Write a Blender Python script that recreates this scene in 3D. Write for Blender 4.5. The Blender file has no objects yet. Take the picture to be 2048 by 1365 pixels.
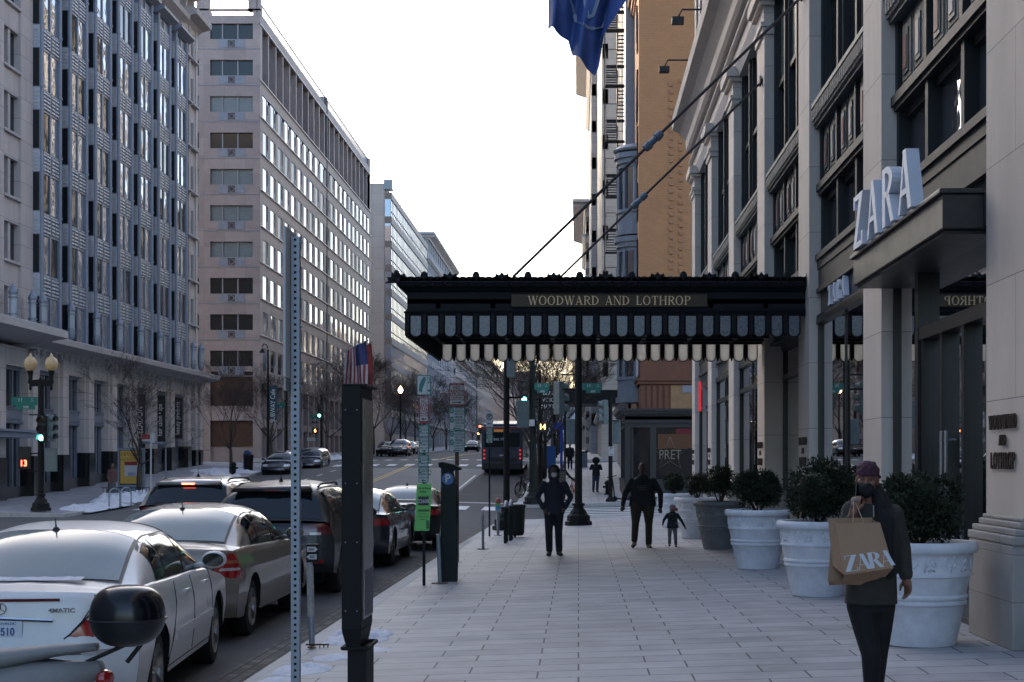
import bpy, bmesh, math, random
from mathutils import Vector, Matrix, noise
R = math.radians
sc = bpy.context.scene
col = sc.collection
# ---------------------------------------------------------------- camera
cam = bpy.data.objects.new("camera", bpy.data.cameras.new("camera"))
col.objects.link(cam); sc.camera = cam
cam.location = (0, 0, 1.65); cam.rotation_euler = (R(90), 0, 0)
cam.data.sensor_width = 36; cam.data.lens = 2987 * 36 / 2048
cam.data.shift_x = -133 / 2048; cam.data.shift_y = 243.5 / 2048
cam.data.clip_start = 0.1; cam.data.clip_end = 3000
# ---------------------------------------------------------------- sky and sun
SUN_EL, SUN_AZ = R(15), R(38)      # the sun is low, ahead and to the left of the street
world = bpy.data.worlds.new("World"); sc.world = world
world.use_nodes = True
wn = world.node_tree
bg = wn.nodes["Background"]
sky = wn.nodes.new("ShaderNodeTexSky"); sky.sky_type = 'NISHITA'
sky.sun_disc = False; sky.sun_elevation = SUN_EL; sky.sun_rotation = -SUN_AZ
sky.air_density = .8; sky.dust_density = 3.0; sky.ozone_density = 1.1
wn.links.new(sky.outputs[0], bg.inputs[0]); bg.inputs[1].default_value = 0.15
sun = bpy.data.objects.new("sun", bpy.data.lights.new("sun", 'SUN'))
col.objects.link(sun)
sun.data.energy = 1.2; sun.data.angle = R(10); sun.data.color = (1, .86, .68)
sd = Vector((-math.sin(SUN_AZ) * math.cos(SUN_EL), math.cos(SUN_AZ) * math.cos(SUN_EL), math.sin(SUN_EL)))
sun.rotation_euler = sd.to_track_quat('Z', 'Y').to_euler(); sun.location = (0, 0, 60)
sc.view_settings.view_transform = 'Standard'; sc.view_settings.look = 'None'
sc.view_settings.gamma = 1; sc.view_settings.use_curve_mapping = False
sc.view_settings.exposure = 2.15
sc.cycles.max_bounces = 6; sc.cycles.diffuse_bounces = 3; sc.cycles.glossy_bounces = 3
sc.cycles.transmission_bounces = 4; sc.cycles.use_denoising = True
sc.cycles.sample_clamp_indirect = 4

# ---------------------------------------------------------------- helpers
def setp(o, label=None, cat=None, group=None, kind=None):
    if label: o["label"] = label
    if cat: o["category"] = cat
    if group: o["group"] = group
    if kind: o["kind"] = kind
    return o

class MB:
    def __init__(s): s.v = []; s.f = []; s.m = []; s.mi = 0; s.sm = []; s.smooth = False
    def mat(s, i): s.mi = i; return s
    def face(s, idx): s.f.append(tuple(idx)); s.m.append(s.mi); s.sm.append(s.smooth)
    def add(s, vs, fs):
        b = len(s.v); s.v += [tuple(v) for v in vs]
        for f in fs: s.face([b + i for i in f])
        return s
    def box(s, x0, x1, y0, y1, z0, z1):
        return s.add([(x0,y0,z0),(x1,y0,z0),(x1,y1,z0),(x0,y1,z0),(x0,y0,z1),(x1,y0,z1),(x1,y1,z1),(x0,y1,z1)],
              [(0,3,2,1),(4,5,6,7),(0,1,5,4),(1,2,6,5),(2,3,7,6),(3,0,4,7)])
    def hexa(s, p):   # eight points, bottom four then top four
        return s.add(p, [(0,3,2,1),(4,5,6,7),(0,1,5,4),(1,2,6,5),(2,3,7,6),(3,0,4,7)])
    def tube(s, pts, rad, n=6, cap=True, flat=1.0):
        pts = [Vector(p) for p in pts]
        if not isinstance(rad, (list, tuple)): rad = [rad] * len(pts)
        b = len(s.v); up = None
        for i, p in enumerate(pts):
            d = (pts[min(i+1, len(pts)-1)] - pts[max(i-1, 0)])
            d = d.normalized() if d.length > 1e-9 else Vector((0,0,1))
            if up is None:
                up = Vector((1,0,0)) if abs(d.z) > .9 else Vector((0,0,1))
            sx = d.cross(up)
            if sx.length < 1e-4: sx = d.cross(Vector((0,1,0)))
            sx.normalize(); sy = d.cross(sx).normalized(); up = -sy if sy.dot(up) < 0 else sy
            up = sx.cross(d).normalized()
            for k in range(n):
                a = 2*math.pi*k/n
                q = p + sx*math.cos(a)*rad[i] + up*math.sin(a)*rad[i]*flat
                s.v.append(tuple(q))
        for i in range(len(pts)-1):
            for k in range(n):
                k2 = (k+1) % n
                s.face((b+i*n+k, b+i*n+k2, b+(i+1)*n+k2, b+(i+1)*n+k))
        if cap:
            s.face([b+k for k in range(n)][::-1]); s.face([b+(len(pts)-1)*n+k for k in range(n)])
        return s
    def lathe(s, prof, n=16, c=(0,0,0), ax='z', cap=True):
        b = len(s.v)
        for (r, h) in prof:
            for k in range(n):
                a = 2*math.pi*k/n
                ca, sa = r*math.cos(a), r*math.sin(a)
                if ax == 'z': s.v.append((c[0]+ca, c[1]+sa, c[2]+h))
                elif ax == 'x': s.v.append((c[0]+h, c[1]+ca, c[2]+sa))
                else: s.v.append((c[0]+ca, c[1]+h, c[2]+sa))
        for i in range(len(prof)-1):
            for k in range(n):
                k2 = (k+1) % n
                s.face((b+i*n+k, b+i*n+k2, b+(i+1)*n+k2, b+(i+1)*n+k))
        if cap:
            s.face([b+k for k in range(n)][::-1]); s.face([b+(len(prof)-1)*n+k for k in range(n)])
        return s
    def prism(s, poly, axis, a0, a1):
        """poly of 2-D points extruded along an axis: x:(y,z) y:(x,z) z:(x,y)"""
        def P(p, a): return (a, p[0], p[1]) if axis == 'x' else ((p[0], a, p[1]) if axis == 'y' else (p[0], p[1], a))
        n = len(poly)
        vs = [P(p, a0) for p in poly] + [P(p, a1) for p in poly]
        fs = [tuple(range(n))[::-1], tuple(range(n, 2*n))] + [(i, (i+1) % n, n+(i+1) % n, n+i) for i in range(n)]
        return s.add(vs, fs)
    def ball(s, c, rx, ry=None, rz=None, n=12, m=8):
        ry = ry or rx; rz = rz or rx
        b = len(s.v)
        s.v.append((c[0], c[1], c[2]-rz))
        for j in range(1, m):
            t = math.pi*j/m - math.pi/2
            for k in range(n):
                a = 2*math.pi*k/n
                s.v.append((c[0]+rx*math.cos(t)*math.cos(a), c[1]+ry*math.cos(t)*math.sin(a), c[2]+rz*math.sin(t)))
        s.v.append((c[0], c[1], c[2]+rz)); top = len(s.v)-1
        for k in range(n):
            s.face((b, b+1+(k+1) % n, b+1+k)); s.face((top, top-n+k, top-n+(k+1) % n))
        for j in range(m-2):
            for k in range(n):
                k2 = (k+1) % n; o = b+1+j*n
                s.face((o+k, o+k2, o+n+k2, o+n+k))
        return s
    def grid(s, fn, nu, nv):
        b = len(s.v)
        for i in range(nu+1):
            for j in range(nv+1): s.v.append(tuple(fn(i/nu, j/nv)))
        for i in range(nu):
            for j in range(nv):
                a = b+i*(nv+1)+j
                s.face((a, a+nv+1, a+nv+2, a+1))
        return s
    def quad(s, a, b_, c, d): return s.add([a, b_, c, d], [(0,1,2,3)])
    def xf(s, M, start=0):
        for i in range(start, len(s.v)): s.v[i] = tuple(M @ Vector(s.v[i]))
        return s
    def build(s, name, mat, parent=None, smooth=False, local=False, bevel=0, recalc=True, sub=0, base=None, angle=None):
        me = bpy.data.meshes.new(name)
        off = Vector((0,0,0))
        if parent is not None:
            if not local:
                q = parent
                while q is not None: off += Vector(q.location); q = q.parent
        elif not local:
            if base is not None: off = Vector(base)
            elif s.v:
                xs = [v[0] for v in s.v]; ys = [v[1] for v in s.v]; zs = [v[2] for v in s.v]
                off = Vector(((min(xs)+max(xs))/2, (min(ys)+max(ys))/2, min(zs)))
        vs = [(v[0]-off.x, v[1]-off.y, v[2]-off.z) for v in s.v]
        me.from_pydata(vs, [], s.f)
        mats = mat if isinstance(mat, (list, tuple)) else [mat]
        for m_ in mats: me.materials.append(m_)
        if len(mats) > 1: me.polygons.foreach_set("material_index", s.m)
        if smooth: me.polygons.foreach_set("use_smooth", [True]*len(s.f))
        elif any(s.sm): me.polygons.foreach_set("use_smooth", s.sm)
        if recalc:
            bm = bmesh.new(); bm.from_mesh(me)
            bmesh.ops.recalc_face_normals(bm, faces=bm.faces); bm.to_mesh(me); bm.free()
        me.update()
        if angle: 
            me.set_sharp_from_angle(angle=R(angle))
        o = bpy.data.objects.new(name, me); col.objects.link(o)
        if parent is not None: o.parent = parent
        elif not local: o.location = off
        if bevel:
            b = o.modifiers.new("bevel", 'BEVEL'); b.width = bevel; b.segments = 2; b.limit_method = 'ANGLE'; b.angle_limit = R(40)
        if sub:
            b = o.modifiers.new("sub", 'SUBSURF'); b.levels = sub; b.render_levels = sub
        return o

def empty(name, loc, label=None, cat=None, group=None, rz=0, parent=None):
    o = bpy.data.objects.new(name, None); col.objects.link(o)
    o.location = loc; o.rotation_euler.z = rz; o.empty_display_size = .2
    if parent: o.parent = parent
    return setp(o, label, cat, group)

def kids(o): return [c for c in bpy.data.objects if c.parent == o]
def copy_tree(o, loc=None, rz=None, label=None, parent=None, scale=None):
    c = o.copy(); col.objects.link(c)
    if parent: c.parent = parent
    if loc is not None: c.location = loc
    if rz is not None: c.rotation_euler.z = rz
    if scale is not None: c.scale = (scale,)*3 if not isinstance(scale, tuple) else scale
    if label: c["label"] = label
    for ch in kids(o): copy_tree(ch, parent=c)
    return c

# ---------------------------------------------------------------- materials
MATS = {}
def mat(name, base, rough=.6, metal=0, noise_=0, nscale=4, bump=0, bscale=30, spec=.5, emit=None, estr=0,
        coat=0, stretch=(1,1,1), alpha=1, trans=0, second=None, ior=1.5, fine=0):
    if name in MATS: return MATS[name]
    m = bpy.data.materials.new(name); m.use_nodes = True; MATS[name] = m
    nt = m.node_tree; N = nt.nodes; L = nt.links
    p = N["Principled BSDF"]
    p.inputs["Base Color"].default_value = (*base, 1); p.inputs["Roughness"].default_value = rough
    p.inputs["Metallic"].default_value = metal; p.inputs["Specular IOR Level"].default_value = spec
    p.inputs["Coat Weight"].default_value = coat; p.inputs["Coat Roughness"].default_value = .05
    p.inputs["Alpha"].default_value = alpha; p.inputs["Transmission Weight"].default_value = trans
    p.inputs["IOR"].default_value = ior
    if emit: p.inputs["Emission Color"].default_value = (*emit, 1); p.inputs["Emission Strength"].default_value = estr
    tc = None
    if noise_ or bump or fine:
        tc = N.new("ShaderNodeTexCoord"); mp = N.new("ShaderNodeMapping"); mp.inputs["Scale"].default_value = stretch
        L.new(tc.outputs["Object"], mp.inputs[0])
    if noise_ or fine:
        n = N.new("ShaderNodeTexNoise"); n.inputs["Scale"].default_value = nscale; n.inputs["Detail"].default_value = 6
        n.inputs["Roughness"].default_value = .65
        L.new(mp.outputs[0], n.inputs["Vector"])
        r = N.new("ShaderNodeMapRange"); r.inputs[1].default_value = .3; r.inputs[2].default_value = .7
        L.new(n.outputs[0], r.inputs[0])
        mx = N.new("ShaderNodeMix"); mx.data_type = 'RGBA'
        mx.inputs[6].default_value = (*[max(0, c*(1-noise_)) for c in base], 1)
        mx.inputs[7].default_value = (*(second if second else [min(1, c*(1+noise_)) for c in base]), 1)
        L.new(r.outputs[0], mx.inputs[0]); L.new(mx.outputs[2], p.inputs["Base Color"])
        rr = N.new("ShaderNodeMapRange"); rr.inputs[3].default_value = max(.02, rough-.08*(rough > .2)); rr.inputs[4].default_value = min(1, rough+.12*(rough > .2)+.03)
        L.new(n.outputs[0], rr.inputs[0]); L.new(rr.outputs[0], p.inputs["Roughness"])
    if bump:
        n2 = N.new("ShaderNodeTexNoise"); n2.inputs["Scale"].default_value = bscale; n2.inputs["Detail"].default_value = 5
        L.new(mp.outputs[0], n2.inputs["Vector"])
        b = N.new("ShaderNodeBump"); b.inputs["Strength"].default_value = bump; b.inputs["Distance"].default_value = .02
        L.new(n2.outputs[0], b.inputs["Height"]); L.new(b.outputs[0], p.inputs["Normal"])
    return m

def blockmat(name, base, axes, bw, bh, joint=.012, jcol=None, var=.12, rough=.75, offset=.5, bump=.15, nvar=.12, squash=1, spots=0, loc=(0,0,0), spec=.35, nscale=1.2, streak=0):
    """coursed stone, brick or paving; axes names which world axes run along and up the courses"""
    if name in MATS: return MATS[name]
    m = bpy.data.materials.new(name); m.use_nodes = True; MATS[name] = m
    nt = m.node_tree; N = nt.nodes; L = nt.links; p = N["Principled BSDF"]
    p.inputs["Roughness"].default_value = rough; p.inputs["Specular IOR Level"].default_value = spec
    g = N.new("ShaderNodeNewGeometry"); s = N.new("ShaderNodeSeparateXYZ"); c = N.new("ShaderNodeCombineXYZ")
    L.new(g.outputs["Position"], s.inputs[0])
    L.new(s.outputs["XYZ".index(axes[0])], c.inputs[0]); L.new(s.outputs["XYZ".index(axes[1])], c.inputs[1])
    mp = N.new("ShaderNodeMapping"); mp.inputs["Location"].default_value = loc; L.new(c.outputs[0], mp.inputs[0])
    b = N.new("ShaderNodeTexBrick"); b.offset = offset; b.squash = squash
    b.inputs["Scale"].default_value = 1; b.inputs["Brick Width"].default_value = bw; b.inputs["Row Height"].default_value = bh
    b.inputs["Mortar Size"].default_value = joint/2; b.inputs["Mortar Smooth"].default_value = .1; b.inputs["Bias"].default_value = 0
    b.inputs["Color1"].default_value = (*[x*(1-var) for x in base], 1); b.inputs["Color2"].default_value = (*[min(1, x*(1+var)) for x in base], 1)
    b.inputs["Mortar"].default_value = (*(jcol or [x*.4 for x in base]), 1)
    L.new(mp.outputs[0], b.inputs["Vector"])
    n = N.new("ShaderNodeTexNoise"); n.inputs["Scale"].default_value = nscale; n.inputs["Detail"].default_value = 8; n.inputs["Roughness"].default_value = .7
    if streak:
        ms = N.new("ShaderNodeMapping"); ms.inputs["Scale"].default_value = (1, 1, streak); L.new(g.outputs["Position"], ms.inputs[0]); L.new(ms.outputs[0], n.inputs["Vector"])
    else: L.new(g.outputs["Position"], n.inputs["Vector"])
    r = N.new("ShaderNodeMapRange"); r.inputs[1].default_value = .25; r.inputs[2].default_value = .75
    r.inputs[3].default_value = 1-nvar; r.inputs[4].default_value = 1+nvar
    L.new(n.outputs[0], r.inputs[0])
    mx = N.new("ShaderNodeVectorMath"); mx.operation = 'SCALE'
    L.new(b.outputs["Color"], mx.inputs[0]); L.new(r.outputs[0], mx.inputs["Scale"])
    if spots:   # old gum and grit trodden into the surface
        vo = N.new("ShaderNodeTexVoronoi"); vo.inputs["Scale"].default_value = 2.6; L.new(g.outputs["Position"], vo.inputs["Vector"])
        vr = N.new("ShaderNodeMapRange"); vr.inputs[1].default_value = .04; vr.inputs[2].default_value = .07; vr.inputs[3].default_value = 1-spots; vr.inputs[4].default_value = 1
        L.new(vo.outputs["Distance"], vr.inputs[0])
        n5 = N.new("ShaderNodeTexNoise"); n5.inputs["Scale"].default_value = .45; n5.inputs["Detail"].default_value = 3; n5.inputs["Distortion"].default_value = 1.2; L.new(g.outputs["Position"], n5.inputs["Vector"])
        v5 = N.new("ShaderNodeMapRange"); v5.inputs[1].default_value = .5; v5.inputs[2].default_value = .62; v5.inputs[3].default_value = 1; v5.inputs[4].default_value = 1-spots*.35; L.new(n5.outputs[0], v5.inputs[0])
        mu = N.new("ShaderNodeMath"); mu.operation = 'MULTIPLY'; L.new(vr.outputs[0], mu.inputs[0]); L.new(v5.outputs[0], mu.inputs[1])
        m5 = N.new("ShaderNodeVectorMath"); m5.operation = 'SCALE'; L.new(mx.outputs[0], m5.inputs[0]); L.new(mu.outputs[0], m5.inputs["Scale"]); mx = m5
    L.new(mx.outputs[0], p.inputs["Base Color"])
    n3 = N.new("ShaderNodeTexNoise"); n3.inputs["Scale"].default_value = 60; n3.inputs["Detail"].default_value = 4
    L.new(g.outputs["Position"], n3.inputs["Vector"])
    ad = N.new("ShaderNodeMath"); ad.operation = 'MULTIPLY_ADD'; ad.inputs[1].default_value = -1.0
    L.new(b.outputs["Fac"], ad.inputs[0]); 
    mm = N.new("ShaderNodeMath"); mm.operation = 'MULTIPLY'; mm.inputs[1].default_value = .25; L.new(n3.outputs[0], mm.inputs[0]); L.new(mm.outputs[0], ad.inputs[2])
    bp = N.new("ShaderNodeBump"); bp.inputs["Strength"].default_value = bump; bp.inputs["Distance"].default_value = .02
    L.new(ad.outputs[0], bp.inputs["Height"]); L.new(bp.outputs[0], p.inputs["Normal"])
    return m

def glassmat(name, base=(.02,.025,.03), rough=.03, wav=.02, spec=1.0, metal=0, wscale=.6):
    """dark architectural glass with a faint waviness"""
    if name in MATS: return MATS[name]
    m = mat(name, base, rough, metal, spec=spec)
    nt = m.node_tree; N = nt.nodes; L = nt.links; p = N["Principled BSDF"]
    p.inputs["IOR"].default_value = 1.6
    g = N.new("ShaderNodeNewGeometry"); n = N.new("ShaderNodeTexNoise"); n.inputs["Scale"].default_value = wscale; n.inputs["Detail"].default_value = 2
    L.new(g.outputs["Position"], n.inputs["Vector"])
    b = N.new("ShaderNodeBump"); b.inputs["Strength"].default_value = wav; b.inputs["Distance"].default_value = 1
    L.new(n.outputs[0], b.inputs["Height"]); L.new(b.outputs[0], p.inputs["Normal"])
    return m

# text -------------------------------------------------------------------
FACE = {'-y': (R(90),0,0), '-x': (R(90),0,R(-90)), '+x': (R(90),0,R(90)), '+y': (R(90),0,R(180)), 'up': (0,0,0)}
def text_mesh(s, size, depth=.004, width=1, align='CENTER', bold=0, space=1):
    cu = bpy.data.curves.new("t", 'FONT'); cu.body = s; cu.size = size; cu.extrude = depth/2
    cu.align_x = align; cu.align_y = 'CENTER'; cu.offset = bold; cu.space_character = space
    cu.resolution_u = 3
    o = bpy.data.objects.new("t", cu); me = bpy.data.meshes.new_from_object(o)
    bpy.data.objects.remove(o)
    if width != 1:
        for v in me.vertices: v.co.x *= width
    return me
def text(name, s, size, loc, face, m, parent=None, depth=.004, width=1, align='CENTER', bold=0, space=1, rot=0):
    me = text_mesh(s, size, depth, width, align, bold, space)
    me.materials.clear(); me.materials.append(m); me.name = name
    o = bpy.data.objects.new(name, me); col.objects.link(o)
    off = Vector((0,0,0))
    if parent is not None:
        o.parent = parent; q = parent
        while q is not None: off += Vector(q.location); q = q.parent
    M = Matrix.Translation(Vector(loc)-off) @ Matrix.Rotation(FACE[face][2], 4, 'Z') @ Matrix.Rotation(FACE[face][0], 4, 'X') @ Matrix.Rotation(rot, 4, 'Z')
    me.transform(M)
    return o
# hand-drawn roman capitals with serifs, unit height; thick/thin strokes
def glyph(ch, thick=.16, thin=.06, serif=.05):
    polys = []; w = .8
    def bar(x0, y0, x1, y1, t):
        if abs(y1-y0) < 1e-6: polys.append([(x0,y0-t/2),(x1,y0-t/2),(x1,y0+t/2),(x0,y0+t/2)])
        else: polys.append([(x0-t/2,y0),(x0+t/2,y0),(x1+t/2,y1),(x1-t/2,y1)])
    def ser(x, y, s=.14):
        if serif: y2 = y+serif if y < .5 else y-serif; polys.append([(x-s,min(y,y2)),(x+s,min(y,y2)),(x+s,max(y,y2)),(x-s,max(y,y2))])
    def arc(cx, cy, rx, ry, a0, a1, n=14):
        for i in range(n):
            q = [a0+(a1-a0)*i/n, a0+(a1-a0)*(i+1)/n]; P = []
            for a in q: P.append((cx+rx*math.cos(a), cy+ry*math.sin(a)))
            for a in q[::-1]: P.append((cx+(rx-thick)*math.cos(a), cy+(ry-thin)*math.sin(a)))
            polys.append(P)
    pi = math.pi
    if ch == 'W':
        w = 1.25; bar(.12,1,.4,0,thick); bar(.4,0,.62,1,thin); bar(.62,1,.86,0,thick); bar(.86,0,1.1,1,thin); ser(.12,1); ser(.62,1,.12); ser(1.1,1)
    elif ch == 'O': w = .98; arc(.47,.5,.45,.52,0,2*pi,24)
    elif ch == 'D': w = .95; bar(.2,0,.2,1,thick); arc(.3,.5,.58,.5,-pi/2,pi/2); ser(.16,0); ser(.16,1); bar(.2,thin/2,.4,thin/2,thin); bar(.2,1-thin/2,.4,1-thin/2,thin)
    elif ch == 'A': w = .92; bar(.12,0,.44,1,thin); bar(.76,0,.44,1,thick); bar(.22,.32,.66,.32,thin); ser(.12,0,.12); ser(.76,0)
    elif ch in 'RPB':
        w = .88; bar(.2,0,.2,1,thick); arc(.34,.74,.44,.26,-pi/2,pi/2,10); bar(.2,1-thin/2,.4,1-thin/2,thin); bar(.2,.48+thin/2,.4,.48+thin/2,thin); ser(.18,0); ser(.16,1)
        if ch == 'R': bar(.78,0,.46,.5,thick); ser(.8,0,.1)
        else: w = .8
    elif ch == 'N': w = .98; bar(.16,0,.16,1,thin); bar(.8,0,.18,1,thick); bar(.82,0,.82,1,thin); ser(.16,0,.12); ser(.14,1,.12); ser(.82,1,.12)
    elif ch == 'L': w = .78; bar(.2,0,.2,1,thick); bar(.2,thin/2,.7,thin/2,thin); bar(.68,0,.68,.24,thin); ser(.2,0); ser(.2,1)
    elif ch == 'T': w = .85; bar(.42,0,.42,1,thick); bar(.04,1-thin/2,.8,1-thin/2,thin); bar(.07,.76,.07,1,thin); bar(.77,.76,.77,1,thin); ser(.42,0)
    elif ch == 'H': w = .98; bar(.18,0,.18,1,thick); bar(.8,0,.8,1,thick); bar(.18,.52,.8,.52,thin); [ser(x,y) for x in (.18,.8) for y in (0,1)]
    elif ch == 'Z': w = .88; bar(.14,0,.7,1,thick*1.2); bar(.1,1-thin/2,.76,1-thin/2,thin); bar(.06,thin/2,.78,thin/2,thin); bar(.12,.76,.12,1,thin); bar(.76,0,.76,.26,thin)
    else: w = .4
    return polys, w
def serif_text(name, s, h, loc, face, m, parent=None, depth=.02, align='CENTER', width=1, thick=.16, thin=.06, serif=.05, space=.06):
    mb = MB(); x = 0; tot = sum(glyph(c)[1]+space for c in s)-space
    x = -tot/2 if align == 'CENTER' else 0
    k = 0
    for c in s:
        P, w = glyph(c, thick, thin, serif)
        for q in P:
            # each stroke a hair prouder than the last so that no faces coincide
            k += 1; e = .0004*(k % 7)
            mb.prism([((x+px)*h*width, py*h-h/2) for px, py in q], 'y', -depth-e, 0)
        x += w+space
    M = Matrix.Translation(Vector(loc)) @ Matrix.Rotation({'-y':0,'-x':R(-90),'+x':R(90)}[face], 4, 'Z')
    mb.xf(M)
    return mb.build(name, m, parent)

# ---------------------------------------------------------------- lie of the land
GP = [(-50,0),(12,0),(30,-.04),(50,-.2),(60,-.2),(66,-.05),(75,.26),(80,.52),(96,1.26),(106,1.72),(120,2.0),(150,2.6),(200,3.3),(270,4.4),(400,7),(700,12),(1600,20)]
def G(y):
    for (a, za), (b, zb) in zip(GP, GP[1:]):
        if y <= b: return za+(zb-za)*max(0, (y-a)/(b-a))
    return GP[-1][1]
def road_z(x, y):
    t = (x+11.6)/8.8
    return G(y)-.30+.15*max(0, 1-t*t) if -20.4 < x < -2.8 else G(y)-.30+(.1*min(1,(x+2.83)/6) if x >= -2.83 else 0)
def walk_z(x, y):
    if x > -11: return G(y)+.03*(min(x,3.83)-3.83)
    return G(y)-.17*min(1, max(0, (x+26)/5.7))
KX, LKX, BX = -2.83, -20.3, 3.95     # right kerb, left kerb, right building plane
# ---------------------------------------------------------------- ground, roads, pavements
asphalt = mat("asphalt", (.075,.075,.08), .82, noise_=.25, nscale=1.3, bump=.35, bscale=90, spec=.35, second=(.1,.1,.105))
_nt = asphalt.node_tree
def strips(y0, y1, step):
    n = max(1, int(round((y1-y0)/step))); return [y0+(y1-y0)*i/n for i in range(n+1)]
def sheet(name, xs, ys, zf, m, dz=0, kind="structure"):
    mb = MB(); nx, ny = len(xs), len(ys)
    mb.v = [(x, y, zf(x, y)+dz) for x in xs for y in ys]
    for i in range(nx-1):
        for j in range(ny-1): mb.face((i*ny+j, (i+1)*ny+j, (i+1)*ny+j+1, i*ny+j+1))
    o = mb.build(name, m, recalc=False, smooth=True); setp(o, kind=kind); return o
YB = sorted(set([-30, -10] + [i*2.0 for i in range(0, 60)] + [120+i*10 for i in range(0, 30)] + [450, 500, 600, 800, 1000]))
XR = [LKX-.02, -18, -15, -12, -9, -6, -4, KX+.02]
sheet("ground", [-900,-400,-100,-26,0,10,100,400,900], [-200,-50]+[y for y in YB if y >= 0]+[1600], lambda x, y: G(y)-.75, mat("ground_soil", (.1,.1,.1), .9, noise_=.2))
sheet("main_road", XR, YB, road_z, asphalt)
# cross streets left and right of the main carriageway
sheet("cross_street", [KX+.02,-1,2,6,12,30,80], strips(53, 66, 1.5), road_z, asphalt, -.002)
sheet("cross_street", [-80,-40,-26,LKX-.02], strips(44, 59, 1.5), lambda x, y: G(y)-.3, asphalt, -.002)
sheet("cross_street", [KX+.02,-1,2,6,12,80], strips(106, 120, 2), road_z, asphalt, -.002)
sheet("cross_street", [-80,-26,LKX-.02], strips(106, 120, 2), lambda x, y: G(y)-.3, asphalt, -.002)
# brick gutter
gutter_m = blockmat("gutter_brick", (.10,.095,.09), "YX", .2, .1, .02, var=.35, rough=.9, bump=.6)
sheet("gutter", [KX-.42, KX-.01], strips(-5, 53, 1), road_z, gutter_m, .006)
paver = blockmat("pavement_stone", (.315,.318,.335), "XY", .93, .41, .016, jcol=(.035,.035,.038), var=.11, rough=.62, offset=.37, bump=.3, nvar=.2, nscale=2.2, spec=.4, spots=.4)
paver2 = blockmat("pavement_stone_left", (.25,.255,.28), "XY", .9, .9, .02, jcol=(.1,.1,.11), var=.07, rough=.6, offset=0, bump=.2, nvar=.18)
kerb_m = mat("kerb_granite", (.40,.40,.40), .7, noise_=.15, nscale=9, bump=.2, bscale=80)
def slab(name, x0, x1, y0, y1, m, kerbs, step=2.0, kh=.14, corner=None):
    """paved slab with a granite kerb; kerbs: list of 'x0','x1','y0','y1' sides"""
    ys = strips(y0, y1, step); xs = strips(x0, x1, 1.6)
    a = .2
    ix0 = x0+(a if 'x0' in kerbs else 0); ix1 = x1-(a if 'x1' in kerbs else 0)
    iy0 = y0+(a if 'y0' in kerbs else 0); iy1 = y1-(a if 'y1' in kerbs else 0)
    sheet(name, strips(ix0, ix1, 1.6), strips(iy0, iy1, step), walk_z, m)
    mb = MB()
    def kb(xa, xb, ya, yb):
        n = max(1, int(max(xb-xa, yb-ya)/1.8))
        for i in range(n):
            if yb-ya > xb-xa: p = (xa, xb, ya+(yb-ya)*i/n+.004, ya+(yb-ya)*(i+1)/n-.004)
            else: p = (xa+(xb-xa)*i/n+.004, xa+(xb-xa)*(i+1)/n-.004, ya, yb)
            z = [walk_z(p[q], p[r])+.003 for q, r in ((0,2),(1,2),(1,3),(0,3))]
            P = [(p[0],p[2]),(p[1],p[2]),(p[1],p[3]),(p[0],p[3])]
            mb.hexa([(P[k][0], P[k][1], z[k]-.5) for k in range(4)] + [(P[k][0], P[k][1], z[k]) for k in range(4)])
    if 'x0' in kerbs: kb(x0, x0+a, y0, y1)
    if 'x1' in kerbs: kb(x1-a, x1, y0, y1)
    if 'y0' in kerbs: kb(ix0, ix1, y0, y0+a)
    if 'y1' in kerbs: kb(ix0, ix1, y1-a, y1)
    if mb.v: setp(mb.build("kerb", kerb_m), kind="structure")
slab("pavement", KX, 5.6, -10, 53.2, paver, ('x0','y1'), 1.0)
slab("pavement", KX, 4.6, 66, 106, paver, ('x0','y0','y1'))
slab("pavement", KX, 4.6, 120, 420, paver, ('x0','y0'), 10)
slab("pavement", -26.6, LKX, 59, 106, paver2, ('x1','y0','y1'))
slab("pavement", -27, LKX, 120, 420, paver2, ('x1','y0'), 10)
slab("pavement", -27, LKX, -30, 44, paver2, ('x1','y1'), 4)
slab("pavement", 5.6, 40, 49.5, 53.2, paver, ('y1',), 1.8)
# painted markings, 4 mm above the road, following it
paint = mat("road_paint", (.62,.62,.6), .7, noise_=.25, nscale=14, second=(.75,.75,.73))
ypaint = mat("yellow_paint", (.55,.36,.08), .7, noise_=.2, nscale=14)
def mark(pieces, m):
    mb = MB()
    for (x0, x1, y0, y1) in pieces:
        ys = strips(y0, y1, 2); xs = strips(x0, x1, 2)
        for ya, yb in zip(ys, ys[1:]):
            for xa, xb in zip(xs, xs[1:]):
                mb.quad(*[(x, y, road_z(x, y)+.006) for x, y in ((xa,ya),(xb,ya),(xb,yb),(xa,yb))])
    o = mb.build("road_marking", m, recalc=False); setp(o, kind="structure")
mark([(-11.7-.18, -11.7-.06, 74, 104), (-11.7+.06, -11.7+.18, 74, 104), (-11.8,-11.68,124,300), (-11.55,-11.43,124,300)], ypaint)
mark([(x, x+.6, 103.2, 105.6) for x in [-19.6+1.25*i for i in range(14)]], paint)     # far crossing
mark([(x, x+.6, 121.2, 123.6) for x in [-19.6+1.25*i for i in range(14)]], paint)
mark([(x, x+.7, 63.5, 66.2) for x in [-19.0+1.35*i for i in range(12)]], paint)       # crossing over the main road, far side
mark([(-.9, 3.9, 54.2+1.15*i, 54.75+1.15*i) for i in range(10)], paint)                # crossing over the side street
mark([(-19.5, KX-.5, 68.6, 69.0), (-6.4,-6.28,70,92), (-7.2,-7.08,-5,40)], paint)
mark([(-16.0,-15.88, 76+5*i, 78+5*i) for i in range(6)], paint)
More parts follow.
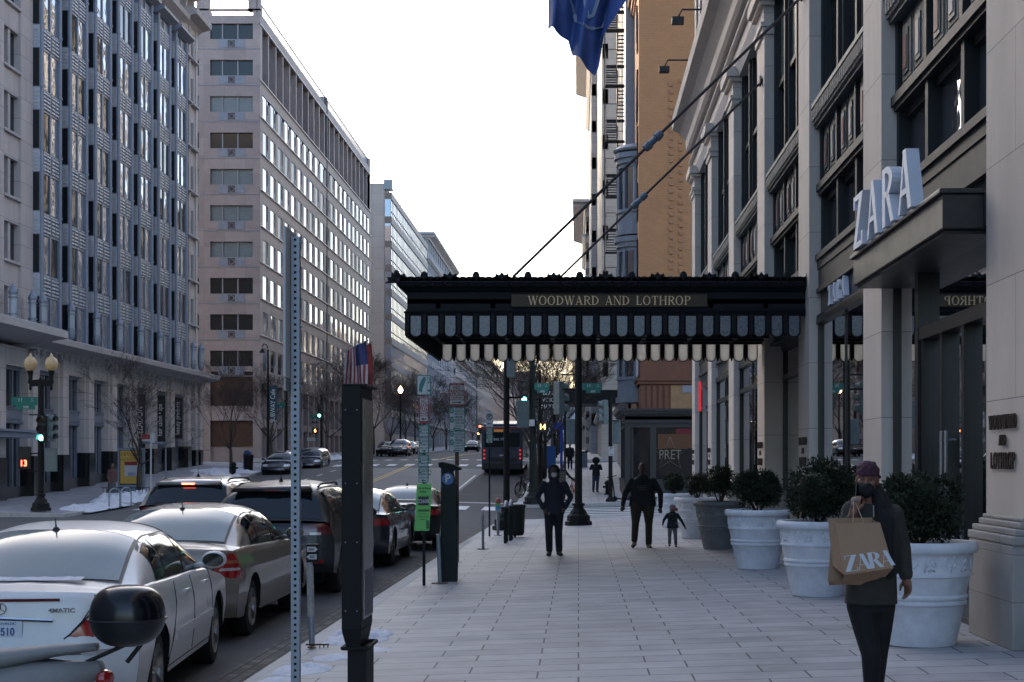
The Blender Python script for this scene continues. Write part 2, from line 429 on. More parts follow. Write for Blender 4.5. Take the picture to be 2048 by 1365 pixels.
# darker resurfaced lane on the right beyond the crossing
patch_m = mat("patched_asphalt", (.045,.045,.05), .85, noise_=.2, nscale=3, bump=.3, bscale=90)
sheet("road_patch", [-6.1,-4.5,KX-.02], strips(69.4, 103, 2), road_z, patch_m, .004)
conc = mat("concrete_road", (.16,.16,.165), .8, noise_=.15, nscale=.6, bump=.2, bscale=60)
sheet("road_patch", [-14,-12,-10,-8,-6.12], strips(69.4, 100, 2), road_z, conc, .004)
# lumps of old snow
snow_m = mat("snow", (.60,.62,.68), .8, noise_=.2, nscale=10, bump=.5, bscale=40, spec=.3)
def snow(cx, cy, lx, ly, h, seed, zf=walk_z, rot=0):
    mb = MB(); rnd = random.Random(seed)
    def fn(u, v):
        a = (u-.5)*2; b = (v-.5)*2
        x = cx+a*lx; y = cy+b*ly
        f = 3.2 if lx < .8 else 1.3
        n = noise.noise(Vector((x*f+seed, y*f, seed)))+.45*noise.noise(Vector((x*f*2.3, y*f*2.3, seed)))+.15*noise.noise(Vector((x*f*5, y*f*5, seed)))
        e = 1-(a*a+b*b)**1.0*1.05+.5*n
        return (x, y, zf(x, y)+max(-.02, h*min(1, e*.9)*(.5+.9*abs(n))) if e > 0 else zf(x, y)-.03)
    mb.grid(fn, 64, 64)
    setp(mb.build("snow_patch", snow_m, smooth=True, recalc=False), kind="structure")
for a_ in ((-2.3,15.6,.36,.6,.13,3),(-2.45,13.3,.26,.45,.07,6),(-2.3,14.1,.22,.3,.05,21),(-2.55,12.4,.2,.5,.05,9),(-2.0,14.6,.18,.2,.03,24)): snow(*a_)
snow(-21.3, 70, 1.1, 3.4, .42, 11); snow(-20.9, 64, 1.0, 3.0, .16, 12); snow(-21.6, 88, 1.4, 3.6, .45, 13); snow(-22.5, 95, 2.2, 2.5, .2, 14); snow(-20.8,78,.7,2,.25,15)
snow(-2.2, 67.3, .9, .8, .1, 16)
snow(-21.2,128,1,5,.3,17)
# ---------------------------------------------------------------- facades
class Fac:
    """a facade: u runs along it, d stands out from it"""
    def __init__(s, ox, oy, ux, uy, nx, ny): s.o = (ox, oy); s.u = (ux, uy); s.n = (nx, ny)
    def P(s, u, d, z): return (s.o[0]+u*s.u[0]+d*s.n[0], s.o[1]+u*s.u[1]+d*s.n[1], z)
    def box(s, mb, u0, u1, d0, d1, z0, z1):
        return mb.hexa([s.P(u0,d0,z0), s.P(u1,d0,z0), s.P(u1,d1,z0), s.P(u0,d1,z0), s.P(u0,d0,z1), s.P(u1,d0,z1), s.P(u1,d1,z1), s.P(u0,d1,z1)])
    def prof(s, mb, u0, u1, pr):
        """profile (d, z) swept along u"""
        n = len(pr)
        return mb.add([s.P(u0, d, z) for d, z in pr]+[s.P(u1, d, z) for d, z in pr],
            [tuple(range(n)), tuple(range(n, 2*n))[::-1]]+[(i, (i+1) % n, n+(i+1) % n, n+i) for i in range(n)])
    def quad(s, mb, u0, u1, d, z0, z1): return mb.quad(s.P(u0,d,z0), s.P(u1,d,z0), s.P(u1,d,z1), s.P(u0,d,z1))

glass = glassmat("window_glass", (.03,.035,.045), .02, .03)
glass_w = glassmat("wavy_glass", (.05,.055,.065), .02, .08, wscale=.9)
glass_m = glassmat("coated_glass", (.30,.34,.40), .04, .03, metal=.6, wscale=.4)
glass_mw = glassmat("coated_wavy_glass", (.34,.37,.42), .03, .05, metal=.7, wscale=.8)
glass_d = glassmat("dark_glass", (.012,.015,.018), .03, .02, spec=.35)
blind = mat("drawn_blind", (.12,.16,.18), .35, noise_=.2, nscale=2, stretch=(1,1,12), spec=.6)
lime_y = blockmat("limestone_street", (.46,.43,.42), "YZ", 1.25, .98, .022, var=.05, nvar=.12, streak=.35)
lime_x = blockmat("limestone_cross", (.46,.43,.42), "XZ", 1.25, .98, .022, var=.05, nvar=.12, streak=.35)
trim = mat("stone_trim", (.42,.40,.40), .75, noise_=.12, nscale=3, bump=.1)
bluem = mat("blue_metal", (.20,.235,.295), .42, .25, noise_=.12, nscale=3, spec=.6)
bluel = mat("pale_blue_metal", (.45,.48,.52), .45, .2, noise_=.12, nscale=5, spec=.6)
granite = mat("black_granite", (.012,.012,.014), .18, noise_=.4, nscale=40, spec=.6)
soffit = mat("soffit", (.09,.09,.095), .8, noise_=.1)

# ---- stone and metal office building with projecting bays (left, beyond the crossing)
b1 = empty("office_building", (-26, 62, 0), "stone office building with blue metal bay windows and black granite plinths behind the bare tree", "building")
F = Fac(-26, 0, 0, 1, 1, 0)
mb = MB()
mb.box(-60, -26.6, 61.5, 101.4, -1, 31.5)
F.box(mb, 97.4, 101.5, -.7, 0, 7.6, 31.2)
F.box(mb, 61.5, 70.6, -.7, -.25, 7.6, 31.2)
for u0, u1 in ((61.5,63.2),(65.0,67.3),(69.3,70.85)): F.box(mb, u0, u1, -.25, .12, 7.6, 31.2)
for u0, u1 in ((67.3,69.3),(63.2,65.0)):
    for k in range(9): F.box(mb, u0, u1, -.25, .02, 7.6+k*2.95+1.75+.35, 7.6+(k+1)*2.95+.35)
    F.box(mb, u0, u1, -.25, .02, 7.6, 7.95)
for u0, u1 in ((97.3,98.0),(99.3,99.7),(101.0,101.5)): F.box(mb, u0, u1, 0, .12, 7.6, 31.2)
for u0, u1 in ((98.0,99.3),(99.7,101.0)):
    for k in range(8): F.box(mb, u0, u1, 0, .05, 7.6+k*2.95+1.75+.35, 7.6+(k+1)*2.95+.35)
mb.box(-59, -26.9, 62, 101, 31.5, 36)
wall = mb.build("wall", lime_y, b1)
mb = MB()
F.prof(mb, 98, 101.9, [(-.6,30.7),(0,30.7),(.35,31.0),(.95,31.15),(1.0,31.5),(.8,31.6),(-.6,31.6)])
F.prof(mb, 85, 101.6, [(-.9,33.0),(0,33.0),(.9,33.3),(1.6,33.5),(1.65,33.9),(1.4,34.0),(-.9,34.0)])
F.prof(mb, 61.5, 98, [(-.6,30.4),(0,30.4),(.5,30.7),(.55,31.0),(-.6,31.0)])
for k in range(9): F.box(mb, 86+k*1.9, 86.4+k*1.9, -.9, -.1, 31.55, 33.05)
mb.build("roof_cornice", trim, b1)
mb = MB()    # lower cornice over the shops
F.prof(mb, 69.6, 102.2, [(-.5,7.0),(.45,7.0),(.5,7.1),(1.45,7.28),(1.5,7.55),(1.3,7.62),(-.5,7.62)])
F.prof(mb, 60.6, 69.4, [(-.5,7.2),(1.3,7.25),(2.3,7.42),(2.3,7.75),(2.1,7.82),(-.5,7.82)])
for k in range(40): F.box(mb, 70.2+k*.8, 70.32+k*.8, .5, .62, 6.72, 7.02)
mb.build("street_cornice", trim, b1)
for u0, u1, k0, k1, dd in ((67.3,69.3,0,9,-.2),(63.2,65.0,0,9,-.2),(98.0,99.3,0,8,.01),(99.7,101.0,0,8,.01)):
    for k in range(k0, k1):
        z0 = 7.6+k*2.95+.35
        m_ = MB(); F.box(m_, u0, u1, dd-.08, dd, z0, z0+1.75)
        m_.mat(1); uc = (u0+u1)/2
        F.box(m_, uc-.14, uc+.14, dd, dd+.16, z0, z0+1.75); F.box(m_, u0-.05, u1+.05, dd, dd+.36, z0-.12, z0-.004)
        m_.build("window", [glass_d, trim], b1)
rnd_b = random.Random(12)
for k in range(7):      # the bays
    y0 = 70.9+3.95*k; y1 = y0+2.7
    m_ = MB()
    F.box(m_, y0+.09, y1-.09, -.6, .38, 7.65, 28.9)
    for (a, b) in ((y0,y0+.2),(y1-.2,y1)): F.box(m_, a, b, -.55, .5, 7.62, 29.0)
    for a in (y0+.1, y1-.1): 
        m_.tube([F.P(a,.5,7.62), F.P(a,.5,29.0)], .085, 8)
        for j in range(8): m_.lathe([(.12,-.05),(.12,.05)], 8, F.P(a,.5,7.75+2.95*j))
    F.box(m_, y0+.02, y0+.1, -.5, -.38, 7.62, 29.0)
    yc = (y0+y1)/2
    F.box(m_, yc-.06, yc+.06, .38, .47, 7.65, 28.9)
    F.prof(m_, y0-.3, y1+.3, [(-.6,28.95),(.5,28.95),(.95,29.2),(.98,29.35),(-.6,29.45)])
    bay = m_.build("bay_window", bluem, b1)
    for j in range(7):
        g = MB(); pnl = MB()
        z0 = 7.75+2.95*j; 
        for a, b in ((y0+.22,yc-.07),(yc+.07,y1-.22)):
            g.mat(1 if rnd_b.random() < .3 else 0); F.box(g, a+.05, b-.05, .38, .41, z0, z0+1.8); g.mat(1)
            pnl.mat(1); F.box(pnl, a, b, .385, .42, z0+1.84, z0+2.9); pnl.mat(0)
            F.box(pnl, a, b, .385, .45, z0+1.84, z0+1.9); F.box(pnl, a, b, .385, .45, z0+2.83, z0+2.89)
            for q in range(5):
                zz = z0+1.97+q*.175
                F.box(pnl, a+.06, (a+b)/2-.04, .41, .5, zz, zz+.085); F.box(pnl, (a+b)/2+.04, b-.06, .41, .5, zz, zz+.085)
        # the narrow return, facing down the street
        g.box(-25.93, -25.6, y0-.012, y0+.03, z0, z0+1.8)
        pnl.box(-25.96, -25.57, y0-.03, y0+.02, z0+1.84, z0+2.9)
        for q in range(5): pnl.box(-25.9, -25.63, y0-.07, y0-.028, z0+1.98+q*.17, z0+2.05+q*.17)
        g.build("glazing", [glass_mw, glass_d], bay); pnl.build("spandrel_panel", [bluel, bluem], bay)
    # wall lantern at the foot of the bay
lant_g = mat("lantern_glass", (.35,.4,.45), .2, spec=.6); 
for y in [67.0, 69.4]+[70.75+3.95*k for k in range(7)]+[98.4,100.4]:
    m_ = MB(); c = (-25.35, y-.05, 7.9)
    m_.lathe([(.05,-.1),(.16,.0),(.2,.15),(.2,.22)], 8, c).lathe([(.2,1.3),(.22,1.35),(.22,1.45),(.12,1.6),(.03,1.8)], 8, c)
    for q in (.25,.4,1.15): m_.lathe([(.22,q),(.22,q+.05)], 8, c)
    m_.mat(1).lathe([(.17,.2),(.17,1.32)], 8, c)
    m_.build("wall_lantern", [bluem, lant_g], b1)
# the shop storeys
pl = MB(); pg = MB(); fr = MB()
pc = [66.5, 70.7]+[74.75+3.95*k for k in range(7)]
F.box(pl, 61.4, 102, -.9, -.5, -.8, 7.0)
F.box(pl, 61.4, 102, -.5, .1, 6.1, 7.0)
for i, c in enumerate(pc):
    for dx in ((-.42,.42),):
        pl_ = MB(); pg = MB(); F.box(pl_, c-.42, c+.42, -.5, .35, 1.9+G(c)*.6, 6.95); F.box(pl_, c-.62, c+.62, -.5, .18, 1.9+G(c)*.6, 6.6)
        F.box(pg, c-.46, c+.46, -.5, .39, -.6, 1.9+G(c)*.6); F.box(pg, c-.66, c+.66, -.5, .22, -.6, 1.9+G(c)*.6-.01); pl_.build("pier", lime_y, b1); pg.build("plinth", granite, b1)
for c in (100.2, 101.5):
    pl_ = MB(); pg = MB(); F.box(pl_, c-.3, c+.3, -.5, .38, 2.5, 6.95); F.box(pg, c-.34, c+.34, -.5, .42, 0, 2.5); pl_.build("pier", lime_y, b1); pg.build("plinth", granite, b1)
pl.build("shop_wall", lime_y, b1)
for a, b in zip(pc, pc[1:]):
    z0 = .5+G((a+b)/2)
    m_ = MB(); F.box(m_, a+.62, b-.62, -.42, -.36, z0, 6.1)
    m_.mat(1)
    F.box(m_, a+.62, b-.62, -.36, -.1, 3.3+z0*.3, 4.1+z0*.3)
    for q in (3.34, 3.5, 3.95, 4.04): F.box(m_, a+.62, b-.62, -.1, -.05, q+z0*.3, q+.05+z0*.3)
    for q in (0,.3,.7,1): 
        uu = a+.66+(b-a-1.32)*q; F.box(m_, uu-.06, uu+.06, -.36, -.2, z0, 6.1)
    F.box(m_, a+.62, b-.62, -.36, -.15, 5.95, 6.12)
    m_.mat(2); F.box(m_, a+.62, b-.62, -.5, .05, -.6, z0+.02)
    m_.build("shop_window", [glass_d, bluem, granite], b1)
m_ = MB(); m_.box(-27, -24.4, 61, 67.2, 2.75, 2.98); m_.box(-27, -24.3, 60.9, 67.3, 3.0, 3.1)
m_.build("entrance_canopy", bluem, b1)
# banners
bk = mat("banner_black", (.006,.008,.01), .6); wt = mat("lettering_white", (.75,.75,.75), .6)
for y, s_, lab, w_ in ((87.1,"CELADON","black vertical banner reading CELADON on the stone facade",1), (91.3,"hair salon • spa","black vertical banner reading hair salon and spa",.92), (95.3,"beauty products","black vertical banner reading beauty products",.9)):
    e = empty("banner", (-25.4, y, 5.9), lab, "banner")
    m_ = MB(); m_.box(-25.88, -25.26, y-.02, y+.02, 2.35+.1*(y-87), 5.65+.02*(y-87)); m_.build("cloth", bk, e)
    m_ = MB(); m_.tube([(-26.0,y,5.72+.02*(y-87)),(-25.2,y,5.72+.02*(y-87))], .03, 6); m_.tube([(-26.0,y,2.3+.1*(y-87)),(-25.2,y,2.3+.1*(y-87))], .03, 6); m_.build("bracket", bluem, e)
    text("lettering", s_, .50 if y < 90 else .40, (-25.57, y-.03, 4.0+.06*(y-87)), '-y', wt, e, width=.8, rot=R(90), depth=.01)

# ---- red granite office block with the long window facade
pink = (.28,.24,.235)
pk_x = blockmat("rose_granite_cross", pink, "XZ", 1.7, 1.485, .02, var=.10, nvar=.14, offset=0, jcol=(.2,.17,.17), rough=.6)
pk_y = blockmat("rose_granite_street", pink, "YZ", 1.48, 1.485, .02, var=.08, nvar=.12, offset=0, jcol=(.2,.17,.17), rough=.6)
bluest = mat("blue_stone", (.19,.22,.27), .5, noise_=.15, nscale=3)
ledge = mat("pale_skylit_ledge", (.55,.52,.52), .45, noise_=.1, nscale=3)  # light ledges, with the sky they catch put into the colour
b2 = empty("granite_office_block", (-26, 122, 1.8), "tall rose granite office block with rows of small windows, behind the perforated post", "building")
m_ = MB()
def zr(k): return 36.9-2.97*k      # centre height of window row k
m_.box(-60, -26.8, 122.8, 186.6, 0, 37.8)
X0 = -38.4
ENDS = [(-30.1,-26.6),(-34.5,-31.0),(-38.9,-35.4)]
for a, b in zip([-26.6]+[e[0] for e in ENDS], [-26.0]+[-31.0+0, -35.4, -38.9][0:0]+[-30.1,-34.5,-38.9][0:0]): pass
for (a, b) in ((-26.6,-26.0),(-31.0,-30.1),(-35.4,-34.5),(-60,-38.9)): m_.box(a, b, 122.0, 122.8, 1, 38.6)
for (a, b) in ENDS:
    for k in range(10): m_.box(a, b, 122.004, 122.8, zr(k+1)+.64 if k < 9 else 9.1, zr(k)-.64)
    m_.box(a, b, 122.004, 122.8, zr(0)+.64, 38.2)
    m_.box(a, b, 122.3, 122.8, 1, 3.0)
    m_.box(a, b, 122.004, 122.8, 5.1, 6.3)
m_.box(-60, -26.0, 122.0, 122.3, 38.6, 38.75)
for a, b in ((-27.0,-26.0),(-31.2,-30.2),(-60,-35)): m_.box(a, b, 122.0, 122.6, 38.6, 39.6)
m_.box(-60, -26.0, 121.98, 122.6, 39.6, 39.9)
m_.build("end_wall", pk_x, b2)
m_ = MB()
for k in range(10): m_.box(-60, -25.97, 121.96, 122.01, zr(k)-1.47, zr(k)-1.40)
m_.mat(1)
for (a, b) in ENDS:
    for k in range(10):
        m_.box((a+b)/2-1.05, (a+b)/2+1.05, 121.97, 122.006, zr(k)-1.33, zr(k)-.66)
m_.build("string_course", [bluest, bluest], b2)
frm = mat("window_frame_grey", (.22,.23,.25), .5)
ogr = mat("dark_grille", (.03,.03,.035), .5)
rnd = random.Random(4)
for gi, (a, b) in enumerate(ENDS[:2]):
    for k in range(10):
        z0, z1 = zr(k)-.63, zr(k)+.63
        g = MB(); cuts = [a+.03, a+.98, a+2.24, b-.03]
        for q in range(3):
            g.mat(0 if rnd.random() < .45 + .04*k else 2)
            if k in (4,5,6) : g.mat(2)
            if k in (7,8) : g.mat(0)
            g.box(cuts[q], cuts[q+1], 122.26, 122.3, z0, z1)
        g.mat(1)
        for q in (1,2): g.box(cuts[q]-.05, cuts[q]+.05, 122.15, 122.26, z0, z1)
        w_ = g.build("window", [glass_d, frm, blind], b2)
    for k in range(10):
        g = MB(); c = (a+b)/2; z = zr(k)-1.0
        for (x0,x1,za,zb) in ((c-.33,c-.28,z-.32,z+.32),(c+.28,c+.33,z-.32,z+.32),(c-.28,c+.28,z-.32,z-.27),(c-.28,c+.28,z+.27,z+.32)): g.box(x0,x1,121.93,121.965,za,zb)
        g.mat(1); g.box(c-.28, c+.28, 121.95, 121.966, z-.27, z+.27)
        g.mat(0)
        for t in range(2):
            for q in range(4):
                a0 = q*math.pi/2+t*math.pi/4; a1 = a0+math.pi/2
                g.tube([(c+.25*math.cos(a0),121.94-.006*t,z+.25*math.sin(a0)),(c+.25*math.cos(a1),121.94-.006*t,z+.25*math.sin(a1))], .014, 4)
        g.build("grille", [frm, ogr], b2)
plank = mat("boarded_wood", (.06,.032,.022), .8, noise_=.4, nscale=3, stretch=(1,1,9))
m_ = MB()
for a, b in ENDS[:2]: m_.box(a+.05, b-.05, 122.2, 122.28, 6.3, 9.1); m_.box(a+.05, b-.05, 122.22, 122.3, 3.0, 5.1)
m_.build("boarded_opening", plank, b2)
# street front, facing the road: 21 bays, eight rows and the loggia
F2 = Fac(-26, 122, 0, 1, 1, 0)
P2 = 64.4/21; NB = 21
m_ = MB()
F2.box(m_, 64.0, 64.6, -.8, 0, 1, 39.6)
for i in range(NB+1):
    u = .1+i*P2
    F2.box(m_, max(.8,u-.02), min(64.0,u+.95), -.8, -.004, 8.6, 31.6)
for k in range(2, 10):
    F2.box(m_, .8, 64.0, -.8, .0, zr(k)+.97, zr(k)+1.93)
    for i in range(NB): F2.box(m_, .1+i*P2+.95, .1+(i+1)*P2-.02, -.8, -.10, zr(k)-1.12, zr(k)-1.005)
F2.box(m_, .8, 64.0, -.8, .0, 8.2, zr(9)-.88)
F2.box(m_, .8, 64.0, -.8, 0, 37.4, 38.4)
for i in range(NB+1):
    u = .1+i*P2
    F2.box(m_, max(.8,u-.0), min(64,u+.35), -.8, -.002, 31.9, 37.4)      # loggia fins
for i in range(0, NB+1, 1):
    u = .1+i*P2; F2.box(m_, max(.8,u), min(64,u+.7), -.8, -.01, 1, 8.2)
F2.box(m_, .8, 64.0, -.8, -.1, 4.6, 5.2)
m_.build("street_wall", pk_y, b2)
m_ = MB()
for k in range(2, 10): F2.prof(m_, 0, 64.6, [(-.1,zr(k)+1.9),(.12,zr(k)+1.9),(.12,zr(k)+1.98),(-.1,zr(k)+2.0)])
F2.prof(m_, 0, 64.6, [(-.1,37.4),(.1,37.42),(.1,37.52),(-.1,37.56)])
m_.build("ledge", ledge, b2)
m_ = MB(); F2.box(m_, 32.1, 32.7, -.75, .03, 1, 39.4); m_.build("expansion_joint", soffit, b2)
m_ = MB(); F2.box(m_, .8, 64, -.75, -.7, 1, 37.4); m_.mat(1)
for i in range(NB):
    F2.box(m_, .1+i*P2+.35, .1+(i+1)*P2, -.69, -.66, 34.5, 34.9)
m_.build("back_wall", [glass_d, pk_y], b2)
m_ = MB()
for q in range(130): F2.box(m_, q*.5, q*.5+.06, -.3, -.24, 38.4, 39.5)
F2.box(m_, 0, 64.6, -.32, -.22, 39.5, 39.6); m_.build("roof_railing", frm, b2)
rest = MB(); cnt = 0
whiteish = mat("bright_reveal", (.5,.5,.52), .5)
for i in range(NB):
    for k in range(2, 10):
        u0, u1 = .1+i*P2+.97, .1+(i+1)*P2-.04
        z0, z1 = zr(k)-.98, zr(k)+.95
        g = MB() if cnt < 80 else rest
        t_ = rnd.random(); g.mat(0 if t_ < .66 else (2 if t_ < .86 else 3)); F2.box(g, u0, u1-.52, -.10, -.05, z0, z1); F2.box(g, u1-.5, u1, -.10, -.06, z0+.75, z1)
        g.mat(1); F2.box(g, u1-.53, u1-.47, -.10, -.01, z0-.1, z1); F2.box(g, u1-.47, u1, -.10, -.03, z0, z0+.72)
        if cnt < 80: g.build("window", [glass_m, frm, glass_d, blind], b2)
        cnt += 1
o = rest.build("window", [glass_m, frm, glass_d, blind], b2); o["kind"] = "stuff"

# ---- beige block with ribbon windows, further on
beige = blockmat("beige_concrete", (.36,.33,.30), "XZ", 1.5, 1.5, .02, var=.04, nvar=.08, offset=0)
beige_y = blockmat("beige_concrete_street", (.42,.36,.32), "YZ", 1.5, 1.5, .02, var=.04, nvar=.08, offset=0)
b3 = empty("office_slab", (-26, 207, 3), "beige concrete office slab with bright ribbon windows beyond the granite block", "building")
F3 = Fac(-25.9, 207, 0, 1, 1, 0)
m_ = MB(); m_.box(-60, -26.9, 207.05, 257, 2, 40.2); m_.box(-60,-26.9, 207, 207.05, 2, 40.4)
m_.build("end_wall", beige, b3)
m_ = MB(); gb = MB()
for k in range(11):
    z = 38.2-3.35*k
    F3.box(m_, 0, 50, -1.0, 0, z, z+.95)
    m_2 = MB(); F3.box(m_2, .02, 50, -.95, -.12, z-2.4, z); m_2.mat(1)
    for q in range(34): F3.box(m_2, q*1.5+.3, q*1.5+.38, -.12, -.06, z-2.4, z)
    F3.box(m_2, 0, 50, -.13, -.05, z-1.7, z-1.6)
    if z-2.4 > 3: m_2.build("ribbon_window", [glass_m, frm], b3)
m_.build("spandrel", beige_y, b3)
m_ = MB(); m_.box(-27, -25.8, 206.95, 209, 39.6, 40.9); m_.build("corner_lantern", glass, b3)
# ---- classical grey building
grey_y = blockmat("grey_limestone", (.33,.33,.35), "YZ", 1.4, .6, .02, var=.08, nvar=.12)
def classical(name, X, nx, y0, y1, z0, z1, floors, lab, m_wall, m_trim, base=0, crown=1.2, wp=3.4, top=None, glassm=None, cat="building", grp=None, end=True):
    e = empty(name, (X, y0, z0), lab, cat, grp)
    F = Fac(X, 0, 0, 1, nx, 0); m_ = MB()
    n = max(1, int((y1-y0)/wp)); p = (y1-y0)/n; fh = (z1-z0-4)/floors
    F.box(m_, y0+.01, y1-.01, -14, -.5, z0, z1)
    F.box(m_, y0, y1, -.5, 0, z1-1.2, z1)
    for i in range(n+1):
        F.box(m_, max(y0, y0+i*p-.75), min(y1, y0+i*p+.75), -.5, 0, z0, z1-1.2)
    for k in range(floors+1):
        za = z0+4+fh*k; F.box(m_, y0, y1, -.5, -.06, za-.55, za+.65) if za+.65 < z1-1.2 else None
    m_.build("wall", m_wall, e)
    t = MB()
    F.prof(t, y0-.3, y1+.3, [(-.5,z1-1.2),(.15,z1-1.2),(.25,z1-.9),(crown,z1-.45),(crown+.05,z1-.1),(-.5,z1+.05)])
    F.prof(t, y0, y1, [(-.1,z1-fh-1.3),(.1,z1-fh-1.3),(.45,z1-fh-1.0),(.45,z1-fh-.8),(-.1,z1-fh-.75)])
    F.prof(t, y0, y1, [(-.1,z0+3.9),(.1,z0+3.9),(.4,z0+4.1),(.4,z0+4.3),(-.1,z0+4.35)])
    if end:
        # the end that faces down the street gets its own cornice return and windows
        s_ = 1 if nx > 0 else -1
        xs = sorted((X+s_*crown, X-s_*14))
        t.box(xs[0], xs[1], y0-crown, y0, z1-.45, z1-.1); t.box(xs[0]+.01, xs[1]-.01, y0-crown*.5, y0, z1-.9, z1-.45)
    t.build("cornice", m_trim, e)
    g = MB()
    for i in range(n):
        for k in range(floors):
            za = z0+4+fh*k+.65; zb = z0+4+fh*(k+1)-.55
            if zb > z1-1.2: zb = z1-1.2
            F.box(g, y0+i*p+.75, y0+(i+1)*p-.75, -.48, -.36, za, zb)
            g.mat(1); F.box(g, y0+i*p+p/2-.06, y0+i*p+p/2+.06, -.36, -.3, za, zb); F.box(g, y0+i*p+.75, y0+(i+1)*p-.75, -.36, -.3, (za+zb)/2-.05, (za+zb)/2+.05); g.mat(0)
    F.box(g, y0+.5, y1-.5, -.49, -.4, z0, z0+3.4)
    o = g.build("window", [glassm or glass, frm], e); o["kind"] = "stuff" if n*floors > 100 else "thing"
    if o["kind"] == "thing": del o["kind"]
    return e
e = classical("classical_building", -26, 1, 258, 312, 4, 41.5, 9, "grey classical stone building with a heavy roof cornice past the beige slab", grey_y, trim)
m_ = MB(); m_.box(-34,-29,262,268,41.5,43.6); m_.box(-31.2,-31.1,262,262.1,43.6,50); m_.build("roof_plant", grey_y, e)
classical("office_building", -26, 1, 316, 380, 5, 24, 5, "lower grey office building at the far left end of the street", grey_y, trim)
classical("office_building", -26, 1, 384, 520, 7, 31, 6, "distant pale office building at the far end of the street, left side", beige_y, trim)
classical("office_building", -17, 1, 528, 700, 10, 34, 6, "most distant hazy building closing the street on the left", grey_y, trim)
e = classical("treasury_building", -60, 1, 760, 761, 12, 32, 4, "pale building closing the far end of the street behind the bus", grey_y, trim, end=False)
m_ = MB(); m_.box(-60, 60, 760, 780, 10, 33); m_.box(-61,61,759,781,33,34.5)
for q in range(24): m_.box(-58+q*5, -56.6+q*5, 758.6, 760, 14, 32.9)
m_.build("colonnade", grey_y, e)
# ---- near left corner, out of frame; it is what the shop glass on the right mirrors
b0 = empty("corner_office_building", (-26, 0, 0), "plain stone office building on the near left corner, mirrored in the shop glass", "building")
F0 = Fac(-26, 0, 0, 1, 1, 0); m_ = MB(); g = MB()
m_.box(-60, -26.6, -60, 42, -1, 31)
for i in range(26):
    u = -60+i*4; F0.box(m_, u, u+1.9, -.6, 0, -1, 31)
for k in range(9): F0.box(m_, -60, 42, -.6, -.01, 3.6+k*3.2, 5.2+k*3.2)
m_.build("wall", lime_y, b0); F0.box(g, -59.9, 41.9, -.55, -.3, 0, 30.6); g.build("glazing", glass, b0)
# ---------------------------------------------------------------- department store on the right
st_c = (.56,.50,.44)
store = empty("department_store", (3.95, 13, 0), "limestone department store with dark iron window bays along the right pavement", "building")
stone_y = blockmat("store_limestone", st_c, "YZ", 3.0, 1.12, .010, var=.06, nvar=.14, jcol=(.22,.2,.18), rough=.75, streak=.3)
stone_x = blockmat("store_limestone_end", st_c, "XZ", 3.0, 1.12, .010, var=.06, nvar=.14, jcol=(.22,.2,.18), rough=.75, streak=.3)
iron = mat("dark_iron", (.010,.013,.016), .55, .0, noise_=.3, nscale=8, spec=.5)
verd = mat("green_grey_iron", (.055,.075,.085), .5, .1, noise_=.3, nscale=6)
orn = mat("worn_ornament", (.20,.19,.17), .7, noise_=.35, nscale=25, bump=.5, bscale=60)
redp = mat("maroon_panel", (.13,.045,.04), .55, noise_=.15, nscale=9); greyp = mat("putty_panel", (.27,.26,.26), .5, noise_=.1)
shopg = glassmat("shop_glass", (.012,.016,.018), .015, .006, spec=1.0, wscale=.5)
FR = Fac(BX, 0, 0, 1, -1, 0)
PC = [1.2, 7.5, 13.85, 20.1, 26.2, 32.35, 38.65, 45.0, 51.3]        # pier centres
PW = .62
for i, c in enumerate(PC):
    m_ = MB()
    z0 = -.2
    FR.box(m_, c-PW, c+PW, -.55, 0, 1.15 if i != 99 else 0, 10.75)
    pb = MB()
    FR.prof(m_, c-PW-.0, c+PW+.0, [(-.55,1.15),(.0,1.15),(0,1.16),(-.55,1.16)])
    for a, (d, za, zb) in enumerate(((.05,10.75,10.9),(.09,10.9,11.0),(.02,11.0,11.35),(.12,11.35,11.45),(.2,11.45,11.7))):
        FR.box(m_, c-PW-d, c+PW+d, -.56-.001*a, d, za, zb)
    pier = m_.build("pier", stone_y, store, bevel=.012)
    pb = MB()
    FR.box(pb, c-PW-.12, c+PW+.12, -.6, .14, -.5, .92)
    for a, (d, za, zb) in enumerate(((.145,.92,1.0),(.11,1.0,1.06),(.06,1.06,1.12),(.03,1.12,1.16))): FR.box(pb, c-PW-d, c+PW+d, -.6+.001*a, d, za, zb)
    pb.build("pier_base", blockmat("pier_base_stone", (.33,.31,.29), "YZ", 3, .42, .006, var=.05, nvar=.2) , pier, bevel=.015)
# entablature, cornice, upper storeys
m_ = MB()
FR.box(m_, -8, 52.2, -.5, -.02, 11.72, 12.5)
FR.prof(m_, -8, 52.4, [(-.5,12.5),(.1,12.5),(.18,12.6),(.2,12.9),(.4,13.2),(.66,13.32),(.7,13.6),(.55,13.75),(-.5,14.0)])
FR.prof(m_, -8, 52.3, [(-.5,12.02),(.04,12.02),(.1,12.08),(.1,12.14),(-.5,12.2)])
m_.build("entablature", mat("pale_stone", (.42,.38,.35), .7, noise_=.12, nscale=2.5, bump=.1), store)
m_ = MB()
for c0, c1 in zip(PC, PC[1:]):
    # arched head pieces over the tall windows
    a, b = c0+PW+.2, c1-PW-.2
    FR.prof(m_, a, b, [(-.45,11.45),(-.12,11.45),(-.02,11.72),(-.45,11.72)])
m_.build("window_head", trim, store)
up = MB()
brick_up = blockmat("grey_brick", (.38,.34,.32), "YZ", .22, .075, .01, var=.15, nvar=.1)
FR.box(up, -8, 52.0, -12, -1.0, 14, 40)
for i in range(38):
    u = -7.6+i*1.6; FR.box(up, u, u+.75, -1.0, -.12, 14.0, 30)
for k in range(5): FR.box(up, -8, 52.0, -1.0, -.2, 14+k*3.6, 14.9+k*3.6)
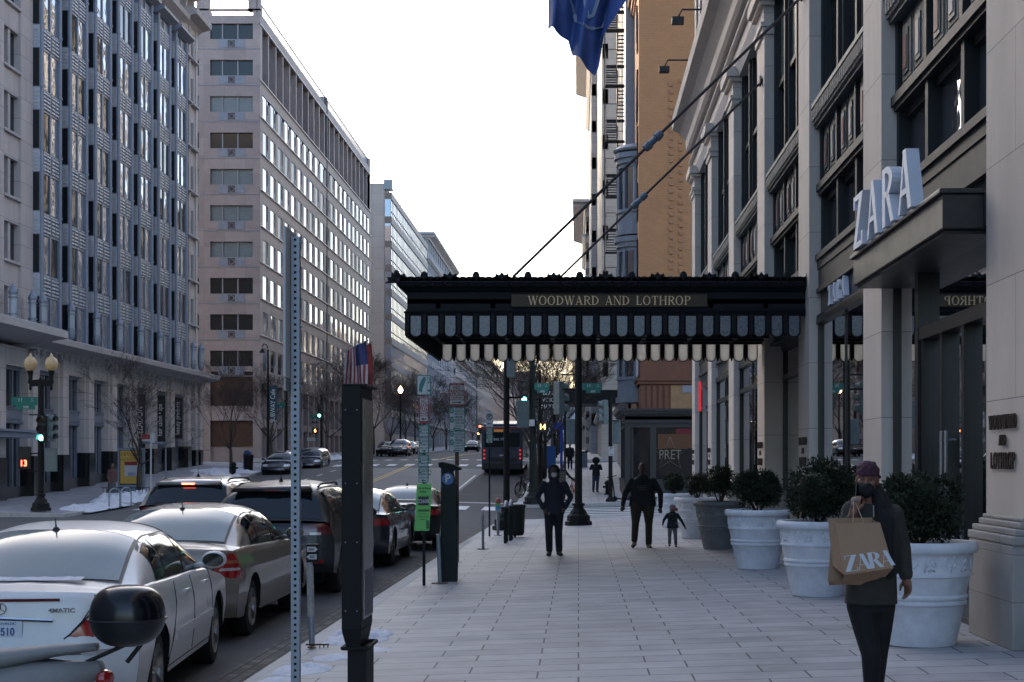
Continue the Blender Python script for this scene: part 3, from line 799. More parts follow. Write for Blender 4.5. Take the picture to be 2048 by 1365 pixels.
up.build("upper_wall", brick_up, store)
m_ = MB(); FR.box(m_, -8, 52, -.9, -.7, 14, 30); m_.build("upper_glazing", glass, store)
m_ = MB(); m_.box(BX+.5, 16, 51.95, 52.0, -1, 14); m_.box(BX+.45,16,-8,0,-1,14); m_.build("end_wall", stone_x, store)
RB = .42          # glazing recess
for i, (c0, c1) in enumerate(zip(PC, PC[1:])):
    a, b = c0+PW, c1-PW; w = b-a
    f = MB()
    fr_ = [a+w*t for t in (0, 1/3, 2/3, 1)]
    FR.box(f, a, b, -.5, -.14, 4.95, 5.1); FR.box(f, a, b, -.5, -.10, 5.1, 5.2)
    FR.box(f, a, b, -.5, -.12, 6.28, 6.4); FR.box(f, a, b, -.5, -.16, 6.22, 6.28)
    FR.box(f, a, b, -.5, -.13, 4.12, 4.17); FR.box(f, a, b, -.5, -.12, 4.55, 4.62); FR.box(f, a, b, -.5, -.16, 4.62, 4.95)
    for t, uu in enumerate(fr_):
        for z0, z1, d in ((5.2,6.22,-.2),(6.4,7.38,-.18),(7.8,11.45,-.2)):
            u0, u1 = (uu, uu+.14) if t == 0 else ((uu-.14, uu) if t == 3 else (uu-.07, uu+.07))
            FR.box(f, u0, u1, -.5, d, z0, z1)
    FR.box(f, a, b, -.5, -.15, 7.74, 7.8)
    for q in range(3):   # sashes
        FR.box(f, fr_[q]+.12, fr_[q+1]-.12, -.45, -.28, 9.55, 9.65)
        FR.box(f, fr_[q]+.1, fr_[q]+.2, -.45, -.26, 7.8, 11.45); FR.box(f, fr_[q+1]-.2, fr_[q+1]-.1, -.45, -.26, 7.8, 11.45)
        FR.box(f, fr_[q]+.1, fr_[q+1]-.1, -.45, -.3, 5.2, 5.3); FR.box(f, fr_[q]+.1, fr_[q+1]-.1, -.45, -.3, 6.12, 6.22)
    frame = f.build("bay_frame", iron, store)
    o_ = MB()
    FR.box(o_, a, b, -.5, -.06, 7.42, 7.72); o_.mat(1); FR.box(o_, a, b, -.5, -.02, 7.68, 7.75); FR.box(o_, a, b, -.5, -.1, 7.36, 7.43)
    o_.mat(0)
    n = int(w/.16)
    for q in range(n):
        u = a+.05+q*(w-.1)/n
        o_.lathe([(.055,0),(.05,.015),(.02,.03)], 6, FR.P(u+.07,-.06,7.55), 'x') if False else FR.box(o_, u+.02, u+.11, -.1, -.025, 7.46, 7.65)
    o_.build("ornament_band", [orn, verd], frame)
    pn = MB()
    FR.box(pn, a+.14, b-.14, -.5, -.3, 6.4, 7.36)
    for q in range(3):
        ua, ub = fr_[q]+.12, fr_[q+1]-.12; um = (ua+ub)/2
        for h, (p0, p1) in enumerate(((ua+.06, um-.03),(um+.03, ub-.06))):
            pn.mat(0); FR.box(pn, p0, p1, -.3, -.24, 6.46, 7.34)
            pn.mat(3); FR.box(pn, p0+.08, p1-.08, -.25, -.22, 6.54, 7.26)
            pn.mat(0); FR.box(pn, p0+.17, p1-.17, -.23, -.2, 6.6, 7.16)
            pn.mat(1 if h == 0 else 2); FR.box(pn, p0+.22, p1-.22, -.21, -.19, 6.66, 7.08)
    pn.build("spandrel_panel", [verd, greyp, redp, orn if i < 3 else iron], frame)
    g = MB()
    FR.box(g, a, b, -.5, -.36, 5.15, 6.25); g.build("transom_glazing", glass_w, frame)
    g = MB(); FR.box(g, a, b, -.5, -.36, 7.78, 11.5); g.mat(1)
    rnd = random.Random(i)
    for q in range(3):
        if rnd.random() < .5: FR.box(g, fr_[q]+.22, fr_[q+1]-.22, -.37, -.33, 9.66, 11.4)
    g.build("tall_window", [glass_d, mat("grey_blind", (.10,.12,.12), .25, spec=.8)], frame)
# shop fronts: real rooms behind clear glass
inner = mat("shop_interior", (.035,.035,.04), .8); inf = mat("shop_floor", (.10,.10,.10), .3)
clear = bpy.data.materials.new("clear_glass"); clear.use_nodes = True
_N = clear.node_tree.nodes; _L = clear.node_tree.links
_N.remove(_N["Principled BSDF"]); _gl = _N.new("ShaderNodeBsdfGlossy"); _gl.inputs["Roughness"].default_value = .01
_tr = _N.new("ShaderNodeBsdfTransparent"); _tr.inputs[0].default_value = (.55,.62,.62,1); _fs = _N.new("ShaderNodeFresnel"); _fs.inputs[0].default_value = 1.75
_mx = _N.new("ShaderNodeMixShader"); _L.new(_fs.outputs[0], _mx.inputs[0]); _L.new(_tr.outputs[0], _mx.inputs[1]); _L.new(_gl.outputs[0], _mx.inputs[2])
_L.new(_mx.outputs[0], _N["Material Output"].inputs[0])
lamp_w = mat("strip_light", (.9,.9,.85), .5, emit=(1,.95,.85), estr=2.5)
lamp_r = mat("red_sign_light", (.7,.02,.03), .4, emit=(1,.03,.05), estr=.1)
for i, (c0, c1) in enumerate(zip(PC, PC[1:])):
    a, b = c0+PW, c1-PW
    f = MB()
    FR.box(f, a, b, -.45, -.06, -.3, .34)
    f.build("stall_riser", granite, store)
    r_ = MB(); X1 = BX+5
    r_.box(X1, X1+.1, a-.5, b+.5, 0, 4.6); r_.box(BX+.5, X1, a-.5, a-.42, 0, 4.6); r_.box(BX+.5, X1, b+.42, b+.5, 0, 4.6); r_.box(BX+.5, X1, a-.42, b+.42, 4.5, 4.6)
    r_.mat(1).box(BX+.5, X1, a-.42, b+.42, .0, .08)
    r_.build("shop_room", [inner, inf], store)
    f = MB(); cuts = (0, .03, .5, .97, 1) if i not in (2,) else (0,.03,.97,1)
    dg_ = -.44 if i == 4 else -.20
    FR.box(f, a, a+.07, -.5, dg_+.05, .3, 4.12); FR.box(f, b-.07, b, -.5, dg_+.05, .3, 4.12)
    FR.box(f, a, b, -.5, dg_+.08, 4.02, 4.12)
    if i != 2: FR.box(f, (a+b)/2-.02, (a+b)/2+.02, dg_-.03, dg_+.02, .4, 4.02)
    if i in (4,5,6,7): FR.box(f, a, b, -.5, dg_+.06, 3.4, 3.5); FR.box(f, a+.9, a+1.05, -.5, dg_+.04, .3, 4.02)
    shopf = f.build("shop_front", mat("bronze_frame", (.03,.027,.025), .4, .4), store)
    g = MB(); FR.quad(g, a+.05, b-.05, dg_, .35, 4.08); g.build("shop_pane", clear, shopf, recalc=False)
    f = MB(); FR.box(f, a, b, -.5, -.2, 4.17, 4.55); f.build("sign_band", mat("sign_band_dark", (.03,.03,.035), .4), store)
# canopy of the clothes shop
bronze = mat("canopy_bronze", (.045,.043,.042), .38, .5, noise_=.15, nscale=4)
can = empty("shop_canopy", (3.6, 16.9, 3.95), "dark bronze shop canopy carrying large white ZARA letters between the two nearest stone piers", "canopy")
m_ = MB()
m_.box(3.56, 4.5, 14.6, 19.35, 3.94, 4.28)
m_.box(3.52, 4.5, 14.56, 19.39, 4.28, 4.33)
m_.box(3.60, 4.45, 14.68, 19.3, 3.90, 3.94)
m_.box(3.95, 4.45, 14.5, 14.56, 3.96, 4.3)
m_.build("canopy_box", bronze, can, bevel=.01)
zl = mat("white_sign_letter", (.62,.66,.74), .4, noise_=.06, nscale=8)
# letters: Z is farthest, the last A nearest; they read from the street
for ch, y, lab in (("Z",18.6,0),("A",17.7,0),("R",16.85,0),("A",15.95,0)):
    serif_text("letter", ch, .66, (3.62, y, 4.335+.33), '-x', zl, can, depth=.14, thick=.2, thin=.10, serif=.0, width=1.2)
small = empty("shop_sign", (3.9, 23, 4.2), "small white ZARA letters on the dark band above the second shop window", "sign")
for k, ch in enumerate("ZARA"): serif_text("letter", ch, .31, (4.13, 24.15-.42*k, 4.36), '-x', zl, small, depth=.08, thick=.2, thin=.10, serif=0)
# the entrance under the canopy: glass doors in black frames
dr = empty("shop_entrance", (4.35, 16.5, 0), "glass shop entrance doors with black frames and long steel handles under the ZARA canopy", "door")
m_ = MB()
for y in (14.8, 15.75, 16.7, 17.6): m_.box(4.05, 4.17, y-.05, y+.05, .05, 3.1)
m_.box(4.03, 4.18, 14.48, 17.7, 3.1, 3.25); m_.box(3.98,4.17,14.48,17.7,-.1,.05); m_.box(4.02,4.18,17.7,17.86,-.1,3.95)
m_.build("frame", mat("black_frame", (.008,.008,.01), .35), dr)
m_ = MB()
for y in (16.15, 16.35): m_.tube([(3.97,y,.75),(3.97,y,2.0)], .02, 8); m_.tube([(3.97,y,.85),(4.08,y,.85)], .012, 6); m_.tube([(3.97,y,1.9),(4.08,y,1.9)], .012, 6)
m_.build("handle", mat("steel", (.5,.5,.5), .25, 1), dr)
# lit things in the shops
e = empty("strip_lamp", (6.5, 17, 3.2), "glowing angled strip light inside the glass shop entrance", "lamp")
m_ = MB(); m_.box(6.0, 6.03, 19.0, 19.04, 2.35, 3.35); m_.box(5.9, 6.7, 19.0, 19.04, 3.5, 3.54); m_.build("tube", lamp_w, e)
e = empty("strip_lamp", (4.6, 43.3, 2.2), "tall white strip light inside the shop window beyond the marquee", "lamp")
m_ = MB(); m_.box(4.42, 4.46, 41.6, 41.72, 1.9, 3.9); m_.build("tube", lamp_w, e)
e = empty("blade_sign", (3.7, 49.0, 3.3), "bright red vertical sign on the last shop window before the corner", "sign")
m_ = MB(); m_.box(3.86, 3.94, 47.9, 48.0, 3.3, 4.25); m_.build("panel", lamp_r, e); m_ = MB(); m_.box(3.98,4.3,47.92,47.98,3.3,4.1); m_.build("poster", mat("grey_poster",(.3,.3,.3),.6), e)
e = empty("strip_lamp", (4.3, 36, 2.2), "small glowing red strip inside the window past the entrance", "lamp")
m_ = MB(); m_.box(4.38, 4.42, 33.8, 33.9, 1.6, 2.0); m_.build("tube", lamp_r, e)
# bronze lettering on the piers
lm = mat("bronze_letter", (.06,.04,.028), .45, .5)
for k, c, lab in ((2,13.85,"bronze WOODWARD AND LOTHROP lettering on the nearest stone pier"),(4,26.2,"bronze store name lettering on the pier where the marquee ends"),(5,32.35,"bronze store name lettering on the pier behind the marquee entrance"),(7,45.0,"bronze store name lettering on the last pier but one"),(8,51.3,"bronze store name lettering on the far corner pier")):
    e = empty("lettering_sign", (BX-.03, c, 1.6), lab, "lettering", "store name in bronze on the stone piers")
    for s_, z, h in (("WOODWARD",2.03,.135),("AND",1.86,.10),("LOTHROP",1.67,.155)):
        serif_text("word", s_, h, (BX-.012, c, z), '-x', lm, e, depth=.014, thick=.17, thin=.08, serif=.06, width=.78)
# wall floodlights on brackets high up
for i_, (y, z) in enumerate(((36,12.2),(44,13.7),(51,12.6))):
    e = empty("floodlight", (BX-.6, y, 13.9), ["black floodlight on a bracket above the cornice, nearest one","black floodlight on a bracket above the cornice, middle one","black floodlight on a bracket beside the orange brick tower, lowest one"][i_], "floodlight", "floodlights above the store cornice")
    m_ = MB(); m_.tube([(3.9,y,14.6+i_*.4),(3.05,y,14.6+i_*.4),(2.95,y,14.4+i_*.4)], .03, 6); m_.box(2.75,3.1,y-.15,y+.15,14.18+i_*.4,14.36+i_*.4); m_.build("arm", iron, e)
# ---------------------------------------------------------------- marquee
mq = empty("entrance_marquee", (3.9, 29, 3.8), "black cast iron entrance marquee with scalloped glass panes and a bronze name plate", "marquee")
MX0, MX1, MY0, MY1 = -2.98, 3.9, 26.0, 32.2
miron = mat("marquee_iron", (.006,.007,.010), .6, 0, noise_=.3, nscale=10, spec=.25)
m_ = MB()
# three faces: front, back, street side; profile (out, z)
pr = [(0,3.72),(.0,4.24),(.06,4.27),(.05,4.32),(.02,4.36),(.02,4.62),(.07,4.66),(.1,4.7),(.2,4.78),(.22,4.86),(.1,4.88),(-.1,4.88),(-.1,3.72)]
pr = [(d, z) for d, z in pr if z > 4.2 or d < 0]
pr = [(-.1,4.2),(.0,4.2),(.03,4.22),(.06,4.27),(.02,4.3),(.0,4.34),(.0,4.62),(.06,4.64),(.09,4.67),(.16,4.71),(.17,4.77),(-.1,4.78)]
def ring(m_, pr):
    P = []
    for d, z in pr: P.append([(MX1+.1, MY0-d, z), (MX0-d, MY0-d, z), (MX0-d, MY1+d, z), (MX1+.1, MY1+d, z)])
    n = len(P)
    for i in range(n):
        j = (i+1) % n
        for s in range(3): m_.quad(P[i][s], P[i][s+1], P[j][s+1], P[j][s])
ring(m_, pr)
m_.box(MX0, MX1+.3, MY0, MY1, 4.42, 4.5)
for k in range(6): m_.box(MX0, MX1, MY0+.9+k*.9, MY0+.98+k*.9, 4.2, 4.42)
for k in range(7): m_.box(MX0+.5+k*.95, MX0+.58+k*.95, MY0, MY1, 4.22, 4.419)
body = m_.build("fascia", miron, mq)
# crest of small palmettes along the top
m_ = MB()
def crest(x, y, dx, dy, big):
    h = .17 if big else .115; w = .2 if big else .12
    pts = []
    for q in range(13):
        a = math.pi*q/12; r = 1+.14*math.cos(q*math.pi*2)*(-1)**q if big else 1
        pts.append((math.cos(a)*w*r, math.sin(a)*h*r))
    n = len(pts)
    vs = [(x+p[0]*dx-.03*dy, y+p[0]*dy-.03*dx, 4.76+p[1]) for p in pts]+[(x+p[0]*dx+.03*dy, y+p[0]*dy+.03*dx, 4.76+p[1]) for p in pts]
    m_.add(vs, [tuple(range(n)), tuple(range(n,2*n))]+[(i,(i+1)%n,n+(i+1)%n,n+i) for i in range(n)])
Ls = MX1-MX0+.3
for yy in (MY0-.14, MY1+.14):
    n = 64
    for q in range(n+1):
        x = MX0-.14+Ls*q/n
        crest(x, yy, 1, 0, q % 8 == 0)
        if q % 8 == 4: m_.ball((x,yy,4.87),.07,.04,.10,8,6)
        if q % 2: m_.tube([(x-.05,yy-.03,4.72),(x,yy-.05,4.79),(x+.05,yy-.03,4.72)],.018,5)
    m_.tube([(MX0-.16,yy,4.77),(MX1,yy,4.77)], .045, 6)
for q in range(52): crest(MX0-.14, MY0-.14+(MY1-MY0+.28)*q/51, 0, 1, q % 8 == 4)
m_.ball((MX0-.17,MY0-.17,4.87),.06,.06,.12,8,6)
m_.build("crest", miron, body)
mg = mat("scallop_glass", (.09,.105,.135), .25, noise_=.12, nscale=20, spec=.6, trans=0)
mgt = mat("frosted_glass", (.75,.75,.72), .35, trans=.0, noise_=.1, nscale=120)
# translucent frosted panes let the sky through
_p = mgt.node_tree.nodes["Principled BSDF"]; _tl = mgt.node_tree.nodes.new("ShaderNodeBsdfTranslucent"); _tl.inputs[0].default_value = (.8,.79,.75,1)
_m2 = mgt.node_tree.nodes.new("ShaderNodeMixShader"); _m2.inputs[0].default_value = .8
mgt.node_tree.links.new(_p.outputs[0], _m2.inputs[1]); mgt.node_tree.links.new(_tl.outputs[0], _m2.inputs[2]); mgt.node_tree.links.new(_m2.outputs[0], mgt.node_tree.nodes["Material Output"].inputs[0])
def scallop(P, w, z1, z0, s=1.0):
    """outline of a pane w wide, rounded at the foot"""
    r = w/2; pts = [(-r, z1), (r, z1), (r, z0+r*.9)]
    for q in range(1, 8):
        a = math.pi*q/8; pts.append((r*math.cos(a), z0+r*.9-r*.9*math.sin(a)))
    pts.append((-r, z0+r*.9)); return pts
def panes(mbf, face_pt, n, L, gm):
    st = L/n
    for q in range(n):
        c = (q+.5)*st
        pts = scallop(None, .205, 4.23, 3.84)
        g = MB(); g.add([face_pt(c+p[0], .0, p[1]) for p in pts]+[face_pt(c+p[0], -.012, p[1]) for p in pts], [tuple(range(len(pts))), tuple(range(len(pts),2*len(pts)))[::-1]]+[(i,(i+1)%len(pts),len(pts)+(i+1)%len(pts),len(pts)+i) for i in range(len(pts))])
        g.build("scallop_pane", gm, body)
        for i in range(1, len(pts)):
            p, p2 = pts[i], pts[(i+1) % len(pts)]
            if i == len(pts)-1: break
            mbf.tube([face_pt(c+p[0], .005, p[1]), face_pt(c+p2[0], .005, p2[1])], .014, 5, cap=False)
        mbf.tube([face_pt(c-.1025,.005,4.23), face_pt(c-.1025,.005,3.93)], .014, 5, cap=False)
        a, b = face_pt(c-st/2-.02, -.02, 3.9), face_pt(c-st/2+.02, .02, 4.25)
        mbf.box(min(a[0],b[0])-.012, max(a[0],b[0])+.012, min(a[1],b[1])-.012, max(a[1],b[1])+.012, 3.9, 4.25)
        mbf.ball(face_pt(c-st/2,0,3.88), .024, .024, .04, 6, 4)
m_ = MB()
panes(m_, lambda u, d, z: (MX0+u, MY0-.01-d, z), 23, MX1-MX0, mg)
m_.build("scallop_frame", miron, body); m_ = MB()
panes(m_, lambda u, d, z: (MX0+u, MY1+.01+d, z), 23, MX1-MX0, mgt)
m_.build("scallop_frame", miron, body)
m_ = MB()
n = 20; st = (MY1-MY0)/n
for q in range(n):
    c = MY0+(q+.5)*st; pts = scallop(None, .205, 4.23, 3.84)
    m_.mat(0); m_.add([(MX0-.01, c+p[0], p[1]) for p in pts]+[(MX0-.022, c+p[0], p[1]) for p in pts], [tuple(range(len(pts))), tuple(range(len(pts),2*len(pts)))[::-1]]+[(i,(i+1)%len(pts),len(pts)+(i+1)%len(pts),len(pts)+i) for i in range(len(pts))])
    m_.mat(1)
    for i in range(1, len(pts)-1): m_.tube([(MX0-.02,c+pts[i][0],pts[i][1]),(MX0-.02,c+pts[i+1][0],pts[i+1][1])], .014, 5, cap=False)
    m_.box(MX0-.04, MX0+.02, c-st/2-.03, c-st/2+.03, 3.86, 4.24)
m_.build("side_scallops", [mg, miron], body)
gold = mat("gilt_letter", (.80,.58,.32), .6, .0); plate = mat("name_plate", (.055,.035,.02), .5, .3, noise_=.15)
m_ = MB(); m_.box(-1.17, 2.24, MY0-.05, MY0-.0, 4.36, 4.58); m_.build("name_plate", plate, body, bevel=.006)
words = "WOODWARD AND LOTHROP"; tw = {}
cw = lambda s: (sum(glyph(c)[1]+.06 for c in s)-.06)*.155*.93
tot = sum(cw(s) for s in words.split())+2*.105; x = .535-tot/2
for s in words.split():
    serif_text("name_lettering", s, .155, (x+cw(s)/2, MY0-.052, 4.47), '-y', gold, body, depth=.012, thick=.15, thin=.055, serif=.045, width=.93); x += cw(s)+.105
# four tie rods with turnbuckles
for lab, y, xw, zw, xl, zl_, tx in (("tie rod of the marquee from the pier at its front edge",26.15,BX-.0,9.85,-1.15,4.9,.405),("tie rod of the marquee from the second pier at its back edge",32.1,BX-.0,9.85,-1.15,4.9,.405)):
    e = empty("tie_rod", (xw, y, zw), lab, "tie rod", "rods holding the marquee")
    A = Vector((xw, y, zw)); B = Vector((xl, y, zl_)); m_ = MB()
    m_.tube([A, B], .028, 6); m_.lathe([(.0,0),(.12,0),(.12,.03),(.05,.06)], 10, (xw-.06,y,zw), 'x', cap=False); m_.build("rod", mat("rusty_rod", (.04,.03,.028), .6, noise_=.3, nscale=6), e)
    m_ = MB(); D = (B-A).normalized(); T = A+(B-A)*tx*1.28
    m_.tube([T-D*.22, T-D*.2, T-D*.08, T-D*.07, T+D*.07, T+D*.08, T+D*.2, T+D*.22], [.03,.07,.085,.06,.06,.085,.07,.03], 10); m_.build("turnbuckle", mat("blue_grey_paint", (.10,.14,.19), .5), e)
# recessed main entrance under the marquee
ge = mat("green_neon", (.0,.5,.3), .5, emit=(.05,.9,.6), estr=.35)
e = empty("building_entrance", (4.6, 29.3, 0), "dark recessed building entrance under the marquee with a small green sign", "door")
m_ = MB(); m_.box(4.5,4.6,26.9,31.7,2.9,3.05); m_.box(4.5,4.6,26.9,27.1,0,4.2); m_.box(4.5,4.6,31.5,31.7,0,4.2); m_.box(4.5,4.58,29.2,29.35,0,2.9); m_.build("frame", iron, e)
m_ = MB(); m_.box(4.44,4.48,27.8,28.8,2.96,3.0); m_.build("neon_sign", ge, e)
m_ = MB(); m_.tube([(4.42,29.6,.9),(4.42,29.6,1.2)],.02,6); m_.tube([(4.42,29.0,.9),(4.42,29.0,1.2)],.02,6); m_.build("handle", mat("brass_handle",(.5,.4,.2),.3,1), e)

# ---------------------------------------------------------------- orange brick tower, its shop and the far right row
orange = (.44,.235,.115)
or_x = blockmat("orange_brick", orange, "XZ", .24, .085, .008, var=.04, nvar=.08, rough=.8, jcol=(.3,.14,.07))
or_y = blockmat("orange_brick_side", orange, "YZ", .24, .085, .012, var=.10, nvar=.08, rough=.8, jcol=(.3,.14,.07))
tc = mat("orange_terracotta", (.38,.205,.115), .7, noise_=.15, nscale=6)
brown = mat("brown_stone", (.17,.075,.045), .7, noise_=.15, nscale=3, bump=.1)
TY = 70.5
tw_ = empty("brick_tower", (2.85, TY, 0), "tall orange brick tower with a brown stone base, beyond the side street", "building")
m_ = MB(); m_.box(2.85, 16, TY, TY+12, 9.3, 24.3); m_.box(2.8,16,TY-.02,TY+12,25.2,40); m_.build("wall", or_x, tw_)
m_ = MB()
for d, z0, z1 in ((.25,9.0,9.15),(.16,9.15,9.4),(.1,9.4,9.5)): m_.box(2.85-d, 16, TY-d, TY+12, z0, z1)
for d, z0, z1 in ((.1,24.25,24.4),(.2,24.4,24.75),(.34,24.75,24.95),(.28,24.95,25.2)): m_.box(2.85-d, 16, TY-d, TY+12, z0, z1)
for q in range(26):
    m_.box(2.85+q*.22, 2.97+q*.22, TY-.22, TY-.159, 9.2, 9.36); m_.box(2.85+q*.22, 2.97+q*.22, TY-.3, TY-.199, 24.5, 24.7)
for q in range(30):
    z = 9.7+q*.36
    if z < 19.6:
        m_.box(4.28-.0,4.46,TY-.07,TY,z,z+.2); m_.box(4.75,4.9,TY-.07,TY,z+.18,z+.36)
m_.build("terracotta_band", tc, tw_)
# rounded grey bays on the street side
gb_ = mat("bay_grey_paint", (.20,.23,.27), .5, noise_=.1, nscale=4)
m_ = MB(); gl_ = MB()
byc = TY+3.2
for k in range(4):
    z = 4.6+k*4.1 if k < 3 else 20.5
    if k == 3: break
    bay_p = [(2.3,0)]
    for (r, za, zb) in ((1.12,z,z+.25),(1.02,z+.25,z+1.1),(1.1,z+1.1,z+1.25),(.98,z+3.3,z+3.5),(1.1,z+3.5,z+3.75),(1.2,z+3.75,z+4.0)):
        m_.lathe([(r,za),(r,zb)], 20, (2.95, byc, 0))
    for q in range(20):
        a = 2*math.pi*(q+.5)/20
        if q % 2 == 0: m_.tube([(2.95+.98*math.cos(a),byc+.98*math.sin(a),z+1.2),(2.95+.98*math.cos(a),byc+.98*math.sin(a),z+3.35)], .1, 4)
    g3 = MB(); g3.lathe([(.92,z+1.2),(.92,z+3.35)], 20, (2.95, byc, 0)); g3.build("bay_glazing", glass, tw_)
m_.lathe([(1.2,16.9),(1.25,17.0),(1.0,17.2),(.1,17.4)],20,(2.95,byc,0))
m_.box(2.4,2.85,TY+5.5,TY+7.5,17,36)
bw = m_.build("bay_window", gb_, tw_)
m_ = MB(); m_.box(2.78,2.852,TY+1.2,TY+1.9,22,23.6); m_.box(2.78,2.852,TY+1.2,TY+1.9,18,19.8)
for k in range(5): m_.box(2.78,2.852,TY+.7,TY+1.3,10.5+k*2.7,12.3+k*2.7)
m_.build("window", glass_d, tw_)
# brown base with cornice
m_ = MB(); F5 = Fac(2.85, 0, 0, 1, -1, 0)
m_.box(2.9, 16, TY-.1, TY+12, 0, 7.2)
for d, z0, z1 in ((.1,7.2,7.35),(.3,7.35,7.5),(.55,7.5,7.7),(.75,7.7,7.95),(.85,7.95,8.2),(.4,8.2,8.6),(.15,8.6,9.0)): m_.box(2.85-d, 16, TY-.1-d, TY+12, z0, z1)
for d, z0, z1 in ((.12,5.35,5.5),(.2,5.5,5.6)): m_.box(2.9-d,16,TY-.1-d,TY+12,z0,z1)
for q in range(5): m_.box(2.92+q*.28,3.1+q*.28,TY-.16,TY-.1,4.2,5.3)
m_.build("stone_base", brown, tw_, bevel=.02)
m_ = MB(); m_.box(4.35,8,TY-.14,TY-.1,4.15,5.3); m_.build("boarding", mat("plywood",(.33,.2,.1),.8,noise_=.2,nscale=3), tw_)
m_ = MB(); m_.box(4.9,8,TY-.17,TY-.141,4.95,5.3); m_.build("grey_board", mat("grey_board",(.25,.27,.32),.7), tw_)
m_ = MB()
for k, y in enumerate((TY+.7, TY+1.7)): m_.prism([(y-.3,5.8),(y+.3,5.8),(y+.22,6.9),(y,7.1),(y-.22,6.9)], 'x', 2.78, 2.84)
m_.build("white_sign_board", mat("white_board",(.6,.62,.68),.6), tw_)
# glazed corner pavilion (the cafe)
paint_g = mat("pavilion_paint", (.035,.037,.038), .5, noise_=.15, nscale=6)
PY = 67.6
pav = empty("cafe_pavilion", (2.0, PY, 0), "dark grey glazed cafe pavilion on the far corner with a star outline in its window", "building")
m_ = MB()
m_.box(2.05, 12, PY, TY-.2, 3.6, 3.75)
for d, z0, z1 in ((.0,3.25,3.45),(.06,3.45,3.5),(.0,3.5,3.8),(.1,3.8,3.88),(.2,3.88,4.0),(.28,4.0,4.1)): m_.box(2.1-d, 12, PY-d, PY+.3, z0, z1); m_.box(2.1-d, 2.35, PY+.3, TY+6, z0, z1-.002)
m_.box(2.1,12,PY,PY+.25,-.1,.85); m_.box(2.1,2.3,PY+.25,TY+6,-.1,.848)
m_.box(2.07,12,PY-.03,PY,.8,.9); m_.box(2.07,2.1,PY,TY+6,.8,.9)
for x in (2.1,3.25,7.2,9.9): m_.box(x,x+.26,PY+.004,PY+.2,.85,3.25)
for x in (2.1,): m_.box(x+.3,x+.38,PY+.05,PY+.15,.85,3.25)
for y in (PY+1.6,PY+3.2,PY+4.8,PY+6.4): m_.box(2.104,2.28,y,y+.12,.85,3.25)
m_.box(2.3,12,TY-.4,TY-.2,-.1,3.6)
pf = m_.build("frame", paint_g, pav)
m_ = MB(); m_.box(2.3,12,PY+.12,PY+.14,.85,3.25); m_.box(2.2,2.22,PY+.2,TY+6,.85,3.25); m_.build("glazing", glass_d, pav)
m_ = MB(); m_.box(3.6,5.2,PY+.07,PY+.11,2.3,2.95); m_.build("warm_poster", mat("warm_poster",(.12,.05,.02),.6), pav)
m_ = MB(); m_.box(4.4,5.2,PY+.06,PY+.1,2.96,3.2); m_.build("red_poster", mat("red_poster",(.15,.01,.02),.6), pav)
neon = mat("star_outline", (.25,.22,.16), .5)
sx, sz = 4.15, 2.05
e = empty("window_sign", (sx, PY-.02, sz), "thin outline of a star with the letters PRET in the cafe pavilion window", "sign")
m_ = MB(); pts = []
for q in range(10):
    a = math.pi/2+q*math.pi/5; r = .78 if q % 2 == 0 else .32; pts.append((sx+r*math.cos(a)*1.05, PY+.06, sz+r*math.sin(a)))
m_.tube(pts+[pts[0]], .012, 4); m_.build("star", neon, e)
text("word", "PRET", .62, (sx, PY+.05, sz-.05), '-y', neon, e, depth=.01, width=.75)
# pale stone blocks beyond, with a fire escape
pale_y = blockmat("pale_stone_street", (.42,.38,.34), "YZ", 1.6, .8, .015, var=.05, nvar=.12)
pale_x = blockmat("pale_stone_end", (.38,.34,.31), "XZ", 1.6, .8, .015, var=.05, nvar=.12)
e = classical("stone_office_building", 2.7, -1, 83, 106, 1, 46, 11, "pale stone office building behind the fire escape on the right", pale_y, trim, end=False, wp=3.0)
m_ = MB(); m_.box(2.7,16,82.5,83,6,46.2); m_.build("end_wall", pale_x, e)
teal = mat("teal_glazing", (.05,.16,.19), .15, spec=.8)
m_ = MB(); m_.box(2.55,2.75,82.7,84.5,9,42); m_.build("teal_window_strip", teal, e)
e = classical("stone_office_building", 1.9, -1, 121, 150, 1.5, 46, 11, "tall pale stone office building, second beyond the far crossing on the right", pale_y, trim, wp=2.9, end=False)
classical("stone_office_building", 1.3, -1, 152, 182, 2, 47, 11, "slender grey stone building with stepped cornices farther down on the right", grey_y, trim, crown=1.6)
classical("stone_office_building", .9, -1, 184, 215, 3, 34, 8, "ornate pale building with a jutting cornice, far right row", pale_y, trim, crown=1.6)
classical("stone_office_building", .6, -1, 217, 300, 3, 27, 6, "low pale building at the far right of the street", pale_y, trim, crown=1.4)
classical("stone_office_building", .6, -1, 304, 420, 5, 30, 6, "distant grey building at the far right end of the street", grey_y, trim)
classical("stone_office_building", -1, -1, 430, 640, 8, 36, 6, "most distant building closing the street on the right", beige_y, trim)
# lower stone arcade storeys of the right row near the canopy
e = empty("street_canopy", (1.0, 100, 4), "long black flat entrance canopy across the pavement beyond the signals", "canopy")
m_ = MB(); m_.box(-1.0, 2.8, 86, 87.2, 5.05, 5.85); m_.box(-.9,2.8,86.2,92,5.1,5.2); m_.build("roof", iron, e)
m_ = MB(); m_.box(-.85,-.75,86.3,86.4,.8,5.05); m_.box(-.85,-.75,91,91.1,1.0,5.05); m_.build("post", iron, e)
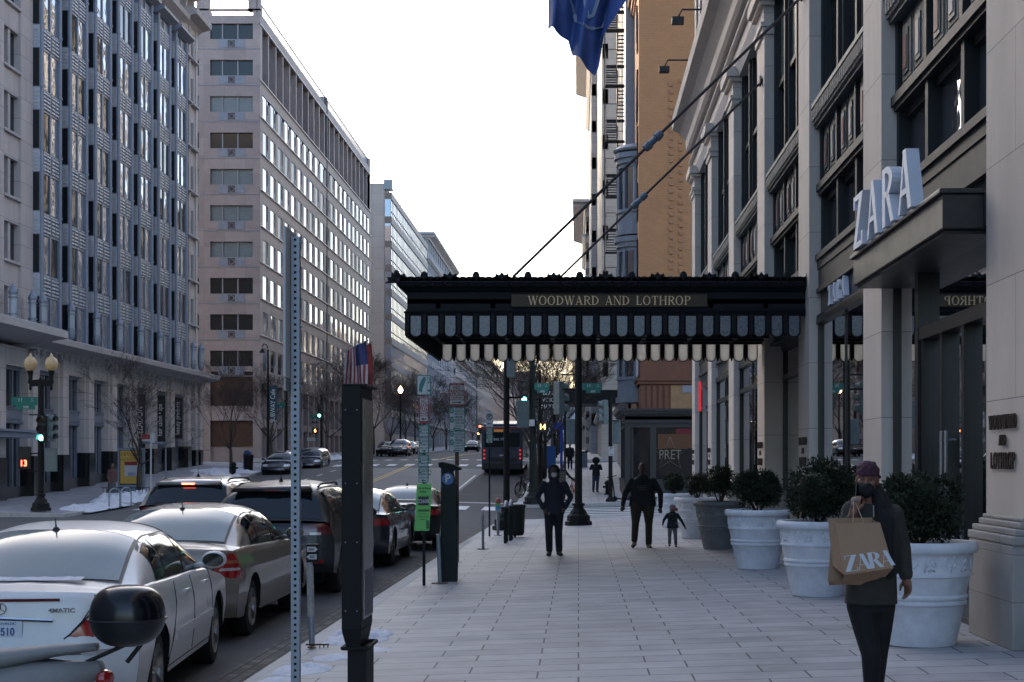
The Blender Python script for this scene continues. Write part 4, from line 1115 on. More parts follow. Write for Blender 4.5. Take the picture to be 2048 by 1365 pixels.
# fire escape
fe = empty("fire_escape", (2.4, 112, 8), "black zigzag iron fire escape climbing the pale stone building", "fire escape")
fi = mat("fire_escape_iron", (.03,.032,.035), .6)
zz = 7.0; k = 0
while zz < 38:
    xa = 1.5+.62*(k % 2); m_ = MB(); h = 1.5
    y0 = 82.3
    n = 10
    for q in range(n):
        t = q/(n-1); m_.box(xa, xa+.58, y0-1.2*(t if k % 2 else 1-t)-.16, y0-1.2*(t if k % 2 else 1-t), zz+h*t, zz+h*t+.035)
    for xx in (xa, xa+.58):
        m_.tube([(xx, y0-1.6*(0 if k % 2 else 1), zz), (xx, y0-1.6*(1 if k % 2 else 0), zz+h)], .025, 4)
        m_.tube([(xx, y0-1.6*(0 if k % 2 else 1), zz+.85), (xx, y0-1.6*(1 if k % 2 else 0), zz+h+.85)], .018, 4)
    m_.box(1.45, 2.8, y0-2.0, y0-1.3, zz+h-.03, zz+h) if k % 2 else m_.box(1.45, 2.8, y0-.1, y0+.35, zz+h-.03, zz+h)
    m_.tube([(1.45,y0-.1,zz+h+.9),(2.8,y0-.1,zz+h+.9)], .02, 4); m_.tube([(1.45,y0-.1,zz+h),(1.45,y0-.1,zz+h+.9)], .02, 4)
    m_.build("stair_flight", fi, fe); zz += h; k += 1
m_ = MB()
for x in (1.45, 2.8): m_.tube([(x,82.35,6.5),(x,82.35,40)], .03, 4)
m_.build("upright", fi, fe)
# blue flag hanging from a pole above the frame
fl = empty("flag", (BX, 20.1, 8.2), "large blue flag with a pale ring emblem hanging above the marquee", "flag")
flagm = mat("blue_cloth", (.055,.11,.33), .7, noise_=.08, nscale=4)
m_ = MB(); m_.tube([(BX,20,8.35),(-.9,20,10.9)], .04, 8); m_.ball((-.95,20,10.93),.09); m_.build("pole", mat("white_pole",(.6,.6,.62),.4), fl)
m_ = MB()
# hanging cloth: gathered from the pole, drooping to a point
FB = ((0,-.42,7.50),(.18,-.30,7.40),(.35,-.12,7.33),(.45,-.06,7.12),(.6,.06,6.99),(.8,.21,6.86),(.86,.27,7.0),(.9,.28,7.32),(1,.70,7.90))
def flag_pt(u, v):
    bx = interp([(a, b) for a, b, c in FB], u); bz_ = interp([(a, c) for a, b, c in FB], u)
    tx = -.45+1.5*u; tz = 10.25-.75*u
    x = tx+(bx-tx)*v+.02*math.sin(v*9+u*5); z = tz+(bz_-tz)*v
    y = 20+.12*math.sin(u*15+v*2.5)*(.3+v)+.05*math.sin(u*29-v*5)
    return (x, y, z)
def interp(tab, x):
    for (a, va), (b, vb) in zip(tab, tab[1:]):
        if x <= b: return va+(vb-va)*(x-a)/(b-a)
    return tab[-1][1]
m_.grid(flag_pt, 60, 30); m_.build("cloth", flagm, fl, smooth=True, recalc=False)
emb = mat("flag_emblem", (.22,.28,.40), .7)
def strip(us, vs, w, m_):
    P = [Vector(flag_pt(u, v))-Vector((0,.012,0)) for u, v in zip(us, vs)]
    for p, q in zip(P, P[1:]):
        d = (q-p).normalized(); n = Vector((-d.z, 0, d.x))*w/2
        m_.quad(p-n, p+n, q+n, q-n)
m_ = MB(); A_ = [math.pi*2*q/40 for q in range(41)]
strip([.50+.36*math.cos(a) for a in A_], [.66+.18*math.sin(a) for a in A_], .055, m_)
strip([.45,.52,.60,.66,.70], [.60,.74,.79,.76,.62], .045, m_)
m_.build("emblem", emb, fl, recalc=False)
# ---------------------------------------------------------------- vehicles
tyre_m = mat("tyre_rubber", (.012,.012,.012), .85, noise_=.2, nscale=20)
rim_m = mat("alloy_rim", (.28,.28,.29), .35, .8, noise_=.2, nscale=20)
rimd_m = mat("dirty_rim", (.10,.10,.10), .5, .5, noise_=.2, nscale=20)
under_m = mat("underbody", (.006,.006,.006), .9)
seam_m = mat("panel_gap", (.008,.008,.009), .8)
plastic_m = mat("black_plastic", (.012,.012,.013), .5)
chrome_m = mat("chrome_trim", (.6,.6,.62), .15, 1)
def carglass(name, tint=(.02,.028,.03), fill=.0):
    return mat(name, tint, .05, 0, noise_=.12, nscale=1.2, spec=.5, ior=1.5)
rg = carglass("car_glass", (.09,.135,.155)); rg2 = carglass("tinted_car_glass", (.008,.01,.012))
lamp_red = mat("tail_lamp_red", (.30,.012,.012), .12, spec=.8, coat=.6); lamp_dk = mat("tail_lamp_dark", (.10,.006,.008), .12, coat=.6)
lamp_cl = mat("lamp_clear", (.5,.42,.40), .12, spec=.8, coat=.5)
lamp_on = mat("brake_light_lit", (.9,.05,.02), .4, emit=(1,.09,.04), estr=5)
head_m = mat("headlamp_glass", (.45,.48,.5), .08, spec=1, coat=.7)
plate_m = mat("licence_plate", (.62,.66,.72), .5, noise_=.06, nscale=14)
pltx_m = mat("plate_text_blue", (.06,.10,.28), .6)
def interp(tab, x):
    if x <= tab[0][0]: return tab[0][1]
    for (a, va), (b, vb) in zip(tab, tab[1:]):
        if x <= b:
            t = (x-a)/(b-a) if b > a else 0; t = t*t*(3-2*t) if False else t
            return va+(vb-va)*t
    return tab[-1][1]
def smooth(tab, x, h):
    return sum(interp(tab, x+h*k/3)*w for k, w in ((-3,1),(-2,2),(-1,3),(0,4),(1,3),(2,2),(3,1)))/16
class Car:
    """origin at the middle of the rear end on the ground; y runs to the front, x to the right"""
    def __init__(s, L, W, H, top, belt, roof, wheels, sill=.24, rear=((.25,.06),(.45,.0),(.72,.0),(.78,.06),(.95,.10),(1.1,.16)), front=((.25,.1),(.5,0),(.7,.06),(.9,.5)), rc=.16, fc=.4, wr=.33, n_gh=3.4, ghw=.90, taper=.0, pw=5, rw=None):
        s.L, s.W, s.H, s.top, s.belt, s.roof, s.wheels, s.sill, s.rearp, s.frontp, s.rc, s.fc, s.wr, s.n, s.ghw, s.pw = L, W, H, top, belt, roof, wheels, sill, rear, front, rc, fc, wr, n_gh, ghw, pw
    def half(s, z):          # half width of the side by height
        return s.W/2*interp(((.15,.93),(.3,.965),(.55,1.0),(.78,.995),(.9,.965),(1.0,.93),(1.15,.88)), z)
    def zt(s, y): return smooth(s.top, y, .12)
    def zb(s, y): return smooth(s.belt, y, .1)
    def zr(s, y): return smooth(s.roof, y, .16)
    def rear_y(s, x, z): return smooth(s.rearp, z, .03)+s.rc*min(1, abs(x)/(s.W/2))**s.pw
    def front_y(s, x, z): return s.L-smooth(s.frontp, z, .03)-s.fc*min(1, abs(x)/(s.W/2))**3
    def surf(s, a, z, off=0, side=1):
        """a: distance from the centre line along the rear, wrapping round the corner on to the side"""
        w = s.half(z)-.0
        if a <= w-.03: return (side*a, s.rear_y(a, z)-off, z)
        t = a-(w-.03); y0 = s.rear_y(w, z)
        return (side*(w+off*.7-.002), y0+t-.01-off*.3, z)
    def sidex(s, y, z): return s.half(z)
    def body_mb(s):
        mb = MB(); mb.smooth = True
        rows = [.0,.12,.3,.5,.68,.82,.92,1.0]       # sill to shoulder
        tops = [.985,.94,.8,.55,.28,0]               # shoulder to the middle, as a share of the half width
        NS = 72
        def zrow(r, y):
            zsh = min(s.zb(y), s.zt(y)+.02)
            bot = s.sill
            for wy in s.wheels:
                d = abs(y-wy); R_ = s.wr+.06
                if d < R_: bot = max(bot, s.wr+math.sqrt(R_*R_-d*d)*1.0)
            if y < .5: bot = max(bot, s.sill+.06*(1-y/.5))
            return bot+(zsh-bot)*rows[r]
        grid_ = []
        for sd_ in (1, -1):
            g = []
            for i in range(NS+1):
                t = i/NS; t = t+.035*math.sin(2*math.pi*t)*-1*0
                rowpts = []
                for r in range(len(rows)):
                    y_ = t*s.L
                    z0 = zrow(r, y_)
                    # squeeze between the rear and front outlines at this height
                    ya = s.rear_y(s.W/2, z0); yb = s.front_y(s.W/2, z0)
                    y = ya+(yb-ya)*t
                    z = zrow(r, y)
                    x = s.half(z)
                    rowpts.append((sd_*x, y, z))
                xs, ys_, zs_ = rowpts[-1]
                for f in tops:
                    x = abs(xs)*f
                    zc = s.zt(max(.05, min(s.L-.05, t*s.L)))
                    zz = zs_+(zc-zs_)*(1-f**2.2)+(.012 if f < .99 else .006)
                    ya = s.rear_y(x, zz); yb = s.front_y(x, zz); y = ya+(yb-ya)*t
                    rowpts.append((sd_*x, y, zz))
                g.append(rowpts)
            grid_.append(g)
            mb.grid(lambda u, v, g=g: g[int(round(u*NS))][int(round(v*(len(g[0])-1)))], NS, len(g[0])-1)
        # rear and front faces
        K = 16
        for end in (0, NS):
            A, B = grid_[0][end], grid_[1][end]
            def fn(u, v):
                r = int(round(u*(len(A)-1))); p, q = A[r], B[r]
                x = q[0]+(p[0]-q[0])*v; z = p[2]
                y = s.rear_y(x, z) if end == 0 else s.front_y(x, z)
                return (x, y, z)
            mb.grid(fn, len(A)-1, K)
        return mb
    def gx(s, y, z):      # half width of the cabin at a point
        zb, zr = s.zb(y)-.02, s.zr(y)
        if zr <= zb+.01: return s.W/2*s.ghw
        t = max(0, min(.9999, (z-zb)/(zr-zb)))
        hgt = (zr-zb)/max(.1, s.H-zb)
        return s.W/2*s.ghw*(1-.13*t*hgt)*(1-t**s.n)**(1/s.n)
    def gz(s, y, x):      # height of the cabin at a point
        zb, zr = s.zb(y)-.02, s.zr(y); lo, hi = zb, zr
        if zr <= zb: return zb
        for _ in range(22):
            m = (lo+hi)/2
            if s.gx(y, m) > abs(x): lo = m
            else: hi = m
        return (lo+hi)/2
    def cabin_mb(s):
        mb = MB(); mb.smooth = True
        y0, y1 = s.roof[0][0], s.roof[-1][0]
        NS, K = 54, 26
        def fn(u, v):
            y = y0+(y1-y0)*u
            zb, zr = s.zb(y)-.02, max(s.zr(y), s.zb(y)-.015)
            a = math.pi*v; c = math.cos(a)
            t = math.sin(a)
            t = abs(t)**(2/s.n) if t > 0 else 0
            z = zb+(zr-zb)*t
            x = s.gx(y, z) if zr > zb+.02 else s.W/2*s.ghw*abs(c)**.6
            if abs(c) < 1e-6: x = 0
            hgt = (zr-zb)/max(.1, s.H-zb)
            x = s.W/2*s.ghw*(1-.13*t*hgt)*abs(c)**(2/s.n)
            return (x*(1 if c > 0 else -1), y, z)
        mb.grid(fn, NS, K)
        return mb
def cab_side_patch(c, outline, off=.006, side=1, nu=14, nv=6):
    """outline: function u -> (y, zlow, zhigh)"""
    mb = MB(); mb.smooth = True
    def fn(u, v):
        y, a, b = outline(u); z = a+(b-a)*v
        return (side*(c.gx(y, z)+off), y, z)
    mb.grid(fn, nu, nv); return mb
def build_car(name, c, loc, rz, paint, label, cat, group=None, glass_r=rg, glass_s=rg, rear_win=None, tail=None, kind="sedan", mirror=True, rim=rim_m, spokes=7, extras=None, front_detail=True, side_win=None, simple=False, roofrails=False):
    root = empty(name, loc, label, cat, group, rz)
    body = c.body_mb().build("body", paint, root, local=True, smooth=True, angle=38)
    cab = c.cabin_mb().build("cabin", paint, root, local=True, smooth=True, angle=38)
    m_ = MB(); m_.box(-c.W/2+.22, c.W/2-.22, .35, c.L-.5, .2, .62)
    for wy in c.wheels: m_.box(-c.W/2+.1, c.W/2-.1, wy-c.wr-.08, wy+c.wr+.08, .3, .75) if False else None
    m_.build("underbody", under_m, root, local=True)
    for wy in c.wheels:
        for sd_ in (1,-1):
            m_ = MB(); n = 14; R_ = c.wr+.062
            for q in range(n):
                a0, a1 = math.pi*q/n, math.pi*(q+1)/n
                x0, x1 = sd_*(c.W/2-.02), sd_*(c.W/2-.3)
                m_.quad((x0,wy+R_*math.cos(a0),c.wr+R_*math.sin(a0)),(x0,wy+R_*math.cos(a1),c.wr+R_*math.sin(a1)),(x1,wy+R_*math.cos(a1),c.wr+R_*math.sin(a1)),(x1,wy+R_*math.cos(a0),c.wr+R_*math.sin(a0)))
            m_.build("wheel_arch", under_m, root, local=True)
    for wy in c.wheels:
        for sd_ in (1,-1):
            R_ = c.wr; xo = sd_*(c.W/2-.035); xi = sd_*(c.W/2-.26)
            m_ = MB(); m_.smooth = True
            m_.lathe([(R_*.66,0),(R_*.70,.0),(R_*.93,.008*1),(R_,.04),(R_,.18),(R_*.9,.22),(R_*.5,.22)], 28, (0,0,0), 'x', cap=False)
            m_.v = [(xo-sd_*v[0], wy+v[1], R_+v[2]) for v in m_.v]
            w_ = m_.build("wheel", tyre_m, root, local=True, smooth=True, angle=40)
            m_ = MB()
            m_.lathe([(R_*.69,.005),(R_*.66,.0),(R_*.62,.02),(R_*.6,.05)], 24, (0,0,0), 'x', cap=False)
            m_.mat(1).lathe([(R_*.62,.06),(.01,.06)], 24, (0,0,0), 'x', cap=False); m_.mat(0)
            m_.lathe([(R_*.2,.05),(R_*.18,.02),(.01,.015)], 16, (0,0,0), 'x', cap=False)
            for q in range(spokes):
                a = 2*math.pi*q/spokes+.3
                for da in (-.09, .09) if spokes < 8 else (0,):
                    p0 = (.035, R_*.15*math.cos(a), R_*.15*math.sin(a)); p1 = (.02, R_*.64*math.cos(a+da), R_*.64*math.sin(a+da))
                    m_.tube([p0, p1], [.022,.02], 4)
            m_.v = [(xo-sd_*v[0], wy+v[1], R_+v[2]) for v in m_.v]
            m_.build("rim", [rim, under_m], w_, local=True)
    # side glass
    if side_win:
        for sd_ in (1,-1):
            for (f0, f1) in side_win["panes"]:
                def ol(u, f0=f0, f1=f1):
                    y = f0+(f1-f0)*u
                    zlo = c.zb(y)+.03; zhi = min(c.zr(y)-.11, c.H-.13)
                    return y, zlo, max(zlo+.002, zhi)
                cab_side_patch(c, ol, .006, sd_).build("side_window", glass_s, root, local=True, smooth=True)
            f0, f1 = side_win["panes"][0][0], side_win["panes"][-1][1]
            def ol2(u):
                y = f0-.05+(f1-f0+.1)*u; zlo = c.zb(y)+.006; return y, zlo, max(zlo+.002, min(c.zr(y)-.085, c.H-.105))
            cab_side_patch(c, ol2, .003, sd_, 18).build("window_surround", plastic_m, root, local=True, smooth=True)
    # rear screen and windscreen: patches on the cabin, a little proud
    def screen(nm, ya, yb, wf, gm, off=.008, sgn=-1):
        m_ = MB(); m_.smooth = True
        def fn(u, v):
            y = ya+(yb-ya)*u
            w = c.W/2*c.ghw*(wf[0]+(wf[1]-wf[0])*u)
            x = w*(2*v-1)*1.0
            z = c.gz(y, x)
            return (x, y+sgn*off*.5, z+off*.8)
        m_.grid(fn, 14, 20)
        return m_.build(nm, gm, root, local=True, smooth=True)
    if rear_win: screen("rear_window", rear_win[0]-.03, rear_win[1]+.03, (rear_win[2]+.03, rear_win[3]+.03), plastic_m, .005); screen("rear_window", *rear_win[:2], rear_win[2:4], glass_r, .01)
    yr = c.roof
    ws = side_win["wind"]
    screen("windscreen", ws[0], ws[1], (.80,.93), rg2, .01, 1)
    if mirror:
        my = ws[0]+.55 if kind == "sedan" else ws[0]+.5
        my = ws[1]-.55
        for sd_ in (1,-1):
            zc = c.zb(my)+.10; x0 = c.W/2*c.ghw
            m_ = MB(); m_.smooth = True
            m_.ball((sd_*(x0+.17), my, zc), .115, .06, .08, 14, 8); m_.tube([(sd_*(x0-.03), my+.02, zc-.06),(sd_*(x0+.12), my, zc-.03)], .025, 6)
            mi = m_.build("mirror", paint, root, local=True, smooth=True)
            m_ = MB(); m_.lathe([(.0,0),(1,0)], 16, (0,0,0), 'y', cap=False); m_.v = [(sd_*(x0+.17)+v[0]*.095, my-.062, zc+v[2]*.062) for v in m_.v]
            m_.build("mirror_glass", rg2, mi, local=True)
    if tail: tail(c, root)
    # front lamps and grille
    if front_detail:
        for sd_ in (1,-1):
            m_ = MB(); m_.smooth = True
            zc = c.zt(c.L-.25)-.14
            m_.grid(lambda u, v: (sd_*(c.W/2*(.55+.4*u)), c.front_y(c.W/2*(.55+.4*u), zc-.06+.13*v)+.006, zc-.06+.13*v), 6, 3)
            m_.build("headlamp", head_m, root, local=True, smooth=True)
        m_ = MB()
        m_.grid(lambda u, v: (c.W/2*.46*(2*u-1), c.front_y(c.W/2*.4*(2*u-1), zc-.12+.2*v)+.006, zc-.12+.2*v), 8, 3); m_.build("grille", plastic_m, root, local=True)
        m_ = MB(); m_.grid(lambda u, v: (.26*(2*u-1), c.front_y(.26, zc)+.012, zc+.0+.035*v), 4, 1); m_.grid(lambda u, v: (c.W/2*.5*(2*u-1), c.front_y(c.W/2*.5*(2*u-1), zc+.09)+.01, zc+.08+.02*v), 8, 1); m_.build("grille_bar", chrome_m, root, local=True)
    if extras: extras(c, root)
    return root
def line_on_rear(c, pts, r=.004):
    m_ = MB(); P = []
    for (x, z) in pts: P.append((x, c.rear_y(x, z)-.0, z))
    m_.tube(P, r, 4); return m_
def patch_rear(c, fn, nu=8, nv=8, off=.008, side=1):
    """fn(u, v) -> (a, z)"""
    m_ = MB(); m_.smooth = True
    m_.grid(lambda u, v: c.surf(*fn(u, v), off=off, side=side), nu, nv); return m_
def side_line(c, y0, z0, y1, z1, side=1, r=.004, n=8):
    m_ = MB(); m_.tube([(side*(c.half(z0+(z1-z0)*i/n)+.001), y0+(y1-y0)*i/n, z0+(z1-z0)*i/n) for i in range(n+1)], r, 4); return m_

# ---- the two near saloons
def sedan_shape(L=4.85, W=1.85, H=1.45, wr=.325):
    return Car(L, W, H,
        top=((0,1.0),(.15,1.05),(.6,1.06),(1.2,1.04),(3.3,1.0),(3.6,.97),(4.3,.86),(4.7,.74),(L,.66)),
        belt=((0,.96),(.4,.985),(1.2,.99),(2.5,.965),(3.5,.95),(4.2,.85),(4.7,.72),(L,.64)),
        roof=((.62,.98),(.85,1.10),(1.25,1.30),(1.6,1.405),(2.0,H-.01),(2.3,H),(2.8,H-.03),(3.05,1.33),(3.45,1.14),(3.85,.96)),
        wheels=(1.12, 1.12+2.86), wr=wr, sill=.26, rc=.26, pw=4,
        rear=((.2,.16),(.35,.04),(.58,.0),(.63,.0),(.645,.06),(.8,.075),(.97,.09),(1.03,.16),(1.1,.3)))
def tail_merc(c, root, tall=True, lampm=lamp_red):
    for sd_ in (1,-1):
        def f(u, v):
            z = .70+.27*v
            inner = (.44 if c.W < 1.84 else .58)+.25*v**.85
            outer = 1.03-.03*v-.05*v*v
            return (inner+(outer-inner)*u+.0, z)
        lp = patch_rear(c, f, 10, 8, .012, sd_).build("tail_lamp", lampm, root, local=True, smooth=True)
        g = lambda u, v: (f(u*.55+.18, .32+.10*v)); g2 = lambda u, v: (f(u*.6+.2, .60+.12*v))
        patch_rear(c, g, 6, 2, .018, sd_).build("clear_lens", lamp_cl, lp, local=True); patch_rear(c, g2, 6, 2, .018, sd_).build("clear_lens", mat("amber_lens",(.35,.10,.05),.15,coat=.5), lp, local=True)
        m_ = MB(); m_.tube([c.surf((.435 if c.W < 1.84 else .575)+.25*v**.85, .70+.27*v, .014, sd_) for v in [i/8 for i in range(9)]], .006, 4)
        m_.build("lamp_gap", seam_m, lp, local=True)
    # boot lid gaps
    m_ = MB()
    m_.tube([c.surf(.74*math.cos(a) if a > 0 else .74, .66+.0, .002) for a in (0,)]+[c.surf(.60,.66,.002), c.surf(.56,.675,.002)], .004, 4)
    for sd_ in (1,-1):
        m_.tube([c.surf(x, z, .001, sd_) for x, z in [(a-(.14 if c.W < 1.84 else 0)*(a > .5), b) for a, b in ((.0,.655),(.35,.655),(.52,.66),(.58,.70),(.69,.82),(.77,.95),(.76,1.0))]], .0045, 4)
    m_.build("boot_gap", seam_m, root, local=True)
    m_ = MB(); m_.grid(lambda u, v: (1.5*(u-.5), c.rear_y(1.5*(u-.5), .60)-.012, .595+.03*v), 16, 1); m_.build("bumper_strip", chrome_m if tall else paint_s, root, local=True)
    m_ = MB(); m_.tube([(x, c.rear_y(x, .84)-.02, .85-.02*abs(x)/.4) for x in [-.36+.06*i for i in range(13)]], .014, 6); m_.build("boot_handle", chrome_m, root, local=True)
    m_ = MB(); m_.grid(lambda u, v: (.153*(2*u-1), c.rear_y(0, .75)-.015-.01*0, .68+.152*v), 2, 2); m_.box(-.153,.153,c.rear_y(0,.75)-.014,c.rear_y(0,.75)-.002,.68,.832)
    pl = m_.build("licence_plate", plate_m, root, local=True)
    m_ = MB(); m_.tube([(0, c.roof[0][0]+.95, c.zr(c.roof[0][0]+.95)-.01),(0, c.roof[0][0]+.95, c.zr(c.roof[0][0]+.95)+.03)], [.045,.018], 8); m_.tube([(0, c.roof[0][0]+.95, c.zr(c.roof[0][0]+.95)+.02),(0, c.roof[0][0]+.93, c.zr(c.roof[0][0]+.95)+.10)], [.008,.003], 6)
    m_.build("antenna", plastic_m, root, local=True)
def sedan_lines(c, root):
    for sd_ in (1,-1):
        m_ = MB()
        for y0, y1 in ((1.62,1.86),(2.60,2.60),(3.62,3.55)):
            m_.v += []; t = side_line(c, y0-.12 if y0 < 2 else y0, .33, y1, .96, sd_, .004)
            b = len(m_.v); m_.v += t.v; [m_.face([b+i for i in f]) for f in t.f]
        t = side_line(c, 1.5, .31, 3.65, .31, sd_, .005, 4); b = len(m_.v); m_.v += t.v; [m_.face([b+i for i in f]) for f in t.f]
        m_.build("door_gap", seam_m, root, local=True)
        m_ = MB()
        for y in (2.35, 3.3): m_.tube([(sd_*(c.half(.86)+.02), y-.22, .86),(sd_*(c.half(.86)+.035), y-.12, .865),(sd_*(c.half(.86)+.02), y, .86)], .014, 6)
        m_.build("door_handle", paint_w if root.name.startswith("parked_sedan") and not root.get("dark") else chrome_m, root, local=True)
        m_ = MB(); m_.hexa([(sd_*x, y, z) for z in (.50,.58) for x, y in ((c.half(z)-.01,1.7),(c.half(z)-.01,3.6),(c.half(z)+.014,3.58),(c.half(z)+.014,1.72))]) 
        m_.build("side_moulding", paint_w, root, local=True) if not root.get("dark") else None
paint_w = mat("white_car_paint", (.62,.62,.62), .35, 0, noise_=.06, nscale=5, coat=.5, spec=.5)
paint_s = mat("silver_taupe_paint", (.17,.14,.11), .38, .2, noise_=.08, nscale=4, coat=.9, spec=.6)
paint_k = mat("black_car_paint", (.010,.011,.013), .38, 0, noise_=.2, nscale=5, coat=.25, spec=.4)
paint_g = mat("charcoal_paint", (.035,.037,.042), .25, .5, noise_=.15, nscale=5, coat=1, spec=.6)
paint_l = mat("grey_silver_paint", (.30,.29,.28), .3, .5, noise_=.08, nscale=5, coat=.8)
paint_b = mat("dark_blue_paint", (.03,.04,.06), .22, .4, noise_=.1, nscale=5, coat=1)
SW = {"panes": ((1.42,1.75),(1.80,2.55),(2.62,3.42)), "wind": (2.75,3.72)}
def rzr(x, y): return road_z(x, y)
c1 = sedan_shape(4.85, 1.83, 1.45)
car1 = build_car("parked_sedan", c1, (-4.03, 10.35, -.285), R(5.0), paint_w, "white saloon with blue licence plate, nearest car in the row at the kerb", "car", "cars parked along the right kerb", rg, rg2, (.78, 1.58, .80, .74), tail_merc, side_win=SW, extras=sedan_lines)
def plate_text(root, c, s, y_=0):
    text_me = text("plate_number", s, .075, (0,0,0), '-y', pltx_m, None, width=.85, bold=.0015)
    text_me.parent = [k for k in kids(root) if k.name.startswith("licence_plate")][0]
    text_me.data.transform(Matrix.Translation((0, c.rear_y(0,.75)-.018, .755)))
    t2 = text("plate_line", "WASHINGTON DC", .026, (0,0,0), '-y', pltx_m, None); t2.parent = text_me.parent; t2.data.transform(Matrix.Translation((0, c.rear_y(0,.75)-.018, .812)))
    t2 = text("plate_line", "TAXATION WITHOUT REPRESENTATION", .017, (0,0,0), '-y', pltx_m, None); t2.parent = text_me.parent; t2.data.transform(Matrix.Translation((0, c.rear_y(0,.75)-.018, .695)))
plate_text(car1, c1, "FE 9510")
m_ = MB(); m_.lathe([(.036,0),(.042,0),(.042,.008),(.036,.008)], 24, (0,0,0), 'y', cap=False)
for q in range(3): m_.tube([(0,.004,0),(.038*math.cos(math.pi/2+q*2.094),.004,.038*math.sin(math.pi/2+q*2.094))], [.006,.002], 4)
m_.v = [(v[0], v[1]+c1.rear_y(0,.92)-.014, v[2]+.915) for v in m_.v]; m_.build("badge", chrome_m, car1, local=True)
t_ = text("badge_lettering", "4MATIC", .042, (0,0,0), '-y', chrome_m, None, width=1.25, bold=.001); t_.parent = car1; t_.data.transform(Matrix.Translation((.42, c1.rear_y(.3,.88)-.018, .90)))
m_ = MB(); m_.grid(lambda u, v: (.40*(2*u-1), c1.rear_y(.4*(2*u-1), .975)-.012, .962+.02*v), 10, 1); m_.build("high_brake_light", lamp_dk, car1, local=True)
# a strip of old snow on the boot
m_ = MB(); m_.grid(lambda u, v: (-.75+1.2*u, .52+.22*v+.02*math.sin(u*30), c1.zt(.6)+.02+.022*max(0, math.sin(v*3.1))*(.6+.5*abs(noise.noise(Vector((u*14,v*4,1)))))), 40, 6); m_.build("snow_strip", snow_m, car1, local=True, smooth=True)
c2 = sedan_shape(5.04, 1.86, 1.46)
car2 = build_car("parked_sedan", c2, (-4.55, 15.65, -.285), R(0.6), paint_s, "silver taupe saloon with large triangular tail lamps, second car from the camera", "car", "cars parked along the right kerb", rg, rg2, (.80, 1.58, .78, .72), tail_merc, side_win=SW, extras=None)
# ---- SUVs
def suv_shape(L=4.76, W=1.89, H=1.69, wr=.36, sl=.32):
    return Car(L, W, H,
        top=((0,1.02),(.2,1.06),(1,1.08),(3.2,1.08),(3.5,1.07),(4.2,.98),(4.55,.86),(L,.72)),
        belt=((0,1.06),(.4,1.06),(1.5,1.06),(3.2,1.03),(3.6,1.0),(4.2,.95),(4.6,.82),(L,.7)),
        roof=((.14,1.05),(.2,1.18),(.30,1.40),(.42,1.56),(.6,H-.06),(1.0,H-.02),(1.8,H),(2.5,H-.03),(2.85,1.56),(3.3,1.32),(3.7,1.02)),
        wheels=(.98, .98+2.78), wr=wr, sill=sl, rc=.14, pw=5, ghw=.94,
        rear=((.25,.14),(.4,.04),(.6,.0),(.68,.0),(.70,.05),(.9,.06),(1.04,.08),(1.1,.14)))
SWU = {"panes": ((.55,1.25),(1.32,2.15),(2.22,3.1)), "wind": (2.6,3.55)}
def tail_suv(c, root, lampm=lamp_dk, lit=False, plate=True):
    for sd_ in (1,-1):
        f = lambda u, v: (.50+.50*u, .90-.02*u+(.14+.03*u)*v+.03*math.sin(u*2)) 
        lp = patch_rear(c, f, 10, 4, .014, sd_).build("tail_lamp", lampm, root, local=True, smooth=True)
        patch_rear(c, lambda u, v: (.60+.16*u, .905+.04*v), 4, 2, .02, sd_).build("clear_lens", lamp_cl, lp, local=True)
        patch_rear(c, lambda u, v: (.60+.2*u, .50+.05*v), 4, 2, .014, sd_).build("reflector", lamp_red, root, local=True)
    # spoiler and wiper
    m_ = MB(); m_.smooth = True
    m_.hexa([(-.66,.34,H_-.13) for H_ in ()] or [(-.60,.30,c.H-.17),(.60,.30,c.H-.17),(.50,.8,c.H-.09),(-.50,.8,c.H-.09),(-.56,.29,c.H-.12),(.56,.29,c.H-.12),(.46,.8,c.H-.035),(-.46,.8,c.H-.035)])
    m_.build("spoiler", root["_paint"] if False else paint_of[root.name], root, local=True)
    m_ = MB(); m_.box(-.11,.11,.275,.29,c.H-.155,c.H-.13); m_.build("high_brake_light", lamp_on if lit else lamp_dk, root, local=True)
    m_ = MB(); m_.tube([(0,.12,1.12),(-.1,.14,1.13),(-.42,.17,1.14)], [.014,.01,.006], 5); m_.build("rear_wiper", plastic_m, root, local=True)
    m_ = MB(); m_.tube([(0,1.0,c.H-.03),(0,1.0,c.H+.03)], [.035,.015], 8); m_.tube([(0,1.0,c.H+.02),(0,.97,c.H+.16)], [.007,.003], 5); m_.build("antenna", plastic_m, root, local=True)
    m_ = MB()
    for sd_ in (1,-1): m_.tube([(sd_*.60,.75,c.H-.10),(sd_*.60,.95,c.H-.055),(sd_*.60,2.3,c.H-.045),(sd_*.60,2.5,c.H-.09)], .018, 6)
    m_.build("roof_rail", plastic_m, root, local=True)
    m_ = MB(); m_.box(-.18,.18,c.rear_y(0,.8)-.012,c.rear_y(0,.8)+.01,.74,.90); m_.build("licence_plate", plate_m, root, local=True)
    m_ = MB(); m_.tube([c.surf(x, .70, .0) for x in (.0,.4,.8,.9)], .004, 4); m_.tube([c.surf(x, .70, .0, -1) for x in (.0,.4,.8,.9)], .004, 4); m_.build("tailgate_gap", seam_m, root, local=True)
paint_of = {}
def suv(name, loc, rz, paint, label, gl=rg2, lit=False, H=1.69, W=1.89, group=None, L=4.76):
    c = suv_shape(L, W, H)
    def t(c, root): paint_of[root.name] = paint; tail_suv(c, root, lamp_dk, lit)
    return build_car(name, c, loc, rz, paint, label, "car", group, gl, rg2, (.155, .40, .84, .74), t, kind="suv", side_win=SWU, rim=rimd_m)
suv("parked_suv", (-4.48, 21.5, -.30), 0, paint_k, "black SUV with dark red tail lamps, third car along the kerb", group="cars parked along the right kerb")
